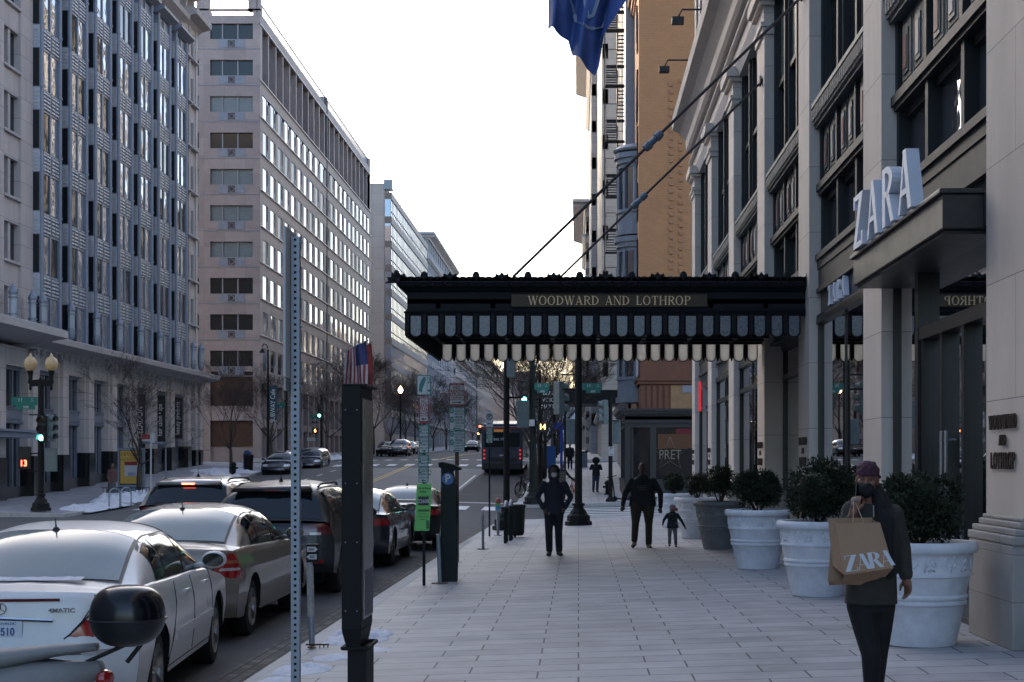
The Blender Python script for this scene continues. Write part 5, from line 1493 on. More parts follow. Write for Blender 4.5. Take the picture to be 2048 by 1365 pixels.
suv("silver_suv", (-6.95, 26.3, -.20), 0, paint_l, "silver SUV in the traffic lane with its high brake light glowing red", lit=True, H=1.62, W=1.80)
# ---- dark saloon with a boot spoiler and wide lamps
def tail_charger(c, root):
    for sd_ in (1,-1):
        f = lambda u, v: (.36+.56*u, .80+.0*u+(.15-.02*u)*v-.02*(1-u))
        lp = patch_rear(c, f, 10, 4, .014, sd_).build("tail_lamp", lamp_red, root, local=True, smooth=True)
        patch_rear(c, lambda u, v: (.46+.2*u, .85+.05*v), 4, 2, .02, sd_).build("clear_lens", lamp_cl, lp, local=True)
    m_ = MB(); m_.hexa([(-.68,.12,1.11),(.68,.12,1.11),(.66,.32,1.13),(-.66,.32,1.13),(-.68,.11,1.135),(.68,.11,1.135),(.66,.32,1.15),(-.66,.32,1.15)])
    m_.box(-.6,-.55,.2,.3,1.03,1.13); m_.box(.55,.6,.2,.3,1.03,1.13); m_.build("boot_spoiler", plastic_m, root, local=True)
    m_ = MB()
    for sd_ in (1,-1): m_.tube([(sd_*.55,.0,.36),(sd_*.55,.2,.36)], .045, 10)
    m_.build("exhaust", chrome_m, root, local=True)
    m_ = MB(); m_.tube([(0,1.7,1.44),(0,1.68,1.5)],[.03,.006],6); m_.build("antenna", plastic_m, root, local=True)
cc = sedan_shape(5.08, 1.9, 1.48, .35)
build_car("parked_sedan", cc, (-4.45, 27.4, -.31), 0, paint_g, "charcoal saloon with a boot spoiler and wide red tail lamps, behind the green parking sign", "car", "cars parked along the right kerb", rg, rg2, (.80,1.58,.78,.72), tail_charger, side_win=SW, rim=rimd_m)
build_car("parked_sedan", sedan_shape(4.8, 1.84, 1.44), (-4.05, 33.6, -.33), 0, paint_k, "black saloon at the head of the kerb row, in front of the pay station", "car", "cars parked along the right kerb", rg, rg2, (.80,1.58,.78,.72), tail_charger, side_win=SW, rim=rimd_m)
# ---- cars farther off, facing the camera on the left, and the queue
def far_suv(loc, rz, paint, label, group, H=1.62):
    return build_car("parked_suv", suv_shape(4.6, 1.86, H), loc, rz, paint, label, "car", group, rg2, rg2, (.155,.40,.84,.74), None, kind="suv", side_win=SWU, rim=rimd_m)
gl_ = "cars parked along the left kerb"
a = far_suv((-19.0, 98, 0), R(180), paint_b, "dark blue SUV parked at the left kerb beside the snow heap", gl_); a.location.z = road_z(-19.0, 94)
a["label"] = "dark blue SUV parked at the left kerb beside the snow heap"; a.rotation_euler.x = -R(3)
b = copy_tree(a, (-18.4, 105.5, road_z(-18.4, 100)), label="black SUV parked behind the dark blue one, half hidden by the perforated post")
pal = [paint_l, paint_g, paint_k, paint_w, paint_b]
sh = sedan_shape(4.7, 1.82, 1.45)
proto = build_car("parked_sedan", sh, (-18.9, 150, road_z(-18.9, 148)), R(180), paint_l, "pale silver saloon facing the camera, nearest of the far left row", "car", "cars parked far along the left kerb", rg, rg2, (.80,1.58,.78,.72), None, side_win=SW, rim=rimd_m)
labs = ["grey saloon second in the far left row","black saloon third in the far left row","white saloon fourth in the far left row","dark blue saloon fifth in the far left row"]
def recolour(o, p):
    for k in [o]+kids(o):
        if k.type == 'MESH' and k.name.split('.')[0] in ("body","cabin","mirror"):
            k.data = k.data.copy(); k.data.materials[0] = p
        if k is not o: 
            for q in kids(k): pass
for i in range(4):
    y = 156+6.3*i
    k = copy_tree(proto, (-18.9, y, road_z(-18.9, y)), label=labs[i]); recolour(k, pal[i+1])
k = suv("parked_suv", (-18.7, 0, 0), R(180), paint_g, "dark grey SUV at the near end of the far left row", group="cars parked far along the left kerb"); k.location = (-17.2, 146, road_z(-17.2,144))
for i, (x, y, p, rz, lab) in enumerate(((-13.8,196,pal[2],180,"dark oncoming car left of the sign pole, headlamps off"),(-11.9,250,pal[0],180,"silver oncoming saloon in the far traffic"),(-13.4,236,pal[3],180,"white oncoming car in the far traffic"),(-9.6,210,pal[1],0,"dark car driving away in the middle of the far traffic"),(-8.2,262,pal[4],180,"blue oncoming car near the crest of the street"),(-15.5,262,pal[2],180,"black car near the crest at the left"),(-6.2,228,pal[3],0,"white car driving away beside the bus"),(-9.0,300,pal[0],180,"farthest silver car at the crest of the street"))):
    k = copy_tree(proto, (x, y, road_z(x, y)), rz=R(rz), label=lab); k["group"] = "cars driving in the far traffic"; recolour(k, p)
m_ = MB()
# ---- the bus
bus_b = mat("dark_blue_bus_paint", (.018,.028,.055), .3, .2, noise_=.15, nscale=3, coat=.8)
bus_r = mat("bus_red_stripe", (.25,.02,.03), .4)
BXc, BY = -4.75, 93.0; bz = road_z(BXc, BY)
bus = empty("city_bus", (BXc, BY, bz), "dark blue city bus seen from behind with white lettering, waiting at the far crossing", "bus"); bus.rotation_euler.x = R(2.5)
m_ = MB(); m_.box(-1.28,1.28,0,11.5,.32,3.05); m_.box(-1.2,1.2,.15,11.4,3.05,3.2); m_.build("body", bus_b, bus, local=True, bevel=.12)
m_ = MB(); m_.box(-1.1,1.1,-.03,.02,1.75,2.65); m_.box(-1.29,-1.27,.8,11,1.6,2.6); m_.box(1.27,1.29,.8,11,1.6,2.6); m_.build("window", rg2, bus, local=True)
m_ = MB(); m_.box(-1.29,1.29,-.015,.01,2.86,3.0); m_.build("stripe", bus_r, bus, local=True)
m_ = MB(); m_.box(-1.2,1.2,-.08,.0,.4,.75); m_.box(-.9,.9,-.03,.0,.85,1.1); m_.build("rear_bumper", plastic_m, bus, local=True)
for sx_ in (-1,1):
    m_ = MB()
    for z in (1.05,1.3,1.55): m_.lathe([(.0,-.03),(.065,-.03),(.065,0)], 12, (sx_*1.12,-.01,z), 'y', cap=False)
    m_.build("tail_lamp", mat("bus_tail_light",(.6,.03,.03),.4,emit=(1,.05,.05),estr=.12), bus, local=True)
    for y in (2.6, 8.8):
        m_ = MB(); m_.lathe([(.3,0),(.48,.01),(.5,.05),(.5,.28)], 20, (sx_*1.26 if sx_ < 0 else .98, y, .5), 'x'); m_.build("wheel", tyre_m, bus, local=True)
for s_, z, h, x in (("Great ride",2.25,.30,-.25),("PROTERRA",1.25,.17,.1)):
    t_ = text("lettering", s_ if z > 2 else "electric", h, (0,0,0), '-y', wt, None); t_.parent = bus; t_.data.transform(Matrix.Translation((x,-.04,z)))
m_ = MB(); m_.box(-.5,.5,-.04,-.0,2.7,2.84); m_.build("destination_sign", mat("amber_sign",(.3,.1,.02),.5,emit=(1,.5,.1),estr=.04), bus, local=True)
# ---- the scooter parked nearest, its top box in front of the white saloon
sg = mat("grey_scooter_paint", (.20,.20,.20), .55, 0, noise_=.1, nscale=10)
gb = mat("gloss_black_lid", (.004,.005,.009), .2, spec=.35); mbk = mat("matt_black_shell", (.010,.011,.014), .35, noise_=.2, nscale=40, bump=.1, bscale=200)
SY = 8.4; sx0 = (255-1157)/2987*SY; 
sc_ = empty("motor_scooter", (sx0-.7, SY, -.28), "grey motor scooter parked across the kerb with a round black top box at its tail", "scooter")
m_ = MB(); m_.smooth = True
zc = 1.65-(1238-926)/2987*SY
def box_pt(u, v, top):
    a = 2*math.pi*u; t = v*math.pi/2
    ex = .205; ey = .20; ez = .19 if top else .155
    c_, s_ = math.cos(a), math.sin(a)
    q = (abs(c_)**2.3+abs(s_)**2.3)**(-1/2.3)
    r = math.cos(t)**.6; h = math.sin(t)**(.9 if top else .8)
    taper = 1 if top else 1-.25*v
    return (sx0+ex*c_*q*r*taper, SY+ey*s_*q*r*taper, zc+(ez*h if top else -ez*h)+.03*c_*-1*0)
m_.grid(lambda u, v: box_pt(u, v, True), 40, 12); lid = m_.build("top_box", gb, sc_, smooth=True)
m_ = MB(); m_.grid(lambda u, v: box_pt(u, v, False), 40, 12); m_.build("shell", mbk, lid, smooth=True)
m_ = MB(); m_.tube([(sx0+.208*(abs(math.cos(a))**2.3+abs(math.sin(a))**2.3)**(-1/2.3)*math.cos(a), SY+.203*(abs(math.cos(a))**2.3+abs(math.sin(a))**2.3)**(-1/2.3)*math.sin(a), zc) for a in [2*math.pi*q/40 for q in range(41)]], .007, 6)
m_.build("seam", mbk, lid)
m_ = MB(); m_.smooth = True
zt_ = 1.65-(1285-926)/2987*SY
m_.tube([(sx0-1.55,SY,zt_-.16),(sx0-1.1,SY,zt_-.14),(sx0-.75,SY,zt_-.10),(sx0-.4,SY,zt_-.045),(sx0-.17,SY,zt_-.025)], [.12,.13,.11,.065,.04], 14, flat=.55)
m_.build("seat", sg, sc_, smooth=True)
m_ = MB(); m_.smooth = True
m_.tube([(sx0-.14,SY,zt_-.15),(sx0-.5,SY,zt_-.22),(sx0-.9,SY,zt_-.32),(sx0-1.25,SY,.12),(sx0-1.7,SY,-.02),(sx0-1.95,SY,.25),(sx0-2.05,SY,.65)], [.05,.12,.17,.18,.14,.16,.1], 12)
m_.build("body", sg, sc_, smooth=True)
m_ = MB(); m_.tube([(sx0-.02,SY,zc-.15),(sx0-.25,SY,zt_-.12),(sx0-.5,SY,zt_-.1)], .014, 6); m_.tube([(sx0+.06,SY+.06,zc-.15),(sx0-.02,SY+.06,zt_-.12)], .014, 6); m_.tube([(sx0-2.05,SY,.6),(sx0-1.95,SY,.85)], .03, 8); m_.tube([(sx0-1.95,SY-.33,.85),(sx0-1.95,SY+.33,.85)], .016, 8); m_.build("frame", plastic_m, sc_)
for xx in (sx0-.55, sx0-2.15):
    m_ = MB(); m_.lathe([(.15,-.04),(.2,-.055),(.25,-.03),(.25,.03),(.2,.055),(.15,.04)], 24, (xx, SY, -.03), 'y'); m_.build("wheel", tyre_m, sc_)
m_ = MB(); m_.ball((sx0-.12,SY-.02,zt_-.20), .05, .07, .05, 10, 8); m_.build("tail_lamp", lamp_red, sc_)
# ---------------------------------------------------------------- planters and shrubs
def potmat(name, base, second):
    m = mat(name, base, .55, noise_=.10, nscale=7, bump=.25, bscale=30, second=second); return m
white_pot = potmat("whitewashed_clay", (.66,.68,.73), (.76,.78,.82)); grey_pot = potmat("grey_clay", (.13,.14,.15), (.17,.18,.19))
soil = mat("potting_soil", (.02,.016,.012), .95, bump=.6, bscale=30)
leafm = mat("dark_evergreen", (.014,.024,.014), .6, noise_=.5, nscale=7, spec=.3, second=(.035,.05,.024))
twig = mat("shrub_twig", (.05,.035,.025), .9)
def planter_proto(m):
    H = .95
    prof = [(.33,0),(.335,.03),(.375,.2),(.405,.36),(.415,.375),(.43,.385),(.43,.41),(.418,.42),(.43,.43),(.437,.44),(.437,.46),(.425,.475),(.455,.62),(.46,.635),(.475,.64),(.478,.66),(.465,.675),(.478,.83),(.485,.845),(.51,.85),(.525,.87),(.53,.90),(.525,.93),(.51,.95),(.46,.95),(.45,.93),(.44,.87)]
    root = empty("planter", (0,0,0))
    mb = MB(); mb.lathe(prof, 56, (0,0,0), cap=False); mb.build("pot", m, root, local=True, smooth=True, angle=50)
    # moulded frieze: scrolls and palmettes
    mb = MB(); mb.smooth = True
    def on(a, z): r = .458+(z-.66)*.085+.006; return (r*math.cos(a), r*math.sin(a), z)
    n = 16
    for i in range(n):
        a0 = 2*math.pi*i/n
        if i % 2 == 0:
            for s_ in (1,-1):
                P = []
                for q in range(15):
                    t = q/14; ang = t*5.4; rr = .058*(1-.72*t)
                    P.append(on(a0+s_*(.05+.095*.9*(rr/.058)*math.sin(ang)*1.05), .765+s_*.0+rr*math.cos(ang)*.95))
                mb.tube(P, [.011*(1-.4*q/14) for q in range(15)], 5)
            mb.tube([on(a0,.69),on(a0,.73)], .012, 5)
        else:
            for q in range(7):
                ang = math.pi*(q+.5)/7
                mb.tube([on(a0,.735), on(a0+.09*math.cos(ang), .74+.062*math.sin(ang))], [.006,.013], 5)
            mb.tube([on(a0-.06,.70),on(a0,.725),on(a0+.06,.70)], .011, 5); mb.ball(on(a0,.725), .02, .02, .02, 8, 6)
            mb.tube([on(a0-.13,.69),on(a0-.11,.74),on(a0-.14,.79),on(a0-.11,.815)], .008, 5)
    mb.build("moulded_frieze", m, root, local=True, smooth=True)
    mb = MB(); mb.lathe([(.445,.86),(.0,.885)], 30, (0,0,0), cap=False); mb.build("soil", soil, root, local=True)
    return root
def shrub_proto(seed, rx, rz, n=4200, trunk=.22):
    root = empty("evergreen_shrub", (0,0,0)); rnd = random.Random(seed)
    mb = MB()
    for q in range(7):
        a = rnd.random()*6.28; mb.tube([(0,0,0),(.05*math.cos(a),.05*math.sin(a),trunk*.6),(.5*rx*math.cos(a),.5*rx*math.sin(a),trunk+rz*.5)], [.025,.018,.008], 5)
    mb.build("stem", twig, root, local=True)
    mb = MB()
    cl = []
    for q in range(42):
        th = rnd.random()*6.28; ph = math.acos(rnd.uniform(-.75,1)); r = .80+.12*rnd.random()
        cl.append((rx*r*math.sin(ph)*math.cos(th), rx*r*math.sin(ph)*math.sin(th), trunk+rz+rz*r*math.cos(ph), .13+.10*rnd.random()))
    for q in range(12): cl.append((rx*.45*rnd.uniform(-1,1), rx*.45*rnd.uniform(-1,1), trunk+rz*(1+.4*rnd.uniform(-1,1)), .24))
    for q in range(n):
        c = cl[rnd.randrange(len(cl))]
        v = Vector((rnd.gauss(0,1), rnd.gauss(0,1), rnd.gauss(0,1))).normalized()*(c[3]*rnd.uniform(.5,1.05)*rx/.5)
        p = Vector(c[:3])+v
        d = (v.normalized()+Vector((rnd.uniform(-.6,.6), rnd.uniform(-.6,.6), rnd.uniform(-.2,.8)))).normalized()
        s_ = .018+.02*rnd.random()
        t = d.cross(Vector((rnd.random()-.5, rnd.random()-.5, rnd.random()-.5))).normalized()
        b = len(mb.v)
        mb.v += [tuple(p-t*s_*.45), tuple(p+t*s_*.45), tuple(p+d*s_*1.5)]; mb.face((b, b+1, b+2))
    # dense dark heart so that no light shows through the middle
    mb.ball((0,0,trunk+rz), rx*.68, rx*.68, rz*.72, 14, 10)
    mb.build("foliage", leafm, root, local=True, recalc=False)
    return root
PL = [(3.16,13.85,0,"white scrollwork planter nearest the camera, by the pier with the lettering",.37,.27,1),
      (3.06,19.1,0,"second white planter, with the broad bushy shrub, left of the woman",.43,.34,2),
      (2.90,24.2,0,"third white planter from the camera, with a trimmed round shrub",.34,.28,3),
      (2.84,30.0,1,"grey unpainted planter between the white ones",.32,.29,4),
      (2.76,34.9,0,"white planter just behind the grey one",.24,.22,5),
      (2.72,42.6,0,"white planter farthest away, by the toddler",.28,.24,6)]
wp = planter_proto(white_pot); gp = planter_proto(grey_pot); first = {0: True, 1: True}
for (x, y, g_, lab, rx, rz_, sd_) in PL:
    src = gp if g_ else wp
    o = src if first[g_] else copy_tree(src); first[g_] = False
    o.location = (x, y, walk_z(x, y)); o.rotation_euler.z = sd_*.4
    setp(o, lab, "planter", "large planters along the shop fronts")
    s_ = shrub_proto(sd_, rx, rz_, 9500 if sd_ < 4 else 4000, trunk=.12 if sd_ < 4 else .16); s_.location = (x, y, walk_z(x, y)+.86)
    setp(s_, "dark evergreen shrub growing in the "+("grey planter" if g_ else {1:"nearest white planter, behind the woman",2:"second white planter",3:"third white planter",5:"white planter behind the grey one",6:"farthest white planter"}[sd_]), "shrub", "evergreen shrubs in the planters")
# ---------------------------------------------------------------- street furniture
galv = mat("galvanised_steel", (.26,.29,.33), .45, .6, noise_=.12, nscale=18)
blackp = mat("black_painted_metal", (.006,.0065,.007), .6, noise_=.3, nscale=20, spec=.25)
greenp = mat("dark_green_paint", (.006,.012,.011), .55, noise_=.3, nscale=12, spec=.3)
rust = mat("rusted_steel", (.07,.04,.025), .8, noise_=.4, nscale=20)
signw = mat("sign_white", (.45,.46,.47), .5, noise_=.06, nscale=12); signg = mat("sign_green", (.01,.15,.12), .45); signr = mat("sign_red", (.22,.015,.025), .5)
txg = mat("sign_text_green", (.03,.12,.10), .5); txr = mat("sign_text_red", (.22,.03,.04), .5); txk = mat("sign_text_black", (.01,.01,.012), .5)
limeg = mat("lime_green_sign", (.13,.46,.10), .5)
# perforated square post with a sign seen edge on
x0, y0 = -1.665, 8.8
e = empty("sign_post", (x0, y0, walk_z(x0,y0)), "galvanised perforated post in the foreground, its sign seen edge on", "sign post")
m_ = MB(); zb = walk_z(x0,y0); zt = 2.98; w = .025; n = int((zt-zb)/.0254/1.5)
# the near face is built round its holes
st = (zt-zb)/n
for q in range(n):
    za = zb+q*st; zc_ = za+st/2; r = .0075
    for a, b, c, d in ((-w,w,za,zc_-r),(-w,w,zc_+r,za+st),(-w,-r,zc_-r,zc_+r),(r,w,zc_-r,zc_+r)): m_.box(x0+a, x0+b, y0-w, y0-w+.003, c, d)
m_.box(x0-w, x0-w+.003, y0-w+.003, y0+w, zb, zt); m_.box(x0+w-.003, x0+w, y0-w+.003, y0+w, zb, zt)
m_.build("post", galv, e)
m_ = MB(); m_.box(x0-w+.003, x0+w-.003, y0+w-.003, y0+w, zb, zt); m_.build("back_face", blackp, e)
m_ = MB(); m_.box(x0-.044, x0-.030, y0-.16, y0+.16, 2.15, 3.02); m_.build("sign_panel", signw, e)
m_ = MB(); m_.box(x0-.044, x0-.034, y0-.14, y0+.14, 2.62-.55, 2.14); m_.build("sign_panel", mat("aluminium",(.3,.3,.3),.5,.5), e)
m_ = MB()
for z in (2.95, 2.45, 2.1): m_.tube([(x0+w,y0,z),(x0+w+.014,y0,z)], .007, 6)
m_.build("bolt", galv, e)
# tall black information panel on a foot
y0 = 7.6; px = y0/2987
xa, xb = (683-1157)*px, (722-1157)*px
e = empty("information_kiosk", ((xa+xb)/2, y0, walk_z(-1.1,y0)), "tall black information panel seen from its narrow side in the foreground", "information panel")
zt = 1.65+153*px; zb = 1.65-(1262-926)*px; z_w = 1.65-(1296-926)*px
m_ = MB(); m_.box(xa, xb, y0, y0+.42, zb, zt); m_.hexa([(xa+.02,y0+.02,z_w),(xb-.012,y0+.02,z_w),(xb-.012,y0+.36,z_w),(xa+.02,y0+.36,z_w),(xa,y0,zb),(xb,y0,zb),(xb,y0+.42,zb),(xa,y0+.42,zb)])
m_.box(xa+.003, xb+.03, y0+.004, y0+.41, zt, zt+.014); case = m_.build("case", blackp, e, bevel=.004)
m_ = MB(); m_.box(xb, xb+.006, y0+.05, y0+.405, zb+.05, zt-.06); m_.build("display", mat("scratched_panel", (.12,.115,.10), .2, noise_=.5, nscale=5, spec=.8), e)
m_ = MB(); m_.box(xb+.005,xb+.009,y0+.10,y0+.38,zb+.85,zt-.12); m_.build("map_sheet", mat("faded_map",(.13,.12,.08),.25,noise_=.3,nscale=7,spec=.7), e)
m_ = MB(); m_.box(xb+.005,xb+.009,y0+.12,y0+.38,zb+.06,zb+.30); m_.build("sticker", mat("sticker_grey",(.09,.09,.12),.5,noise_=.4,nscale=30), e)
m_ = MB(); xm = (xa+xb)/2; m_.box(xa+.022, xb+.02, y0+.05, y0+.33, walk_z(xm,y0)-.02, z_w-.014); m_.build("foot", blackp, e, bevel=.004)
m_ = MB()
q_ = [(xa+.0,y0+.03),(xb+.03,y0+.03),(xb+.03,y0+.35),(xa+.0,y0+.35),(xa,y0+.03)]
m_.tube([(p[0],p[1],z_w-.007) for p in q_], .011, 8); m_.build("collar", blackp, e)
m_ = MB()
for z in (zb+.1, zb+.45, zb+.75, zt-.12):
    for x in (xa+.02, xb-.02): m_.ball((x,y0,z), .004, .003, .004, 6, 4)
m_.build("rivet", galv, e)
# small numbered post with paper wrap at the kerb
x0, y0 = -2.66, 14.9; zg = walk_z(x0, y0)
e = empty("numbered_post", (x0, y0, zg), "short grey post with arrow labels 564 and 565 on a rusty foot", "post")
m_ = MB(); m_.tube([(x0,y0,zg+.05),(x0-.02,y0,zg+.86)], .03, 12); m_.build("post", galv, e)
m_ = MB(); m_.tube([(x0-.007,y0,zg+.32),(x0-.02,y0,zg+.82)], .036, 10); m_.build("paper_wrap", mat("torn_paper",(.3,.29,.27),.8,noise_=.35,nscale=14), e)
m_ = MB(); m_.box(x0-.05,x0+.07,y0-.035,y0+.035,zg+.86,zg+1.04); m_.build("label_box", blackp, e)
m_ = MB(); m_.prism([(x0-.04,zg+.965),(x0+.04,zg+.965),(x0+.065,zg+.99),(x0+.04,zg+1.015),(x0-.04,zg+1.015)],'y',y0-.042,y0-.036); m_.build("label", signw, e)
m_ = MB(); m_.prism([(x0+.055,zg+.89),(x0-.02,zg+.89),(x0-.045,zg+.915),(x0-.02,zg+.94),(x0+.055,zg+.94)],'y',y0-.042,y0-.036); m_.build("label", signw, e)
text("number", "564", .034, (x0,y0-.044,zg+.99), '-y', txk, e, bold=.001); text("number", "565", .034, (x0+.01,y0-.044,zg+.915), '-y', txk, e, bold=.001)
m_ = MB(); m_.box(x0-.06,x0+.17,y0-.012,y0+.012,zg+.03,zg+.045); m_.box(x0-.02,x0+.02,y0-.14,y0+.14,zg+.02,zg+.03)
for xx in (x0+.08, x0+.12, x0+.16): m_.box(xx-.004,xx+.004,y0-.01,y0+.01,zg,zg+.03)
m_.build("foot", rust, e)
# parking signs ----------------------------------------------------------
def plate(e, x, y, z, w, h, face_m, border_m=None, slant=0, tilt=0, nm="sign_panel", r=.02):
    """rounded plate facing the camera, slightly turned"""
    pts = []
    for cx_, cz_, a0 in ((w/2-r,h/2-r,0),(-w/2+r,h/2-r,90),(-w/2+r,-h/2+r,180),(w/2-r,-h/2+r,270)):
        for q in range(4): a = R(a0+30*q); pts.append((cx_+r*math.cos(a), cz_+r*math.sin(a)))
    if slant: pts = [(p[0]-slant*(p[1]/h), p[1]) for p in pts]
    m_ = MB(); m_.prism([(x+p[0], z+p[1]) for p in pts], 'y', y-.004, y)
    o = m_.build(nm, border_m or face_m, e)
    if border_m:
        m_ = MB(); k = (w-.025)/w; k2 = (h-.025)/h
        m_.prism([(x+p[0]*k, z+p[1]*k2) for p in pts], 'y', y-.0065, y-.0042); m_.build("face", face_m, o)
    return o
def arrow(e, x, y, z, w, m, dr=1):
    m_ = MB(); m_.prism([(x-dr*w/2,z-.008),(x+dr*(w/2-.04),z-.008),(x+dr*(w/2-.04),z-.025),(x+dr*w/2,z),(x+dr*(w/2-.04),z+.025),(x+dr*(w/2-.04),z+.008),(x-dr*w/2,z+.008)],'y',y-.010,y-.007); m_.build("arrow", m, e)
def hour_sign(e, x, y, z, w, h, dr):
    o = plate(e, x, y, z, w, h, signw, signg)
    for k, n_ in ((0,"2"),(1,"3")):
        zz = z+h*(.36-.40*k)
        m_ = MB(); m_.box(x-w*.44,x-w*.22,y-.009,y-.007,zz-.055,zz+.055); m_.build("number_box", signg, o)
        text("number", n_, .09, (x-w*.33,y-.011,zz), '-y', signw, o)
        for j, s_ in enumerate(("HOUR","PARKING","7AM-6:30PM","MON-FRI") if k == 0 else ("HOUR","PARKING","6:30PM-10PM","MON-SAT")):
            text("line", s_, (.062,.062,.046,.04)[j], (x+w*.13, y-.009, zz+.035-.052*j), '-y', txg, o, width=.8 if j != 2 else .72, bold=.0008)
    arrow(o, x, y, z-h*.42, w*.5, txg, dr)
def noentry(e, x, y, z, w, h, dr):
    o = plate(e, x, y, z, w, h, signw, signr)
    for zz in (z+h*.455, z-h*.455):
        m_ = MB(); m_.box(x-w*.46,x+w*.46,y-.009,y-.0067,zz-.02,zz+.02); m_.build("band", signr, o)
    text("line", "TOW AWAY", .036, (x,y-.011,z+h*.455), '-y', signw, o)
    for j, s_ in enumerate(("NO","PARKING","ENTRANCE")): text("line", s_, .085, (x, y-.009, z+h*(.30-.155*j)), '-y', txr, o, width=.95 if w > .25 else .62, bold=.002)
    for j, s_ in enumerate(("7AM-6:30PM","MONDAY-FRIDAY")): text("line", s_, .045, (x, y-.009, z-h*(.13+.09*j)), '-y', txr, o, width=.9 if w > .25 else .62, bold=.001)
    arrow(o, x, y, z-h*.34, w*.62, txk, dr)
def post_at(name, u, vb, Y, m, lab, cat, r=.03, top=None):
    x = (u-1157)*Y/2987; z = walk_z(x, Y); e = empty(name, (x, Y, z), lab, cat)
    m_ = MB(); m_.box(x-r, x+r, Y-r*.6, Y+r*.6, z, top); m_.build("post", m, e); return e, x
Y = 22.6; k = Y/2987; Zv = lambda v, Y: 1.65-(v-926)*Y/2987
e, x = post_at("parking_sign_post", 848, 1163, Y, blackp, "sign post stacked with white parking signs above a lime green 22608 sign", "sign post", .022, Zv(760,Y))
yy = Y-.02
o = plate(e, x+.0, yy, Zv(771,Y), 28*k, 40*k, signw, signg)
m_ = MB(); m_.box(x+.045,x+.095,yy-.010,yy-.007,Zv(785,Y),Zv(756,Y)) ; 
m_ = MB(); m_.prism([(x-.075,Zv(783,Y)),(x-.03,Zv(786,Y)),(x-.02,Zv(778,Y)),(x+.02,Zv(765,Y)),(x+.035,Zv(756,Y)),(x-.0,Zv(754,Y)),(x-.045,Zv(762,Y)),(x-.07,Zv(772,Y))],'y',yy-.010,yy-.007); m_.build("hand_symbol", signg, o)
m_ = MB(); m_.box(x+.048,x+.054,yy-.010,yy-.007,Zv(789,Y),Zv(753,Y)); m_.build("divider", signg, o)
text("number","2",.13,(x+.078,yy-.009,Zv(762,Y)),'-y',signg,o,width=.75); arrow(o, x+.076, yy, Zv(782,Y), .05, signg, -1)
noentry(e, x, yy, Zv(820,Y), 18.5*k, 55*k, -1)
hour_sign(e, x, yy, Zv(878.5,Y), 20*k, 57*k, 1); hour_sign(e, x-.005, yy, Zv(938,Y), 20*k, 56*k, -1)
o = plate(e, x-.012, yy, Zv(1015,Y), 30*k, 94*k, limeg, None, slant=-.04)
text("line","Pay by Phone",.042,(x+.01,yy-.006,Zv(977,Y)),'-y',txk,o,width=.8,bold=.0008); text("line","Parking",.042,(x-.01,yy-.006,Zv(984,Y)),'-y',txk,o,width=.8,bold=.0008)
text("line","LOCATION NUMBER",.026,(x,yy-.006,Zv(993,Y)),'-y',txk,o,width=.7)
m_ = MB(); m_.box(x-.088,x+.075,yy-.008,yy-.0045,Zv(1011,Y),Zv(994,Y)); m_.build("number_box", txk, o); text("number","22608",.085,(x-.006,yy-.011,Zv(1003,Y)),'-y',signw,o,width=.78,bold=.001)
m_ = MB(); m_.box(x-.088,x+.085,yy-.008,yy-.0045,Zv(1023.5,Y),Zv(1019,Y)); m_.box(x+.035,x+.08,yy-.008,yy-.0045,Zv(1058,Y),Zv(1041,Y)); m_.build("box", mat("dark_green_print",(.02,.12,.03),.5), o)
for j, s_ in enumerate(("To pay for parking","use mobile app or call","for assistance")): text("line",s_,.026,(x-.012,yy-.006,Zv(1028+5.5*j,Y)),'-y',txk,o,width=.7)
Y = 28.2; k = Y/2987
e, x = post_at("parking_sign_post", 914, 1117, Y, rust, "sign post with three white parking signs behind the pay station", "sign post", .035, Zv(770,Y))
yy = Y-.03
noentry(e, x, yy, Zv(790,Y), 30*k, 46*k, 1); hour_sign(e, x, yy, Zv(838,Y), 31*k, 46*k, -1); hour_sign(e, x, yy, Zv(883.5,Y), 31*k, 43*k, -1)
Y = 39.6; k = Y/2987
e, x = post_at("parking_sign_post", 979, 1061, Y, blackp, "slim black post with a no parking symbol sign, near the meter", "sign post", .022, Zv(822,Y))
yy = Y-.02
o = plate(e, x, yy, Zv(839,Y), 14.5*k, 31*k, signw)
m_ = MB(); m_.lathe([(.062,-.004),(.082,-.004),(.082,0),(.062,0)], 20, (x, yy-.005, Zv(834,Y)), 'y', cap=False); m_.build("ring", txk, o); text("letter","P",.13,(x,yy-.01,Zv(834,Y)),'-y',txk,o,bold=.003); arrow(o,x,yy,Zv(848,Y),.12,txk,-1)
hour_sign(e, x, yy, Zv(871,Y), 13*k, 31*k, -1)
# pay station
Y = 23.2; k = Y/2987; xc = (898-1157)*k; zg = walk_z(xc, Y)
e = empty("pay_station", (xc, Y, zg), "dark green parking pay station with a round blue P badge and a slanted solar lid", "pay station")
m_ = MB(); za, zb = Zv(974,Y), Zv(936,Y)
m_.box(xc-.13, xc+.12, Y, Y+.26, zg, za); case = m_.build("cabinet", greenp, e, bevel=.012)
m_ = MB(); m_.prism([(xc-.125,za),(xc+.10,za),(xc+.04,zb),(xc-.125,zb+.03)], 'y', Y+.01, Y+.25); m_.build("head", greenp, e)
m_ = MB(); m_.prism([(xc-.165,Zv(926,Y)),(xc-.155,Zv(935,Y)),(xc+.05,Zv(942,Y)),(xc+.17,Zv(941,Y)),(xc+.175,Zv(936,Y)),(xc+.06,Zv(929,Y)),(xc-.10,Zv(924.5,Y))], 'y', Y-.03, Y+.3); m_.build("solar_lid", blackp, e)
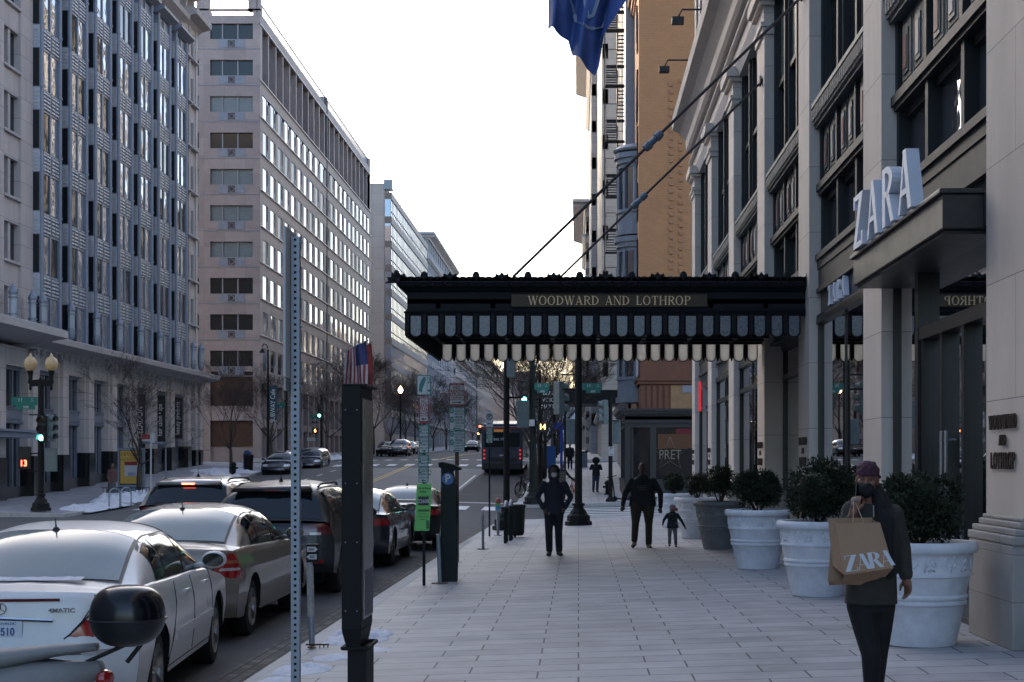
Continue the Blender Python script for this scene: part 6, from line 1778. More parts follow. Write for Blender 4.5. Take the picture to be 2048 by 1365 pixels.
m_ = MB(); m_.lathe([(.0,-.006),(.092,-.006),(.092,0)], 26, (xc-.02,Y+.008,Zv(958,Y)), 'y', cap=False); b_ = m_.build("badge", mat("blue_badge",(.02,.10,.28),.4), e); text("letter","P",.17,(xc-.02,Y-.001,Zv(958,Y)),'-y',signw,b_,bold=.004)
m_ = MB(); m_.box(xc+.121,xc+.135,Y+.04,Y+.22,zg+.9,zg+1.3); m_.build("side_panel", blackp, e)
# grey hitching posts
def hpost(u, Y, h, lab, tip=False, lean=0):
    x = (u-1157)*Y/2987; zg = walk_z(x, Y); e = empty("steel_bollard", (x, Y, zg), lab, "bollard", "slim grey posts at the kerb")
    m_ = MB(); m_.tube([(x,Y,zg),(x-lean,Y,zg+h)], .032, 12); 
    if tip: m_.tube([(x,Y,zg+h),(x,Y,zg+h+.12)], .012, 8)
    m_.build("post", galv, e); m_ = MB(); m_.lathe([(.13,0),(.13,.012)], 18, (x,Y,zg)); m_.build("base_plate", rust, e)
hpost(880, 22.9, .76, "slim grey steel post beside the pay station", lean=.03); hpost(966, 32.6, .74, "slim grey steel post with a thin tip, standing alone", True)
# parking meter
Y = 40; x = (996-1157)*Y/2987; zg = walk_z(x,Y)
e = empty("parking_meter", (x,Y,zg), "parking meter with a red domed head and a blue label", "parking meter")
m_ = MB(); m_.tube([(x,Y,zg),(x,Y,zg+.75)], .04, 10); m_.lathe([(.12,0),(.12,.02)],14,(x,Y,zg)); m_.build("post", galv, e)
m_ = MB(); m_.box(x-.07,x+.07,Y-.05,Y+.05,zg+.62,zg+.82); m_.build("housing", galv, e); m_ = MB(); m_.box(x-.06,x+.06,Y-.056,Y+.05,zg+.70,zg+.80); m_.build("blue_label", mat("blue_label",(.05,.25,.5),.5), e)
m_ = MB(); m_.box(x-.06,x+.06,Y-.055,Y+.05,zg+.80,zg+.88); m_.build("green_label", limeg, e)
m_ = MB(); m_.lathe([(.085,0),(.08,.06),(.05,.12),(.0,.14)],14,(x,Y,zg+.87),cap=False); m_.build("dome", mat("red_meter_head",(.28,.05,.05),.4), e)
# bike racks: black hoops and a bin
for i_, (u, Y, lab) in enumerate(((1012,35.5,"nearest black bicycle rack hoop with a pale top"),(1022,36.8,"second black bicycle rack hoop with a pale top"))):
    x = (u-1157)*Y/2987; zg = walk_z(x,Y); e = empty("bicycle_rack", (x,Y,zg), lab, "bicycle rack", "bicycle racks near the corner")
    m_ = MB(); P = [(x,Y-.35,zg),(x,Y-.35,zg+.75)]+[(x,Y-.35*math.cos(a),zg+.75+.2*math.sin(a)) for a in [math.pi*q/8 for q in range(1,8)]]+[(x,Y+.35,zg+.75),(x,Y+.35,zg)]
    m_.tube(P, .04, 10); m_.build("hoop", greenp, e); m_ = MB(); m_.tube([(x,Y-.35*math.cos(a),zg+.765+.2*math.sin(a)) for a in [math.pi*q/8 for q in range(1,8)]], .043, 10); m_.build("pale_top", galv, e)  # upper arc of the hoop overlaid in paler galvanised metal
Y = 38.5; x = (1030-1157)*Y/2987; zg = walk_z(x,Y)
e = empty("litter_bin", (x,Y,zg), "dark green litter bin between the bicycle racks and the meter", "bin")
m_ = MB(); m_.lathe([(.2,.05),(.24,.1),(.26,.75),(.28,.78),(.28,.84),(.2,.86)],18,(x,Y,zg)); m_.build("drum", greenp, e); m_ = MB(); m_.box(x-.03,x+.03,Y-.03,Y+.03,zg,zg+.06); m_.build("leg", greenp, e)
# ---------------------------------------------------------------- signals and lamps
sigg = mat("signal_grey_green", (.13,.17,.17), .5, noise_=.15, nscale=8); sigk = mat("signal_black", (.012,.013,.013), .5)
gl_on = mat("green_light", (.1,.9,.7), .4, emit=(.12,1,.75), estr=3.2); amb_on = mat("orange_numeral", (.9,.3,.05), .4, emit=(1,.35,.08), estr=2.2); red_on = mat("red_numeral", (.9,.1,.05), .4, emit=(1,.12,.06), estr=2.2); lens_off = mat("dark_lens", (.05,.02,.015), .3)
def signal_head(e, x, y, z, face, lit=None, body=None, s=1.0, back=False, nm="signal_head"):
    """three-section head, centre at z; face is a heading angle (0 looks at the camera)"""
    M = Matrix.Translation((x, y, z)) @ Matrix.Rotation(face, 4, 'Z') @ Matrix.Scale(s, 4)
    m_ = MB(); m_.box(-.17,.17,.0,.22,-.54,.54); m_.xf(M); h = m_.build(nm, body or sigk, e, bevel=.02)
    for k_, zz in enumerate((.35,0,-.35)):
        m_ = MB(); m_.lathe([(.0,-.01),(.115,-.01)], 18, (0,0,zz), 'y', cap=False); m_.xf(M); m_.build("lens", gl_on if lit == k_ else lens_off, h)
        m_ = MB(); n = 14
        for q in range(n):
            a0, a1 = R(-35)+R(250)*q/n, R(-35)+R(250)*(q+1)/n
            p = [(.135*math.cos(a), yy_, zz+.135*math.sin(a)) for a, yy_ in ((a0,0),(a1,0),(a1,-.2),(a0,-.2))]
            p2 = [(.147*math.cos(a), yy_, zz+.147*math.sin(a)) for a, yy_ in ((a0,0),(a1,0),(a1,-.2),(a0,-.2))]
            m_.hexa([p[0],p[1],p2[1],p2[0],p[3],p[2],p2[2],p2[3]])
        m_.xf(M); m_.build("visor", body or sigk, h)
    return h
def ped_head(e, x, y, z, s, m, body=None):
    m_ = MB(); m_.box(x-.22,x+.22,y,y+.2,z-.22,z+.22); h = m_.build("countdown_signal", body or sigk, e, bevel=.015)
    if s: text("numeral", s, .34, (x,y-.012,z), '-y', m, h, width=.9, bold=.006)
def street_sign(e, x, y, z, w, h, s1, s2, sm=True):
    o = plate(e, x, y, z, w, h, signg, None, nm="street_sign", r=.01)
    text("word", s1, h*.62, (x-w*.16, y-.008, z+h*.12), '-y', signw, o, bold=.004); text("word", "ST", h*.26, (x+w*.3, y-.008, z+h*.24), '-y', signw, o); text("word", "NW", h*.22, (x+w*.3, y-.008, z+.0), '-y', signw, o)
    o2 = plate(e, x+w*.05, y, z-h*.72, w*.72, h*.5, signg, None, nm="block_number", r=.01); text("word", s2, h*.45, (x+w*.05, y-.008, z-h*.72), '-y', signw, o2, bold=.003)
def fluted_pole(e, x, y, z0, z1, r=.09, base=True, m=None):
    m_ = MB(); m_.tube([(x,y,z0+(.55 if base else 0)),(x,y,z1)], [r*1.15, r], 14); m_.build("pole", m or blackp, e)
    if base:
        m_ = MB(); m_.lathe([(.42,0),(.42,.12),(.36,.14),(.35,.30),(.27,.36),(.24,.44),(.17,.52),(.15,.6),(.2,.62),(.19,.68),(.12,.7)], 8, (x,y,z0)); m_.build("base", m or blackp, e)
amber_globe = mat("amber_globe", (.40,.31,.18), .3, noise_=.15, nscale=6, emit=(1,.65,.25), estr=.01)
# A: twin-globe lamp and signals, far left corner
ax, ay = -21.6, 60; az = 1.65-96*60/2987
e = empty("signal_lamp_post", (ax,ay,az), "twin globe lamp post with green light and red countdown, on the far left corner", "traffic signal")
fluted_pole(e, ax, ay, az, 4.9, .11)
m_ = MB(); m_.box(ax-.95,ax+.95,ay-.06,ay+.06,4.82,4.95) if False else None
m_ = MB(); m_.prism([(ax-.50,4.95),(ax-.5,4.85),(ax-.35,4.72),(ax-.1,4.72),(ax-.08,4.45),(ax+.08,4.45),(ax+.1,4.72),(ax+.35,4.72),(ax+.5,4.85),(ax+.5,4.95),(ax+.05,5.0),(ax,5.15),(ax-.05,5.0)],'y',ay-.07,ay+.07)
for s_ in (-1,1): m_.lathe([(.03,-.35),(.06,-.25),(.04,-.1),(.08,0),(.08,.25),(.12,.42),(.13,.45)], 10, (ax+s_*.42,ay,4.9))
m_.build("crossarm", blackp, e)
for s_ in (-1,1):
    m_ = MB(); m_.smooth = True; m_.lathe([(.08,0),(.17,.06),(.245,.2),(.255,.33),(.2,.48),(.12,.56),(.06,.6),(.05,.66),(.02,.72)], 18, (ax+s_*.42,ay,5.33)); m_.build("globe", amber_globe, e, smooth=True)
street_sign(e, ax-.62, ay-.1, 4.12, 1.05, .34, "11", "500")
signal_head(e, ax+.13, ay-.3, 3.0, 0, 2, s=1.0); signal_head(e, ax+.5, ay-.1, 3.05, R(55), None, sigg, s=1.0)
m_ = MB(); m_.box(ax-.45,ax+.6,ay-.05,ay,3.55,3.6); m_.box(ax-.45,ax,ay-.05,ay,2.0,2.05); m_.box(ax-.55,ax,ay-.05,ay,1.28,1.33); m_.build("bracket", blackp, e)
ped_head(e, ax-.62, ay-.2, 1.62, "13", red_on); m_ = MB(); m_.box(ax-.84,ax-.38,ay-.2,ay,1.86,2.3); m_.build("countdown_housing", sigk, e)
m_ = MB(); m_.box(ax+.2,ax+.62,ay-.1,ay+.12,1.3,2.25); m_.build("signal_back", sigg, e)
# B: pole on the near right corner, carries 11 ST 600
bx, by = .0, 46.2; bz_ = walk_z(bx,by)
e = empty("signal_lamp_post", (bx,by,bz_), "tall black post with stepped base and 11 ST sign, right of the hooded man", "traffic signal")
fluted_pole(e, bx, by, bz_, 5.4, .105)
street_sign(e, bx+.42, by-.12, 1.65+152*by/2987, .62, .21, "11", "600")
signal_head(e, bx-.52, by+.3, 1.65+130*by/2987, R(125), None, sigg, s=.95)
m_ = MB(); m_.box(bx-.38,bx-.05,by,by+.25,1.65+37*by/2987,1.65+88*by/2987); m_.build("signal_back", sigg, e, bevel=.03)
m_ = MB(); m_.box(bx-.5,bx+.1,by,by+.05,3.9,3.95); m_.box(bx-.5,bx+.1,by+.01,by+.06,4.35,4.4); m_.build("bracket", blackp, e)
# C: slim pole on the near kerb with signal backs
cx_, cy_ = (1013-1157)*44/2987, 44; cz_ = walk_z(cx_,cy_)
e = empty("signal_pole", (cx_,cy_,cz_), "slim black signal pole at the kerb with grey signal backs, left of the hooded man", "traffic signal")
fluted_pole(e, cx_, cy_, cz_, 5.1, .085)
m_ = MB(); m_.box(cx_+.0-.0+.02,cx_+.27,cy_-.3,cy_-.08,4.15,5.0); m_.build("signal_back", sigg, e, bevel=.03)
m_ = MB(); m_.box(cx_+.3,cx_+.66,cy_+.1,cy_+.3,2.68,3.5); m_.build("signal_back", sigg, e, bevel=.03)
m_ = MB(); m_.box(cx_,cx_+.5,cy_+.0,cy_+.08,3.55,3.6); m_.lathe([(.1,-.02),(.13,0),(.1,.02)],10,(cx_,cy_,2.6)); m_.build("bracket", blackp, e)
# D: far right corner signal with green light and countdown 14
dx, dy = (1065-1157)*66.8/2987, 66.8; dz = walk_z(dx,dy)
e = empty("signal_pole", (dx,dy,dz), "black signal post across the side street with a green light and an orange countdown", "traffic signal")
fluted_pole(e, dx, dy, dz, 6.4, .13, m=greenp)
signal_head(e, dx-.36, dy-.3, Zv(785,dy), 0, 2, s=.95); street_sign(e, dx+.42, dy-.2, Zv(774,dy), .66, .3, "11", "600")
ped_head(e, dx+.45, dy-.3, Zv(855,dy), "14", amb_on); m_ = MB(); m_.box(dx-.15,dx+.1,dy-.35,dy-.15,Zv(853,dy),Zv(840,dy)); m_.build("control_box", signw, e)
m_ = MB()
for v in (800,815,845): m_.box(dx-.4,dx+.45,dy-.08,dy-.02,Zv(v,dy),Zv(v,dy)+.05)
m_.build("bracket", blackp, e)
e2 = empty("lamp_banner", (dx+.9,dy+5,Zv(800,dy)), "dark banner with pale lettering among the bare branches beside the signals", "banner")
m_ = MB(); m_.box(dx+.25,dx+1.25,dy+5,dy+5.03,Zv(822,dy+5),Zv(779,dy+5)); m_.tube([(dx+.1,dy+5,Zv(779,dy+5)),(dx+1.3,dy+5,Zv(779,dy+5))],.02,5); m_.build("cloth", bk, e2)
m_ = MB(); m_.tube([(dx+.2,dy+5.02,walk_z(dx,dy+5)),(dx+.2,dy+5.02,Zv(740,dy+5))],.06,8); m_.build("post", blackp, e2)
for j, s_ in enumerate(("BLACK","VOICES","MATTER")): text("word", s_, .27, (dx+.72,dy+4.98,Zv(787+13.5*j,dy+5)), '-y', wt, e2, width=.9)
# E: second far right corner post with a small white sign
ex, ey = (1221-1157)*66.9/2987, 66.9; ez = walk_z(ex,ey)
e = empty("signal_pole", (ex,ey,ez), "black signal post by the cafe pavilion with a small white sign and grey signal head", "traffic signal")
fluted_pole(e, ex, ey, ez, Zv(793,ey), .085, base=False); m_ = MB(); m_.lathe([(.22,0),(.22,.08),(.12,.2)],8,(ex,ey,ez)); m_.build("base", blackp, e)
signal_head(e, ex-.36, ey-.1, Zv(825,ey), R(-75), None, sigg, s=1.0)
m_ = MB(); m_.box(ex+.12,ex+.45,ey+.1,ey+.3,Zv(888,ey),Zv(840,ey)); m_.build("signal_back", sigg, e, bevel=.03); m_ = MB(); m_.box(ex-.3,ex+.4,ey,ey+.06,Zv(843,ey),Zv(841,ey)); m_.build("bracket", blackp, e)
o = plate(e, ex+.03, ey-.12, Zv(903,ey), .24, .42, signw); arrow(o, ex+.03, ey-.12, Zv(910,ey), .14, txk, 1); text("symbol","P",.2,(ex+.03,ey-.13,Zv(898,ey)),'-y',txk,o)
# F: distant lamp posts and signals
def lamp(x, y, h, lab, globe=True, m=blackp, lit=False):
    z = walk_z(x, y); e = empty("street_lamp", (x,y,z), lab, "street lamp", "street lamps along the road")
    m_ = MB(); m_.tube([(x,y,z),(x,y,z+h)], [.11,.07], 10); m_.lathe([(.3,0),(.26,.3),(.16,.5),(.13,.7)],8,(x,y,z)); m_.build("pole", m, e)
    m_ = MB(); m_.smooth = True
    m_.lathe([(.1,0),(.2,.12),(.25,.3),(.2,.5),(.06,.62),(.03,.75)], 14, (x,y,z+h)); m_.build("globe", (amber_globe if not lit else mat("lit_lamp",(1,.6,.3),.4,emit=(1,.6,.25),estr=3)), e, smooth=True); return e
lamp((573-1157)*104/2987, 104, 5.2, "globe lamp post next to the 12 ST signs, behind the perforated post")
lamp((801-1157)*150/2987, 150, 6.2, "globe street lamp glowing orange among the far bare trees", lit=True)
lamp(-20.8, 190, 5.6, "far globe street lamp at the left kerb"); lamp(-2.2, 88, 5.4, "globe street lamp beside the bus, right kerb"); lamp(-2.2, 135, 5.4, "farther globe street lamp on the right kerb")
x, y = (536-1157)*100/2987, 100; z = walk_z(x,y); e = empty("street_lamp", (x,y,z), "tall dark lamp post with a hanging lantern, carrying a narrow vertical banner", "street lamp")
m_ = MB(); m_.tube([(x,y,z),(x,y,Zv(700,y))], [.12,.06], 10); m_.tube([(x,y,Zv(697,y)),(x-.1,y,Zv(690,y)),(x-.3,y,Zv(688,y)),(x-.38,y,Zv(695,y))], .04, 6); m_.build("pole", blackp, e)
m_ = MB(); m_.lathe([(.22,0),(.1,.2),(.04,.3)],10,(x-.38,y,Zv(706,y))); m_.build("lantern", blackp, e); m_ = MB(); m_.box(x+.08,x+.6,y-.01,y+.01,Zv(840,y),Zv(772,y)); b_ = m_.build("banner", mat("teal_banner",(.02,.06,.08),.6), e)
text("word","SUBWAY Cafe",.45,(x+.34,y-.03,Zv(812,y)),'-y',wt,b_,width=.8,rot=R(90))
x, y = (640-1157)*106/2987, 106.0; z = walk_z(x,y)-.1; e = empty("signal_pole", (x,y,z), "far signal post with a green light and MM sign at the next crossing", "traffic signal")
fluted_pole(e, x+.1, y, z, Zv(790,y), .09, base=False)
signal_head(e, x, y-.25, Zv(823,y), 0, 2, s=.9); street_sign(e, x-.35, y-.1, Zv(833,y), .7, .22, "12", "600"); ped_head(e, x-.3, y-.25, Zv(862,y), "6", amb_on)
o = plate(e, x-.35, y-.1, Zv(842,y), .55, .36, txk); text("word","MM",.34,(x-.35,y-.12,Zv(842,y)),'-y',signw,o)
o = plate(e, x-.5-.1, y-.1, Zv(879,y), .0+.6, .22, signw); arrow(o, x-.6, y-.1, Zv(879,y), .5, txk, 1)
x, y = (590-1157)*104.5/2987, 104.5
e = empty("one_way_sign", (x,y,walk_z(x,y)), "white one way arrow sign left of the far signal post", "sign"); m_ = MB(); m_.tube([(x+.3,y,walk_z(x,y)),(x+.3,y,Zv(870,y))],.04,6); m_.build("post", blackp, e)
o = plate(e, x, y-.1, Zv(880,y), .85, .26, signw); arrow(o, x, y-.1, Zv(880,y), .6, txk, 1)
x, y = (561-1157)*102/2987, 102; e = empty("street_name_sign", (x,y,walk_z(x,y)), "green 12 ST street sign left of the globe lamp post", "sign"); m_ = MB(); m_.tube([(x+.3,y,walk_z(x,y)),(x+.3,y,Zv(800,y))],.04,6); m_.build("post", blackp, e); street_sign(e, x, y-.1, Zv(809,y), .7, .25, "12", "600")
for u, y, v, mm, lab in ((960,186,858,red_on,"red traffic light far down the street above the traffic"),(957,200,872,amb_on,"amber lit signal far down the street")):
    x = (u-1157)*y/2987; e = empty("traffic_light", (x,y,0), lab, "traffic light"); e.location.z = road_z(x,y)
    m_ = MB(); m_.box(x-.2,x+.2,y,y+.3,Zv(v,y)-.6,Zv(v,y)+.6); m_.box(x+.22,x+4.5 if u == 960 else x+3,y+.1,y+.2,Zv(v,y)+.5,Zv(v,y)+.62); m_.box(x+4.3 if u == 960 else x+2.9,x+4.5 if u == 960 else x+3.1,y,y+.2,road_z(x,y),Zv(v,y)+.5); m_.build("housing", sigk, e)
    m_ = MB(); m_.lathe([(.0,0),(.15,0)],12,(x,y-.01,Zv(v,y)+.3),'y',cap=False); m_.build("lens", mm, e)
# left pavement things
x, y = -21.9, 73; z = walk_z(x,y); k = y/2987
ux = lambda u: (u-1157)*k
e = empty("advertising_shelter", (ux(262),y,z), "bus shelter panel with a yellow health poster behind the bare tree", "shelter")
m_ = MB(); m_.box(ux(236),ux(289),y-.06,y+.12,z+.15,Zv(896,y)); m_.box(ux(236),ux(240),y-.06,y+.12,z-.05,z+.15); m_.box(ux(285),ux(289),y-.06,y+.12,z-.05,z+.15); m_.box(ux(288),ux(325),y-.2,y+.9,Zv(888,y),Zv(884,y)); m_.box(ux(322),ux(324),y+.7,y+.8,z,Zv(888,y)); m_.build("frame", bluem, e)
m_ = MB(); m_.box(ux(240),ux(285),y-.07,y-.058,Zv(970,y),Zv(901,y)); pf_ = m_.build("poster", mat("poster_black",(.01,.01,.01),.4), e)
m_ = MB(); m_.box(ux(241.5),ux(283.5),y-.08,y-.072,Zv(968,y),Zv(902,y)); m_.build("yellow_sheet", mat("yellow_poster",(.52,.33,.06),.5,noise_=.1,nscale=2), pf_)
m_ = MB(); m_.box(ux(250),ux(275),y-.088,y-.083,Zv(953,y),Zv(925,y)); m_.build("white_box", signw, pf_); m_ = MB(); m_.box(ux(250),ux(275),y-.094,y-.089,Zv(931,y),Zv(924,y)); m_.box(ux(277),ux(282),y-.094,y-.089,Zv(964,y),Zv(957,y)); m_.build("red_box", signr, pf_)
text("headline","HIVcare",.28,(ux(262),y-.085,Zv(909,y)),'-y',mat("poster_text",(.25,.10,.02),.5),pf_,bold=.002); text("headline","Get back on it",.17,(ux(262),y-.085,Zv(918,y)),'-y',mat("poster_text",(.25,.10,.02),.5),pf_,rot=R(6)); text("number","2021",.2,(ux(265),y-.095,Zv(949,y)),'-y',pltx_m,pf_,bold=.004)
e = empty("bus_stop_sign", (ux(308),y-.5,z), "white post with a red and white bus stop flag in front of the salon", "sign post")
yq = y-.5; m_ = MB(); m_.box(ux(306.5),ux(309),yq-.04,yq+.04,z,Zv(868,yq)); m_.build("post", signw, e); m_ = MB(); m_.box(ux(290),ux(306),yq-.02,yq+.02,Zv(879,yq),Zv(869,yq)); m_.build("red_flag", mat("bus_stop_red",(.25,.03,.03),.5), e); m_ = MB(); m_.box(ux(309.5),ux(315),yq-.02,yq+.02,Zv(886,yq),Zv(866,yq)); m_.box(ux(290),ux(306),yq-.02,yq+.02,Zv(883,yq),Zv(879.3,yq)); m_.build("white_flag", signw, e)
for i_, (u, y) in enumerate(((229,64.5),(252,65.5))):
    x = (u-1157)*y/2987; z = walk_z(x,y); e = empty("bicycle_rack", (x,y,z), ("left" if i_ == 0 else "right")+" silver bicycle hoop by the snow on the far left corner", "bicycle rack", "silver bicycle hoops")
    m_ = MB(); m_.tube([(x,y-.3,z),(x,y-.3,z+.55)]+[(x,y-.3*math.cos(a),z+.55+.25*math.sin(a)) for a in [math.pi*q/8 for q in range(1,8)]]+[(x,y+.3,z+.55),(x,y+.3,z)], .03, 8)
    for i2 in range(len(m_.v)): v_ = m_.v[i2]; m_.v[i2] = (x+(v_[1]-y)*.5+(v_[0]-x)*.8, y+(v_[1]-y)*.86, v_[2])
    m_.build("hoop", galv, e)
e = empty("tree_guard", (-21.6,72.5,walk_z(-21.6,72.5)), "low black tree guard railing in the snow round the tree near the shelter", "railing")
m_ = MB(); z = walk_z(-21.6,72.5)
for i_ in range(14):
    xx = -22.6+i_*.17; m_.tube([(xx,71.0,z),(xx,71.0,z+.42)], .012, 4)
m_.tube([(-22.7,71,z+.42),(-20.4,71,z+.42)], .018, 5); m_.tube([(-22.7,71,z+.12),(-20.4,71,z+.12)], .018, 5); m_.build("rail", blackp, e)
e = empty("fire_hydrant", (-21.0,91,walk_z(-21,91)), "dark fire hydrant by the snow behind the parked SUV", "hydrant"); z = walk_z(-21,91)
m_ = MB(); m_.lathe([(.2,0),(.2,.08),(.13,.1),(.13,.6),(.17,.62),(.15,.72),(.05,.82)],12,(-21.0,91,z)); m_.tube([(-21.25,91,z+.45),(-20.75,91,z+.45)],.06,8); m_.build("body", blackp, e)
e = empty("litter_bin", (-21.2,96,walk_z(-21.2,96)), "black litter bin on the left pavement by the dark blue SUV", "bin"); z = walk_z(-21.2,96)
m_ = MB(); m_.lathe([(.27,0),(.3,.9),(.33,.95),(.33,1.02),(.2,1.1)],14,(-21.2,96,z)); m_.build("drum", blackp, e)
e = empty("mail_box", (-22.0,98,walk_z(-22,98)), "blue mail box beside the litter bin on the left pavement", "mail box"); z = walk_z(-22,98)
m_ = MB(); m_.box(-22.0,-21.5,98,98.5,z+.1,z+1.0); m_.lathe([(.25,0),(.25,.5)],14,(-21.75,98,z+1.0),'y'); 
for xx in (-21.97,-21.56): m_.box(xx,xx+.05,98,98.05,z,z+.1)
m_.build("box", mat("mail_blue",(.02,.06,.18),.5), e)
# right far pavement bits
e = empty("litter_bin", (1.3,104,walk_z(.3,104)), "grey square litter bin far along the right pavement", "bin"); x, y = (1163-1157)*100/2987, 100; e.location = (x,y,walk_z(x,y)); z = walk_z(x,y)
m_ = MB(); m_.box(x-.4,x+.4,y,y+.6,z,z+1.0); m_.build("bin_body", mat("bin_grey",(.16,.18,.22),.5), e); m_ = MB(); m_.box(x-.45,x+.45,y-.05,y+.65,z+1.0,z+1.08); m_.build("lid", blackp, e)
x, y = (1215-1157)*72/2987, 72.5; z = walk_z(x,y)
e = empty("fire_hydrant", (x,y,z), "dark fire hydrant next to the signal post by the cafe", "hydrant"); m_ = MB(); m_.lathe([(.16,0),(.16,.06),(.1,.08),(.1,.5),(.15,.52),(.12,.62),(.04,.7)],10,(x,y,z)); m_.tube([(x-.22,y,z+.38),(x+.22,y,z+.38)],.05,8); m_.build("body", blackp, e)
x, y = 1.75, 66.9; z = walk_z(x,y)
e = empty("kick_scooter", (x,y,z), "electric kick scooter leaning beside the cafe pavilion", "kick scooter")
m_ = MB(); m_.tube([(x-.12,y,z+.12),(x-.25,y-.1,z+1.1)],.03,8); m_.tube([(x-.48,y-.1,z+1.08),(x-.25,y-.1,z+1.12),(x-.05,y-.05,z+1.16)],.02,6); m_.box(x-.1,x+.55,y-.08,y+.08,z+.09,z+.15); m_.build("frame", blackp, e)
for xx in (x-.12, x+.6):
    m_ = MB(); m_.lathe([(.06,-.03),(.12,-.025),(.12,.025),(.06,.03)],14,(xx,y,z+.12),'y'); m_.build("wheel", tyre_m, e)
x, y = (1128-1157)*75/2987, 78; 
def bicycle(x, y, rz, m, lab, group=None):
    z = walk_z(x,y); e = empty("bicycle", (x,y,z), lab, "bicycle", group, rz)
    for yy_ in (-.5,.5):
        m_ = MB(); m_.tube([(0,yy_+.32*math.cos(a),.34+.32*math.sin(a)) for a in [2*math.pi*q/18 for q in range(19)]], .02, 6)
        for q in range(6): a = math.pi*q/6; m_.tube([(0,yy_+.32*math.cos(a),.34+.32*math.sin(a)),(0,yy_-.32*math.cos(a),.34-.32*math.sin(a))],.004,3)
        m_.build("wheel", tyre_m, e, local=True)
    m_ = MB()
    for a, b in (((0,.5,.34),(0,.42,.9)),((0,.42,.78),(0,-.05,.3)),((0,.40,.88),(0,-.18,.8)),((0,-.05,.3),(0,-.2,.92)),((0,-.05,.3),(0,-.5,.34)),((0,-.18,.78),(0,-.5,.34))): m_.tube([a,b],.02,6)
    m_.build("frame", m, e, local=True)
    m_ = MB(); m_.tube([(-.28,.35,.98),(0,.42,1.0),(.28,.35,.98)],.015,6); m_.tube([(0,.42,.9),(0,.42,1.0)],.015,6); m_.build("handlebar", blackp, e, local=True)
    m_ = MB(); m_.ball((0,-.22,.95),.08,.13,.035,8,6); m_.build("saddle", blackp, e, local=True); return e
bicycle((1148-1157)*68/2987, 69.5, R(15), mat("red_bike_frame",(.4,.06,.04),.4), "red framed share bicycle held by the person in the striped top")
for i_ in range(3): bicycle(-2.45, 71.5+1.3*i_, R(50+i_*5), blackp, ["black bicycle in the rack right of the kerb, nearest of three","middle black bicycle of the three in the far rack","farthest black bicycle of the three in the far rack"][i_], "bicycles standing at the far right kerb")
# ---------------------------------------------------------------- bare trees
barkm = mat("tree_bark", (.055,.045,.04), .9, noise_=.3, nscale=9, stretch=(3,3,.6), bump=.4, bscale=20)
twigm = mat("tree_twig", (.05,.038,.033), .9)
def bare_tree(seed, H=8.5, spread=1.0, tw=1.0, trunk_h=.26, depth=7):
    rnd = random.Random(seed); root = empty("bare_tree", (0,0,0)); T = MB(); B = MB()
    th = H*trunk_h
    tp = [(0,0,-.15),(rnd.uniform(-.03,.03),0,th*.5),(rnd.uniform(-.08,.08),rnd.uniform(-.08,.08),th)]
    T.tube(tp, [.15*H/8.5,.115*H/8.5,.10*H/8.5], 9)
    def grow(p, d, L_, r, lev):
        if lev > depth: return
        r = max(r, .006)
        n = 3 if lev < 3 else 2; pts = [p]; q = p; dd = d
        for i in range(n):
            dd = (dd+Vector((rnd.gauss(0,.13), rnd.gauss(0,.13), rnd.gauss(.05,.09)))).normalized(); q = q+dd*L_/n; pts.append(q)
        rr = [r*(1-.4*i/n) for i in range(n+1)]
        (T if lev == 0 else B).tube(pts, rr, 6 if lev < 2 else (4 if lev < 4 else 3), cap=False)
        k = 3
        for i in range(k):
            s = pts[-1] if i < 2 else pts[rnd.randint(1, n)]
            a = rnd.uniform(.3,.75)*spread; ax = Vector((rnd.gauss(0,1), rnd.gauss(0,1), rnd.gauss(0,.4))).normalized()
            nd = (dd+ax*a).normalized()
            grow(s, nd, L_*rnd.uniform(.62,.86), rr[-1]*(.80 if i == 0 else .6), lev+1)
    top = Vector(tp[-1])
    lead = Vector((rnd.uniform(-.1,.1), rnd.uniform(-.1,.1), 1)).normalized()
    for i in range(5):
        a = 2*math.pi*i/5+rnd.uniform(-.4,.4); e_ = rnd.uniform(.45,.95)*spread
        grow(top-Vector((0,0,rnd.uniform(0,th*.25))), Vector((math.cos(a)*e_, math.sin(a)*e_, 1)).normalized(), H*.20*rnd.uniform(.85,1.15), .055*H/8.5, 1)
    grow(top, lead, H*.22, .085*H/8.5, 0)
    T.build("trunk", barkm, root, local=True, smooth=True); B.build("crown", twigm, root, local=True, recalc=False)
    return root
P1, P2_, P3 = bare_tree(1, 8.0, 1.15, depth=6), bare_tree(7, 8.5, .9, depth=6), bare_tree(21, 9.0, 1.05)
protos = [P1, P2_, P3]; used = [False]*3
def plant(i, x, y, rz, s, lab, grp="bare street trees"):
    o = protos[i] if not used[i] else copy_tree(protos[i]); used[i] = True
    o.location = (x, y, walk_z(x, y)); o.rotation_euler.z = rz; o.scale = (s,)*3; setp(o, lab, "tree", grp)
plant(0, (278-1157)*72.5/2987, 72.5, .3, .88, "bare tree in front of the yellow poster panel on the left pavement")
plant(1, -21.4, 92, 1.3, .86, "bare tree before the boarded openings of the granite block")
plant(2, -21.2, 103, 2.3, .8, "bare tree left of the perforated post, near the dark blue SUV")
tl = ["bare tree beyond the next crossing, just right of the perforated post","bare tree behind the flags on the left kerb","bare tree right of the black information panel","bare tree second right of the black panel","bare tree by the silver parked row","bare tree beyond the parked row on the left","far bare tree near the stacked parking signs","farther bare tree behind the parking signs","distant bare tree in the left row","most distant bare tree of the left row"]
for i, y in enumerate((124,138,152,166,181,197,215,236,262,295)): plant(i % 3, -20.9, y, i*1.7, 1.05+.1*(i % 3), tl[i])
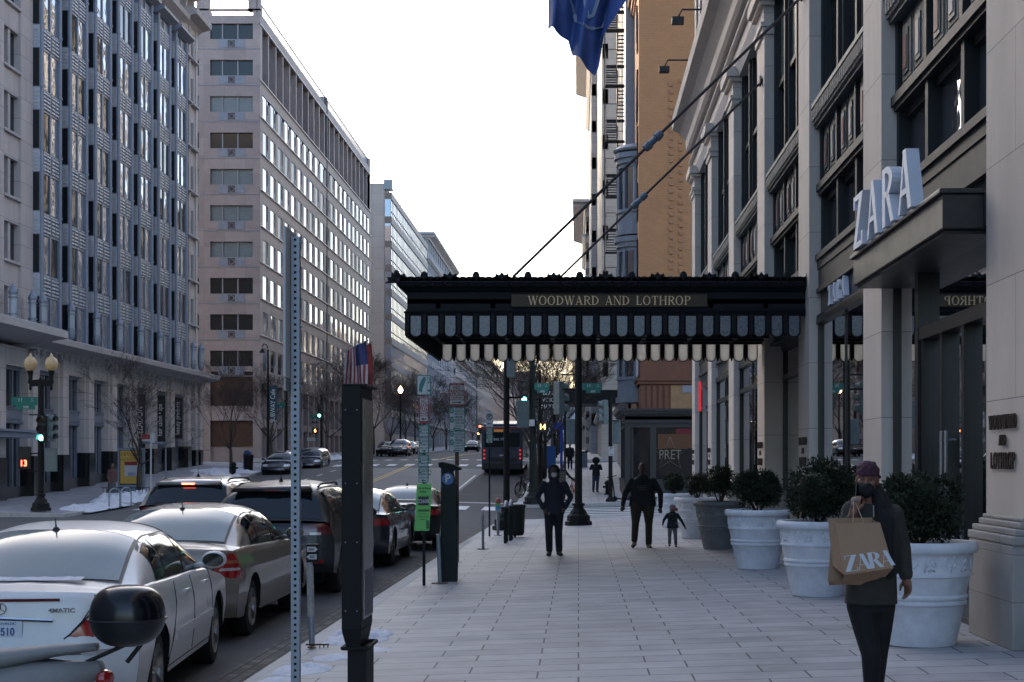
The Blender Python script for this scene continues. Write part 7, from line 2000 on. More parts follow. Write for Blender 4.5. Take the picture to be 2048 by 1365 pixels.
tr = ["big bare tree on the right kerb behind the signals, with the thickest trunk","second bare tree on the right kerb past the side street","bare tree beside the bus on the right kerb","bare tree past the next crossing on the right","fifth bare tree along the right kerb","sixth bare tree along the right kerb","seventh bare tree along the right kerb","farthest bare tree along the right kerb"]
for i, y in enumerate((70.5,79,90,123,136,152,172,200)): plant((i+1) % 3, -2.05+(0 if i < 3 else -.1), y, i*2.1+.4, (1.22,1.12,1.15,1.1,1.15,1.1,1.1,1.1)[i], tr[i])
# flags on the granite block
for i_, (u0, v0, u1, v1, lab) in enumerate(((652,753,738,683,"flag with stars and red stripes on an angled pole on the granite block"),(668,770,748,685,"red and white flag behind the striped one on the granite block"))):
    y = 136+6*i_; A = Vector((-26, y, Zv(v0,y))); Bv = Vector(((u1-1157)*y/2987, y-1.0, Zv(v1,y)))
    e = empty("flag", tuple(A), lab, "flag", "flags on the granite block")
    m_ = MB(); m_.tube([A, Bv], .06, 6); m_.ball(Bv, .1); m_.build("pole", mat("pale_pole",(.35,.33,.33),.5), e)
    D = (A-Bv).normalized()
    def fp(u, v): 
        p = Bv+D*(.15+2.1*u); L_ = 4.6*v*(1-.25*u); return (p.x+.06*math.sin(u*9+v*4)+.35*v*(.5-u), p.y+.18*math.sin(u*14+v*3), p.z-L_)
    m_ = MB(); m_.grid(fp, 26, 20); 
    m_.m = [0]*len(m_.f)
    for q in range(26):
        for r_ in range(20):
            idx = q*20+r_
            if i_ == 0: m_.m[idx] = 2 if (r_ < 9 and q < 13) else (0 if (q//2) % 2 else 1)
            else: m_.m[idx] = 1 if 6 < q < 12 else 0
    m_.build("cloth", [mat("flag_red",(.22,.03,.04),.7), mat("flag_white",(.4,.4,.42),.7), mat("flag_blue",(.03,.045,.15),.7)], e, recalc=False)
# odd things under the far trees on the right
x, y = (1122-1157)*90/2987, 92; z = walk_z(x,y)
e = empty("information_totem", (x,y,z), "blue advertising totem among the far signals on the right pavement", "sign"); m_ = MB(); m_.box(x-.45,x+.45,y,y+.25,Zv(860,y),Zv(846,y)); m_.tube([(x,y+.1,z),(x,y+.1,Zv(860,y))],.08,8); m_.build("panel", mat("bright_blue_panel",(.02,.06,.3),.5,emit=(.02,.08,.5),estr=.02), e)
x, y = (1100-1157)*96/2987, 97; z = walk_z(x,y)
e = empty("newspaper_box", (x,y,z), "blue newspaper box at the far right kerb", "newspaper box"); m_ = MB(); m_.box(x-.35,x+.35,y,y+.5,z+.1,z+1.6); m_.box(x-.3,x-.2,y,y+.1,z,z+.1); m_.box(x+.2,x+.3,y,y+.1,z,z+.1); m_.build("cabinet", mat("news_blue",(.02,.10,.30),.5), e)
# birds
for i_, (u, v) in enumerate(((918,97),(990,168))):
    y = 120; x = (u-1157)*y/2987; z = Zv(v,y); e = MB()
    e.ball((x,y,z),.05,.16,.05,8,6); e.add([(x,y+.06,z+.02),(x,y-.06,z+.02),(x+.28,y,z+.1),(x-.28,y,z+.1),(x,y+.06,z+.03)],[(0,1,2),(0,3,1)])
    o = e.build("bird", blackp); setp(o, ["tiny dark bird flying high, the upper left one","tiny dark bird flying lower, to the right"][i_], "bird", "birds in the sky")
# ---------------------------------------------------------------- people
skin_d = mat("brown_skin", (.17,.085,.055), .55, noise_=.1, nscale=14); skin_k = mat("dark_skin", (.045,.026,.02), .5)
def blob(parts, name, m, parent, vox=.012, smooth_it=6, local=False):
    """parts are solids merged into one continuous surface"""
    mb = MB()
    for f in parts: f(mb)
    o = mb.build(name, m, parent, local=local)
    r = o.modifiers.new("r", 'REMESH'); r.mode = 'VOXEL'; r.voxel_size = vox; r.use_smooth_shade = True
    s = o.modifiers.new("s", 'SMOOTH'); s.iterations = smooth_it; s.factor = .5
    dg = bpy.context.evaluated_depsgraph_get(); dg.update()
    me = bpy.data.meshes.new_from_object(o.evaluated_get(dg)); o.modifiers.clear(); old = o.data; o.data = me; me.name = name
    for p in me.polygons: p.use_smooth = True
    if not me.materials: me.materials.append(m)
    bpy.data.meshes.remove(old); return o
def limb(pts, rad, n=12, flat=1):
    def f(mb):
        mb.tube(pts, rad, n, flat=flat)
        mb.ball(pts[0], rad[0]*.99, rad[0]*.99, rad[0]*.99, 10, 8); mb.ball(pts[-1], rad[-1]*.99, rad[-1]*.99, rad[-1]*.99, 10, 8)
    return f
def ell(c, rx, ry, rz): return lambda mb: mb.ball(c, rx, ry, rz, 18, 14)
def secs(S, n=20, p=2.3):
    """stack of level ellipses: (x, y, z, rx, ry)"""
    def f(mb):
        b = len(mb.v)
        for (x, y, z, rx, ry) in S:
            for k in range(n):
                a = 2*math.pi*k/n; c, s = math.cos(a), math.sin(a); q = (abs(c)**p+abs(s)**p)**(-1/p)
                mb.v.append((x+rx*c*q, y+ry*s*q, z))
        for i in range(len(S)-1):
            for k in range(n):
                k2 = (k+1) % n; mb.face((b+i*n+k, b+i*n+k2, b+(i+1)*n+k2, b+(i+1)*n+k))
        mb.face([b+k for k in range(n)][::-1]); mb.face([b+(len(S)-1)*n+k for k in range(n)])
    return f
def lerp(a, b, t): return tuple(a[i]+(b[i]-a[i])*t for i in range(3))
def hand(w, d, s=1.0, curl=.5, side=1, up=(0,-1,0)):
    """w wrist point, d direction to the fingertips, up the palm side"""
    w = Vector(w); d = Vector(d).normalized(); u = Vector(up); u = (u-d*u.dot(d)).normalized(); l = d.cross(u)
    fs = []
    pc = w+d*.05*s
    fs.append(limb([tuple(w), tuple(w+d*.045*s)], [.022*s,.030*s], 10, .65)); fs.append(limb([tuple(w+d*.04*s-l*.018*s), tuple(w+d*.08*s-l*.022*s)], [.016*s,.015*s])); fs.append(limb([tuple(w+d*.04*s+l*.018*s), tuple(w+d*.078*s+l*.022*s)], [.016*s,.014*s])); fs.append(limb([tuple(w+d*.04*s), tuple(w+d*.085*s)], [.017*s,.017*s]))
    for i, L_ in enumerate((.068,.078,.072,.055)):
        b = w+d*.082*s+l*(-.030+.020*i)*s*side*-1
        p1 = b+(d*math.cos(curl*.5)+u*math.sin(curl*.5))*L_*.45*s; p2 = p1+(d*math.cos(curl*1.3)+u*math.sin(curl*1.3))*L_*.32*s; p3 = p2+(d*math.cos(curl*2)+u*math.sin(curl*2))*L_*.25*s
        fs.append(limb([tuple(b), tuple(p1), tuple(p2), tuple(p3)], [.0098*s,.0088*s,.0078*s,.0065*s], 8))
    b = w+d*.025*s+l*.026*s*side; p1 = b+(d*.7+l*.55*side+u*.35).normalized()*.04*s; p2 = p1+(d*.9+l*.1*side+u*.3).normalized()*.03*s
    fs.append(limb([tuple(b), tuple(p1), tuple(p2)], [.013*s,.011*s,.008*s], 8))
    return fs
def person(name_label, loc, rz, J, cols, h=1.0, extra=None, vox=.014, wide=1.0, hands=True, hem=.78, hood=False, coat_flare=1.05, boots=False, group=None):
    """J: joints in metres for a 1.75 m figure facing -y"""
    root = empty("person", loc, name_label, "person", group, rz); root.scale = (h,)*3
    D = dict(head=(0,-.02,1.63), neck=(0,.01,1.47), sL=(-.185*wide,0,1.39), sR=(.185*wide,0,1.39), eL=(-.26,.02,1.13), eR=(.26,.02,1.13), wL=(-.25,-.05,.88), wR=(.25,-.05,.88),
             hL=(-.09,0,.92), hR=(.09,0,.92), kL=(-.10,-.02,.50), kR=(.10,-.02,.50), aL=(-.10,.02,.09), aR=(.10,.02,.09), tL=(-.11,-.13,.03), tR=(.11,-.13,.03))
    D.update(J)
    g = D
    hx, hy, hz = g["head"]
    parts = [ell((hx,hy,hz+.02), .078,.097,.105), ell((hx,hy-.03,hz-.055), .058,.065,.062), limb([g["neck"],(hx,hy+.01,hz-.05)],[.06,.055]), ell((hx,hy-.10,hz-.012),.014,.02,.022), ell((hx-.08,hy,hz-.005),.012,.02,.03), ell((hx+.08,hy,hz-.005),.012,.02,.03),
             limb([lerp(g["sL"],g["sR"],.5), g["neck"]],[.09,.06]), secs([(0,0,.88,.15*wide,.10),(0,0,1.0,.15*wide,.11),(0,0,1.15,.14*wide,.10),(0,0,1.35,.17*wide,.11),(0,0,1.44,.12*wide,.08)]),
             limb([g["sL"],g["eL"],g["wL"]],[.05,.04,.027]), limb([g["sR"],g["eR"],g["wR"]],[.05,.04,.027]),
             limb([g["hL"],g["kL"],g["aL"],g["tL"]],[.085,.055,.038,.035]), limb([g["hR"],g["kR"],g["aR"],g["tR"]],[.085,.055,.038,.035])]
    if hands:
        for s, w, e_ in ((-1,"wL","eL"),(1,"wR","eR")): parts += hand(g[w], Vector(g[w])-Vector(g[e_]), 1.05, .55, s)
    body = blob(parts, "body", cols["skin"], root, vox*.75, 3, local=True)
    # jacket
    w = wide
    z0 = hem
    jk = [secs([(0,0,z0,.185*w*coat_flare,.14*coat_flare),(0,0,z0+.1,.18*w*coat_flare,.135*coat_flare),(0,0,1.1,.175*w,.135),(0,0,1.3,.19*w,.14),(0,0,1.38,.165*w,.125),(0,.0,1.44,.105*w,.095),(0,0,1.50,.075,.075)]),
          limb([g["sL"],g["eL"],lerp(g["eL"],g["wL"],.96)],[.078,.062,.048]), limb([g["sR"],g["eR"],lerp(g["eR"],g["wR"],.96)],[.078,.062,.048])]
    if hood: jk += [ell((hx,hy+.045,hz+.03),.125,.115,.13), ell((hx,hy+.04,hz-.08),.12,.11,.10)]
    blob(jk, "jacket", cols["top"], root, vox, 4, local=True)
    tr_ = [limb([g["hL"],g["kL"],lerp(g["kL"],g["aL"],.96)],[.105*w,.078,.068]), limb([g["hR"],g["kR"],lerp(g["kR"],g["aR"],.96)],[.105*w,.078,.068]), secs([(0,0,.84,.15*w,.12),(0,0,.98,.165*w,.13),(0,0,1.04,.15*w,.12)])]
    blob(tr_, "trousers", cols["legs"], root, vox, 3, local=True)
    for s, a, t in ((-1,"aL","tL"),(1,"aR","tR")):
        A, T_ = Vector(g[a]), Vector(g[t])
        heel = A+(A-T_)*.25; heel.z = T_.z+(A.z-T_.z)*.2
        blob([limb([tuple(heel), tuple(lerp(tuple(heel),tuple(T_),.6)), tuple(T_+(T_-A).normalized()*.03)],[.048,.05,.042],12,.9), limb([tuple(A),tuple(heel)],[.05,.045])]+([limb([tuple(A+Vector((0,0,.22))),tuple(A)],[.06,.055])] if boots else []), "shoe", cols["shoe"], root, vox*.7, 2, local=True)
    if not hood:
        blob([ell((hx,hy+.03,hz+.045),.086,.098,.095)], "hair", cols["hair"], root, vox*.7, 2, local=True)
    for s in (-1,1):
        mb = MB(); mb.ball((hx+s*.03,hy-.088,hz+.02),.013,.008,.007,8,6); mb.build("eye", cols.get("eye", mat("eye_dark",(.02,.015,.012),.2)), root, local=True)
    mb = MB(); mb.ball((hx,hy-.088,hz-.065),.024,.008,.007,8,6); 
    if not cols.get("mask"): mb.build("mouth", mat("lip",(.08,.03,.025),.5), root, local=True)
    if cols.get("mask"): blob([ell((hx,hy-.07,hz-.045),.058,.052,.058)], "face_mask", cols["mask"], root, vox*.6, 2, local=True)
    if extra: extra(root, g)
    return root
blk = mat("black_cloth", (.008,.009,.012), .85, noise_=.3, nscale=8); navy = mat("navy_cloth", (.010,.012,.022), .8, noise_=.3, nscale=8)
brownc = mat("brown_trousers", (.028,.019,.013), .85, noise_=.3, nscale=8); shoe_k = mat("dark_shoe", (.01,.01,.01), .5); hair_k = mat("dark_hair", (.008,.006,.005), .8, bump=.6, bscale=60)
grey_cl = mat("grey_cloth", (.12,.12,.125), .85, noise_=.2, nscale=10); jean = mat("blue_jeans", (.03,.04,.075), .8, noise_=.2, nscale=9); maskw = mat("white_mask", (.42,.40,.37), .8)
# man in a dark hooded jacket, hands in his pockets
x, y = (1108-1157)*29.3/2987, 29.3
def ex1(root, g):
    mb = MB(); mb.tube([(-.1,-.165,.80),(-.1,-.17,.86)], .012, 6); mb.build("belt_clip", galv, root, local=True)
person("man in a dark hooded jacket and white mask walking with his hands in his pockets", (x, y, walk_z(x,y)), R(2), dict(eL=(-.33,.06,1.14), eR=(.33,.06,1.14), wL=(-.21,-.08,.93), wR=(.21,-.08,.93), kL=(-.10,-.03,.50), kR=(.09,.02,.50), aL=(-.09,.04,.09), aR=(.10,.0,.09), tL=(-.11,-.10,.03), tR=(.13,-.13,.03)), dict(skin=skin_k, top=navy, legs=blk, shoe=shoe_k, hair=hair_k, mask=maskw), 1.0, ex1, hood=True, hands=True, hem=.80, wide=1.08)
# heavier man in black with brown trousers
x, y = (1285-1157)*31.2/2987, 31.2
def ex2(root, g):
    mb = MB()
    for k, w_ in ((0,.11),(1,.10),(2,.06)): mb.box(-w_,w_,-.166,-.158,1.27-.035*k,1.285-.035*k)
    mb.build("jacket_print", mat("faded_print",(.06,.055,.055),.8), root, local=True)
person("heavy man in a black jacket and brown trousers walking beside the toddler", (x, y, walk_z(x,y)-.01), R(-4), dict(sL=(-.22,0,1.37), sR=(.22,0,1.37), eL=(-.36,.03,1.12), eR=(.37,.03,1.12), wL=(-.40,-.08,.88), wR=(.37,-.10,.84), hL=(-.12,0,.92), hR=(.12,0,.92), kL=(-.14,-.10,.52), kR=(.13,.0,.50), aL=(-.17,.10,.15), aR=(.13,-.04,.09), tL=(-.19,-.04,.06), tR=(.16,-.18,.03)), dict(skin=skin_k, top=blk, legs=brownc, shoe=shoe_k, hair=hair_k), 1.02, ex2, wide=1.38, hem=.86, coat_flare=1.1)
# toddler
x, y = (1345-1157)*31.2/2987, 31.2
def ex3(root, g):
    hx, hy, hz = g["head"]
    blob([ell((hx,hy+.0,hz+.10),.135,.135,.12), ell((hx,hy+.08,hz-.03),.12,.09,.13)], "knitted_hat", mat("pale_pink_knit",(.32,.25,.25),.9,bump=.5,bscale=90), root, .012, 2, local=True)
    blob([ell((hx+.16,hy-.0,hz-.0),.075,.06,.075)], "hat_bobble", mat("pink_bobble",(.45,.10,.14),.9,bump=.8,bscale=60), root, .012, 1, local=True)
    mb = MB()
    rnd = random.Random(2)
    for q in range(60):
        a = rnd.uniform(-1.3,1.3); z = rnd.uniform(.85,1.4); mb.box(.185*math.sin(a)-.012,.185*math.sin(a)+.012,-.172*math.cos(a)**.5-.004,-.16*math.cos(a)**.5,z,z+.02)
    mb.build("jacket_pattern", grey_cl, root, local=True)
person("toddler in a pale hat with a pink bobble, walking beside the heavy man", (x, y, walk_z(x,y)), R(-3), dict(head=(0,-.02,1.56), neck=(0,.01,1.42), sL=(-.2,0,1.34), sR=(.2,0,1.34), eL=(-.36,.0,1.12), eR=(.38,.02,1.08), wL=(-.40,-.15,.98), wR=(.50,-.05,.86), kL=(-.12,-.06,.48), kR=(.12,.02,.48), aL=(-.12,.0,.12), aR=(.14,.04,.09), tL=(-.13,-.16,.07), tR=(.15,-.14,.03)), dict(skin=skin_d, top=navy, legs=grey_cl, shoe=shoe_k, hair=hair_k), .50, ex3, wide=1.15, hem=.78, boots=True, coat_flare=1.15)
# woman walking away, hood up
x, y = (1192-1157)*75/2987, 75
def ex4(root, g):
    blob([ell((0,.02,1.64),.20,.19,.19)], "fur_hood", mat("dark_fur",(.012,.01,.009),.95,bump=1,bscale=40), root, .02, 2, local=True)
person("person in a puffy jacket with a furry hood and blue jeans, far along the pavement", (x, y, walk_z(x,y)), R(180), dict(eL=(-.30,-.05,1.18), eR=(.30,-.05,1.18), wL=(-.16,-.2,1.2), wR=(.16,-.2,1.2), kL=(-.08,-.03,.5), kR=(.12,.05,.5), aL=(-.06,.0,.1), aR=(.14,.12,.12)), dict(skin=skin_d, top=blk, legs=jean, shoe=shoe_k, hair=hair_k), .97, ex4, vox=.02, hem=.86, wide=1.1)
# person in a striped top holding the red bicycle
x, y = (1124-1157)*68/2987, 68.6
def ex5(root, g):
    mb = MB()
    for k in range(7):
        z = .9+.075*k; mb.lathe([(.0,0),(1,0),(1,.03),(0,.03)], 20, (0,0,0), cap=False); 
    mb = MB()
    for k in range(7):
        z = .9+.075*k; s_ = .205 if z < 1.3 else .2
        mb.add([], []); b = len(mb.v)
        for zz in (z, z+.03):
            for q in range(20): a = 2*math.pi*q/20; mb.v.append((s_*math.cos(a), s_*.74*math.sin(a), zz))
        for q in range(20): q2 = (q+1) % 20; mb.face((b+q, b+q2, b+20+q2, b+20+q))
    mb.build("stripes", mat("tan_stripe",(.16,.14,.10),.85), root, local=True)
person("person in a black and tan striped top standing by the red bicycle", (x, y, walk_z(x,y)), R(30), dict(eR=(.34,-.1,1.15), wR=(.5,-.25,.98)), dict(skin=skin_k, top=blk, legs=blk, shoe=shoe_k, hair=hair_k), .97, ex5, vox=.02)
x, y = (1140-1157)*98/2987, 98
person("distant person in dark clothes with a red bag strap on the right pavement", (x, y, walk_z(x,y)), R(0), {}, dict(skin=skin_d, top=blk, legs=blk, shoe=shoe_k, hair=hair_k), .98, None, vox=.03)
x, y = (224-1157)*70/2987, 70
def ex6(root, g):
    blob([secs([(0,0,.30,.27,.2),(0,0,.6,.22,.17),(0,0,1.0,.15,.12)])], "skirt", mat("grey_skirt",(.06,.065,.075),.85), root, .025, 2, local=True)
person("person in a plaid shirt and long grey skirt by the yellow poster", (x, y, walk_z(x,y)), R(60), {}, dict(skin=skin_d, top=mat("plaid_shirt",(.10,.05,.045),.85,noise_=.7,nscale=16), legs=grey_cl, shoe=shoe_k, hair=hair_k), .95, ex6, vox=.03)
# ---- the woman on the phone, close to the camera -----------------------------------
WY = 10.0; k = WY/2987
WX = (1740-1157)*k; WZ = walk_z(WX, WY)
def W(u, v, dy=0): return ((u-1157)*(WY+dy)/2987-WX, dy, 1.65-(v-926)*(WY+dy)/2987-WZ)
wo = empty("person", (WX, WY, WZ), "woman in dark olive coat, black mask and purple head wrap, talking on the phone", "person")
coatm = mat("dark_olive_coat", (.035,.034,.030), .85, noise_=.25, nscale=9, bump=.2, bscale=70); jeans_k = mat("black_jeans", (.006,.006,.007), .8, noise_=.3, nscale=20, bump=.3, bscale=40)
sk = mat("woman_skin", (.20,.095,.06), .5, noise_=.12, nscale=30, bump=.08, bscale=90)
HC = W(1734, 962, -.02)
hx, hy, hz = HC
eR_ = W(1694, 1072, -.05); wR_ = W(1709, 1025, -.14); sR_ = W(1702, 1022, .02)
sL_ = W(1788, 1028, .02); eL_ = W(1806, 1100, .05); wL_ = W(1812, 1152, -.02)
tilt = Matrix.Translation(HC) @ Matrix.Rotation(R(5), 4, 'Y') @ Matrix.Rotation(R(-14), 4, 'Z') @ Matrix.Rotation(R(5), 4, 'X') @ Matrix.Translation((-hx,-hy,-hz))
def T(f):
    def g_(mb):
        b = len(mb.v); f(mb); mb.xf(tilt, b)
    return g_
head = [T(ell((hx,hy+.012,hz+.025),.070,.090,.092)), T(ell((hx,hy-.018,hz-.03),.060,.068,.075)), T(ell((hx,hy-.045,hz-.072),.034,.036,.028)),
        T(limb([(hx,hy-.075,hz+.022),(hx,hy-.094,hz-.008)],[.009,.013])), T(ell((hx-.011,hy-.088,hz-.012),.008,.008,.007)), T(ell((hx+.011,hy-.088,hz-.012),.008,.008,.007)),
        T(ell((hx-.03,hy-.062,hz+.038),.026,.016,.009)), T(ell((hx+.03,hy-.062,hz+.038),.026,.016,.009)), T(ell((hx-.040,hy-.055,hz-.008),.020,.018,.018)), T(ell((hx+.040,hy-.055,hz-.008),.020,.018,.018)),
        T(ell((hx-.070,hy+.01,hz-.0),.010,.018,.028)), T(ell((hx+.070,hy+.01,hz-.0),.010,.018,.028)),
        limb([W(1740,1030,.03), (hx+.005,hy+.02,hz-.06)],[.055,.048])]
torso = [secs([(W(1742,1200)[0],.0,W(0,1200)[2],.14,.11),(W(1745,1120)[0],0,W(0,1120)[2],.13,.10),(W(1746,1050)[0],0,W(0,1050)[2],.15,.10),(W(1745,1022)[0],0,W(0,1022)[2],.10,.07)])]
foreA = limb([sR_, eR_, wR_],[.042,.036,.025]); foreB = limb([sL_, eL_, wL_],[.042,.036,.024])
hipL, kneeL, ankL = W(1722,1210,.0), W(1742,1310,-.10), W(1745,1412,-.02)
hipR, kneeR, ankR = W(1762,1210,.02), W(1757,1305,.05), W(1752,1385,.34)
legs = [limb([hipL,kneeL,ankL,W(1743,1428,-.14)],[.09,.058,.038,.035]), limb([hipR,kneeR,ankR],[.09,.058,.038])]
# hand raised to the ear, holding a phone; the other relaxed by her side
hR = hand(wR_, Vector(W(1714,985,-.12))-Vector(wR_), .95, 1.0, -1, up=(.55,.7,.1)); hL = hand(wL_, Vector(W(1818,1190,-.05))-Vector(wL_), 1.05, .5, 1, up=(-.8,-.35,0))
body = blob(head+torso+[foreA, foreB]+legs+hR+hL, "body", sk, wo, .0052, 3, local=True)
def part(fs, nm, m, vox=.008, it=4, par=wo): return blob(fs, nm, m, par, vox, it, local=True)
zc0 = W(0,1208)[2]
cx_w = W(1743,0)[0]
coat = [secs([(W(1742,1212)[0],.0,zc0,.175,.135),(W(1742,1180)[0],.0,W(0,1180)[2],.172,.135),(W(1744,1120)[0],0,W(0,1120)[2],.158,.125),(W(1746,1070)[0],0,W(0,1070)[2],.165,.125),(W(1746,1035)[0],0,W(0,1035)[2],.165,.115),(W(1744,1018)[0],.01,W(0,1018)[2],.12,.09),(W(1742,1008)[0],.015,W(0,1008)[2],.075,.075)]),
        limb([sR_, lerp(sR_,eR_,.5), eR_, lerp(eR_,wR_,.55)],[.068,.062,.058,.047]), limb([sL_, lerp(sL_,eL_,.5), eL_, lerp(eL_,wL_,.9)],[.066,.06,.056,.046])]
part(coat, "coat", coatm, .0085, 3)
part([limb([lerp(eR_,wR_,.50), lerp(eR_,wR_,.62)],[.052,.050])], "cuff", coatm, .006, 1); part([limb([lerp(eL_,wL_,.84), lerp(eL_,wL_,.95)],[.049,.048])], "cuff", coatm, .006, 1)
part([limb([hipL,lerp(hipL,kneeL,.5),kneeL,lerp(kneeL,ankL,.95)],[.10,.085,.066,.05]), limb([hipR,lerp(hipR,kneeR,.5),kneeR,lerp(kneeR,ankR,.95)],[.10,.085,.066,.05]), secs([(W(1742,1212)[0],0,W(0,1225)[2],.15,.11),(W(1742,1170)[0],0,W(0,1170)[2],.14,.11)])], "jeans", jeans_k, .008, 3)
part([limb([W(1745,1422,.02),W(1743,1430,-.12),W(1743,1431,-.19)],[.045,.045,.035])], "shoe", shoe_k, .008, 2); part([limb([W(1752,1380,.36),W(1750,1410,.40),W(1749,1420,.34)],[.045,.042,.035])], "shoe", shoe_k, .008, 2)
# scarf and long dark hair falling over her left shoulder
part([limb([(hx+.045,hy+.06,hz-.02),W(1768,1010,.0),W(1775,1040,-.10),W(1777,1090,-.125),W(1779,1150,-.13)],[.045,.055,.05,.042,.035]), limb([(hx+.05,hy+.04,hz-.05),W(1760,1012,-.06),W(1763,1060,-.13),W(1766,1110,-.13)],[.04,.045,.04,.03]), limb([(hx-.03,hy+.06,hz-.04),W(1725,1010,.03)],[.04,.045])], "scarf", mat("black_scarf",(.006,.006,.008),.8,bump=.5,bscale=30,stretch=(6,6,.6)), .008, 3)
# head wrap
def wrapf(mb):
    b = len(mb.v)
    def fn(u, v):
        a = 2*math.pi*u; t = v*math.pi*.5
        r = 1+.035*math.sin(a*5+v*9)+.03*math.sin(a*9-v*14)
        zz = hz+.048-.012*math.sin(a)*-1*(1-v)-(0.05*(1-v) if math.sin(a) > 0 else 0)
        return (hx+.078*math.cos(a)*math.cos(t)**.6*r, hy+.008+.098*math.sin(a)*math.cos(t)**.6*r, zz+.082*math.sin(t)*r)
    mb.grid(fn, 40, 12)
    mb.face([b+i*13 for i in range(41)][::-1])
    mb.xf(tilt, b)
wm = mat("purple_patterned_wrap", (.05,.014,.045), .8, noise_=.9, nscale=45, bump=.4, bscale=80, second=(.10,.03,.06))
mb = MB(); wrapf(mb); o = mb.build("head_wrap", wm, wo, local=True, smooth=True)
part([T(limb([(hx-.078,hy+.03,hz+.03),(hx-.0,hy-.085,hz+.068),(hx+.078,hy+.03,hz+.03)],[.013,.010,.013]))], "wrap_knot", wm, .006, 1)
# face mask, eyes, brows
mk = mat("black_face_mask", (.007,.007,.009), .75)
part([T(ell((hx,hy-.045,hz-.052),.058,.062,.058)), T(ell((hx,hy-.092,hz-.03),.022,.022,.026)), T(ell((hx,hy-.04,hz-.085),.042,.045,.03))], "face_mask", mk, .005, 2)
mb = MB()
for s in (-1,1): mb.tube([(hx+s*.05,hy-.055,hz-.025),(hx+s*.072,hy+.0,hz-.0)], .002, 4)
mb.xf(tilt); mb.build("mask_loop", mk, wo, local=True)
for s in (-1,1):
    mb = MB(); mb.smooth = True; mb.ball((hx+s*.030,hy-.068,hz+.015),.0120,.011,.0058,12,8); mb.xf(tilt); ey_ = mb.build("eye", mat("eye_white",(.16,.14,.13),.4), wo, local=True, smooth=True)
    mb = MB(); mb.ball((hx+s*.028,hy-.0785,hz+.015),.0050,.003,.0048,10,8); mb.xf(tilt); mb.build("iris", mat("eye_dark",(.02,.015,.012),.2), ey_, local=True)
    mb = MB(); mb.tube([(hx+s*.013,hy-.080,hz+.0345),(hx+s*.030,hy-.081,hz+.042),(hx+s*.048,hy-.070,hz+.036)],[.002,.0032,.0015],5); mb.xf(tilt); mb.build("eyebrow", hair_k, wo, local=True)
    mb = MB(); mb.tube([(hx+s*.017,hy-.0775,hz+.019),(hx+s*.030,hy-.0815,hz+.0255),(hx+s*.044,hy-.073,hz+.019)],[.0014,.002,.0014],5); mb.xf(tilt); mb.build("eyelid", mat("eyelid_dark",(.07,.035,.025),.6), wo, local=True)
mb = MB(); mb.tube([W(1709,1000,-.175),W(1713,1000,-.17)],.011,8); mb.build("ring", galv, wo, local=True)
# zip pull
mb = MB(); mb.box(*[W(1747,1020,-.12)[0]-.003, W(1747,1020,-.12)[0]+.003], -.125, -.118, W(0,1032)[2], W(0,1010)[2]); mb.build("zip", galv, wo, local=True)
def Wa(u, v, dy=0): p = W(u, v, dy); return (p[0]+WX, p[1]+WY, p[2]+WZ)
ph = Wa(1714, 990, -.06); m_ = MB(); m_.box(-.036,.036,-.005,.005,-.075,.075); m_.xf(Matrix.Translation(ph) @ Matrix.Rotation(R(62),4,'Z') @ Matrix.Rotation(R(12),4,'Y'))
o = m_.build("phone", mat("phone_black",(.01,.01,.012),.2), bevel=.004); setp(o, "dark phone held to the ear of the woman in the olive coat", "phone")
kraft = mat("kraft_paper", (.36,.23,.14), .75, noise_=.10, nscale=5, bump=.25, bscale=9); kraft2 = mat("kraft_paper_dark", (.31,.195,.12), .75, noise_=.12, nscale=5, bump=.25, bscale=9)
def bag(lab, F_, back, m, txt):
    """F_: four front corners (tl, tr, br, bl) as points; back: offset of the rear face"""
    e = empty("paper_bag", F_[3], lab, "bag", "paper bags on her arm"); bv = Vector(back)
    tl, tr_, br, bl = [Vector(p) for p in F_]; m_ = MB()
    tb = bv*.62
    # front, sides with a pleat, base, back
    mid = lambda a, b, t: a+(b-a)*t
    sl = mid(tl, tl+tb, .5)+Vector((.02,0,0)); sb = mid(bl, bl+bv, .5)
    m_.add([tl,tr_,br,bl],[(0,1,2,3)]); m_.add([tl+tb,tr_+tb,br+bv,bl+bv],[(0,1,2,3)]); m_.add([bl,br,br+bv,bl+bv],[(0,1,2,3)])
    m_.add([tl,sl,tl+tb,bl+bv,sb,bl],[(0,1,4,5),(1,2,3,4)])
    sr = mid(tr_, tr_+tb, .5)-Vector((.02,0,0)); sbr = mid(br, br+bv, .5); m_.add([tr_,sr,tr_+tb,br+bv,sbr,br],[(0,1,4,5),(1,2,3,4)])
    o = m_.build("bag_body", m, e); sd_ = o.modifiers.new("t",'SOLIDIFY'); sd_.thickness = .0015
    return e
f1 = [Wa(1671,1047,-.26), Wa(1760,1046,-.24), Wa(1787,1136,-.30), Wa(1689,1150,-.33)]
# keep sizes real: about 30 by 33 cm
e1 = bag("brown paper bag with large white ZARA letters, the front one", f1, (-.055,.13,.05), kraft, True)
tl, tr_, br, bl = [Vector(p) for p in f1]
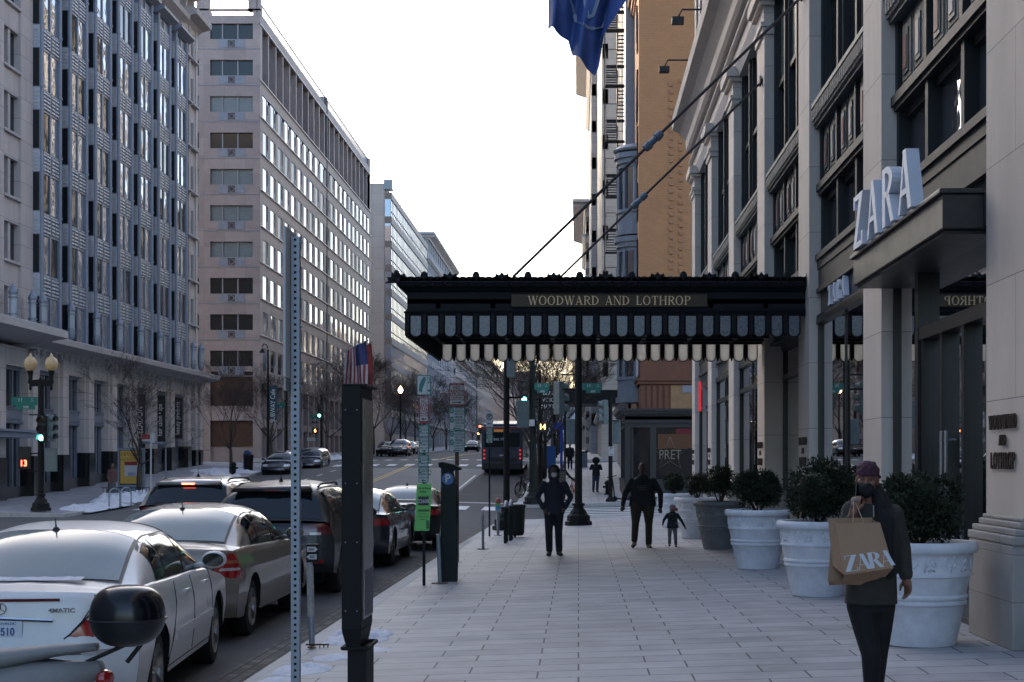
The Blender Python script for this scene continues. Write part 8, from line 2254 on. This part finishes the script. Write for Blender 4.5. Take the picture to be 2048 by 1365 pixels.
# underside seen from the front
m_ = MB(); lo = Vector((0,.01,-.035)); m_.add([bl+Vector((0,-.001,0)),br+Vector((0,-.001,0)),br+lo+Vector((-.03,.10,-.03)),bl+lo+Vector((.0,.10,-.04))],[(0,1,2,3)]); o = m_.build("bag_base", kraft2, e1); s_ = o.modifiers.new("t",'SOLIDIFY'); s_.thickness = .002
mb = MB(); x_ = 0; kk = 0
ax_u = (br-bl).normalized(); ax_v = ((tl-bl)+(tr_-br)).normalized(); nn = ax_u.cross(ax_v).normalized(); nn = nn if nn.y < 0 else -nn
tot = sum(glyph(c,.24,.035)[1]*.82 for c in "ZARA"); hh = .105; start = bl+ax_u*.012+ax_v*.015+nn*.004
sc_w = ((br-bl).length-.012)/(tot*hh)
for c in "ZARA":
    P, w_ = glyph(c, .26, .035, .02)
    for q in P:
        kk += 1; n_ = nn*(.0003*(kk % 6))
        v3 = [start+ax_u*((x_+px_)*hh*sc_w)+ax_v*(py_*hh)+n_ for px_, py_ in q]; mb.add([tuple(v) for v in v3]+[tuple(v+nn*.0008) for v in v3], [tuple(range(len(q))), tuple(range(len(q),2*len(q)))[::-1]]+[(i,(i+1)%len(q),len(q)+(i+1)%len(q),len(q)+i) for i in range(len(q))])
    x_ += w_*.82
mb.build("lettering", mat("bag_white_print",(.58,.60,.66),.6), e1)
def handle_(e, a, b, top):
    m_ = MB(); m_.tube([a, lerp(a, top, .7), top, lerp(b, top, .7), b], .0035, 6); m_.build("handle", mat("paper_cord",(.36,.27,.20),.8), e)
topp = Wa(1703, 1022, -.12)
handle_(e1, Wa(1706,1047,-.262), Wa(1728,1047,-.252), Wa(1708,998,-.13))
f2 = [Wa(1664,1062,-.16), Wa(1745,1060,-.14), Wa(1757,1155,-.14), Wa(1656,1160,-.20)]
e2 = bag("plain brown paper bag hanging behind the ZARA bag", f2, (.03,.12,-.045), kraft2, False); m_ = MB(); a_, b_ = Vector(f2[3]), Vector(f2[2]); m_.add([tuple(a_),tuple(b_),tuple(b_+Vector((-.025,.05,-.055))),tuple(a_+Vector((.07,.05,-.035)))],[(0,1,2,3)]); o = m_.build("bag_base", kraft, e2); s_ = o.modifiers.new("t",'SOLIDIFY'); s_.thickness = .002
handle_(e2, Wa(1690,1062,-.158), Wa(1714,1061,-.15), Wa(1702,1010,-.10))
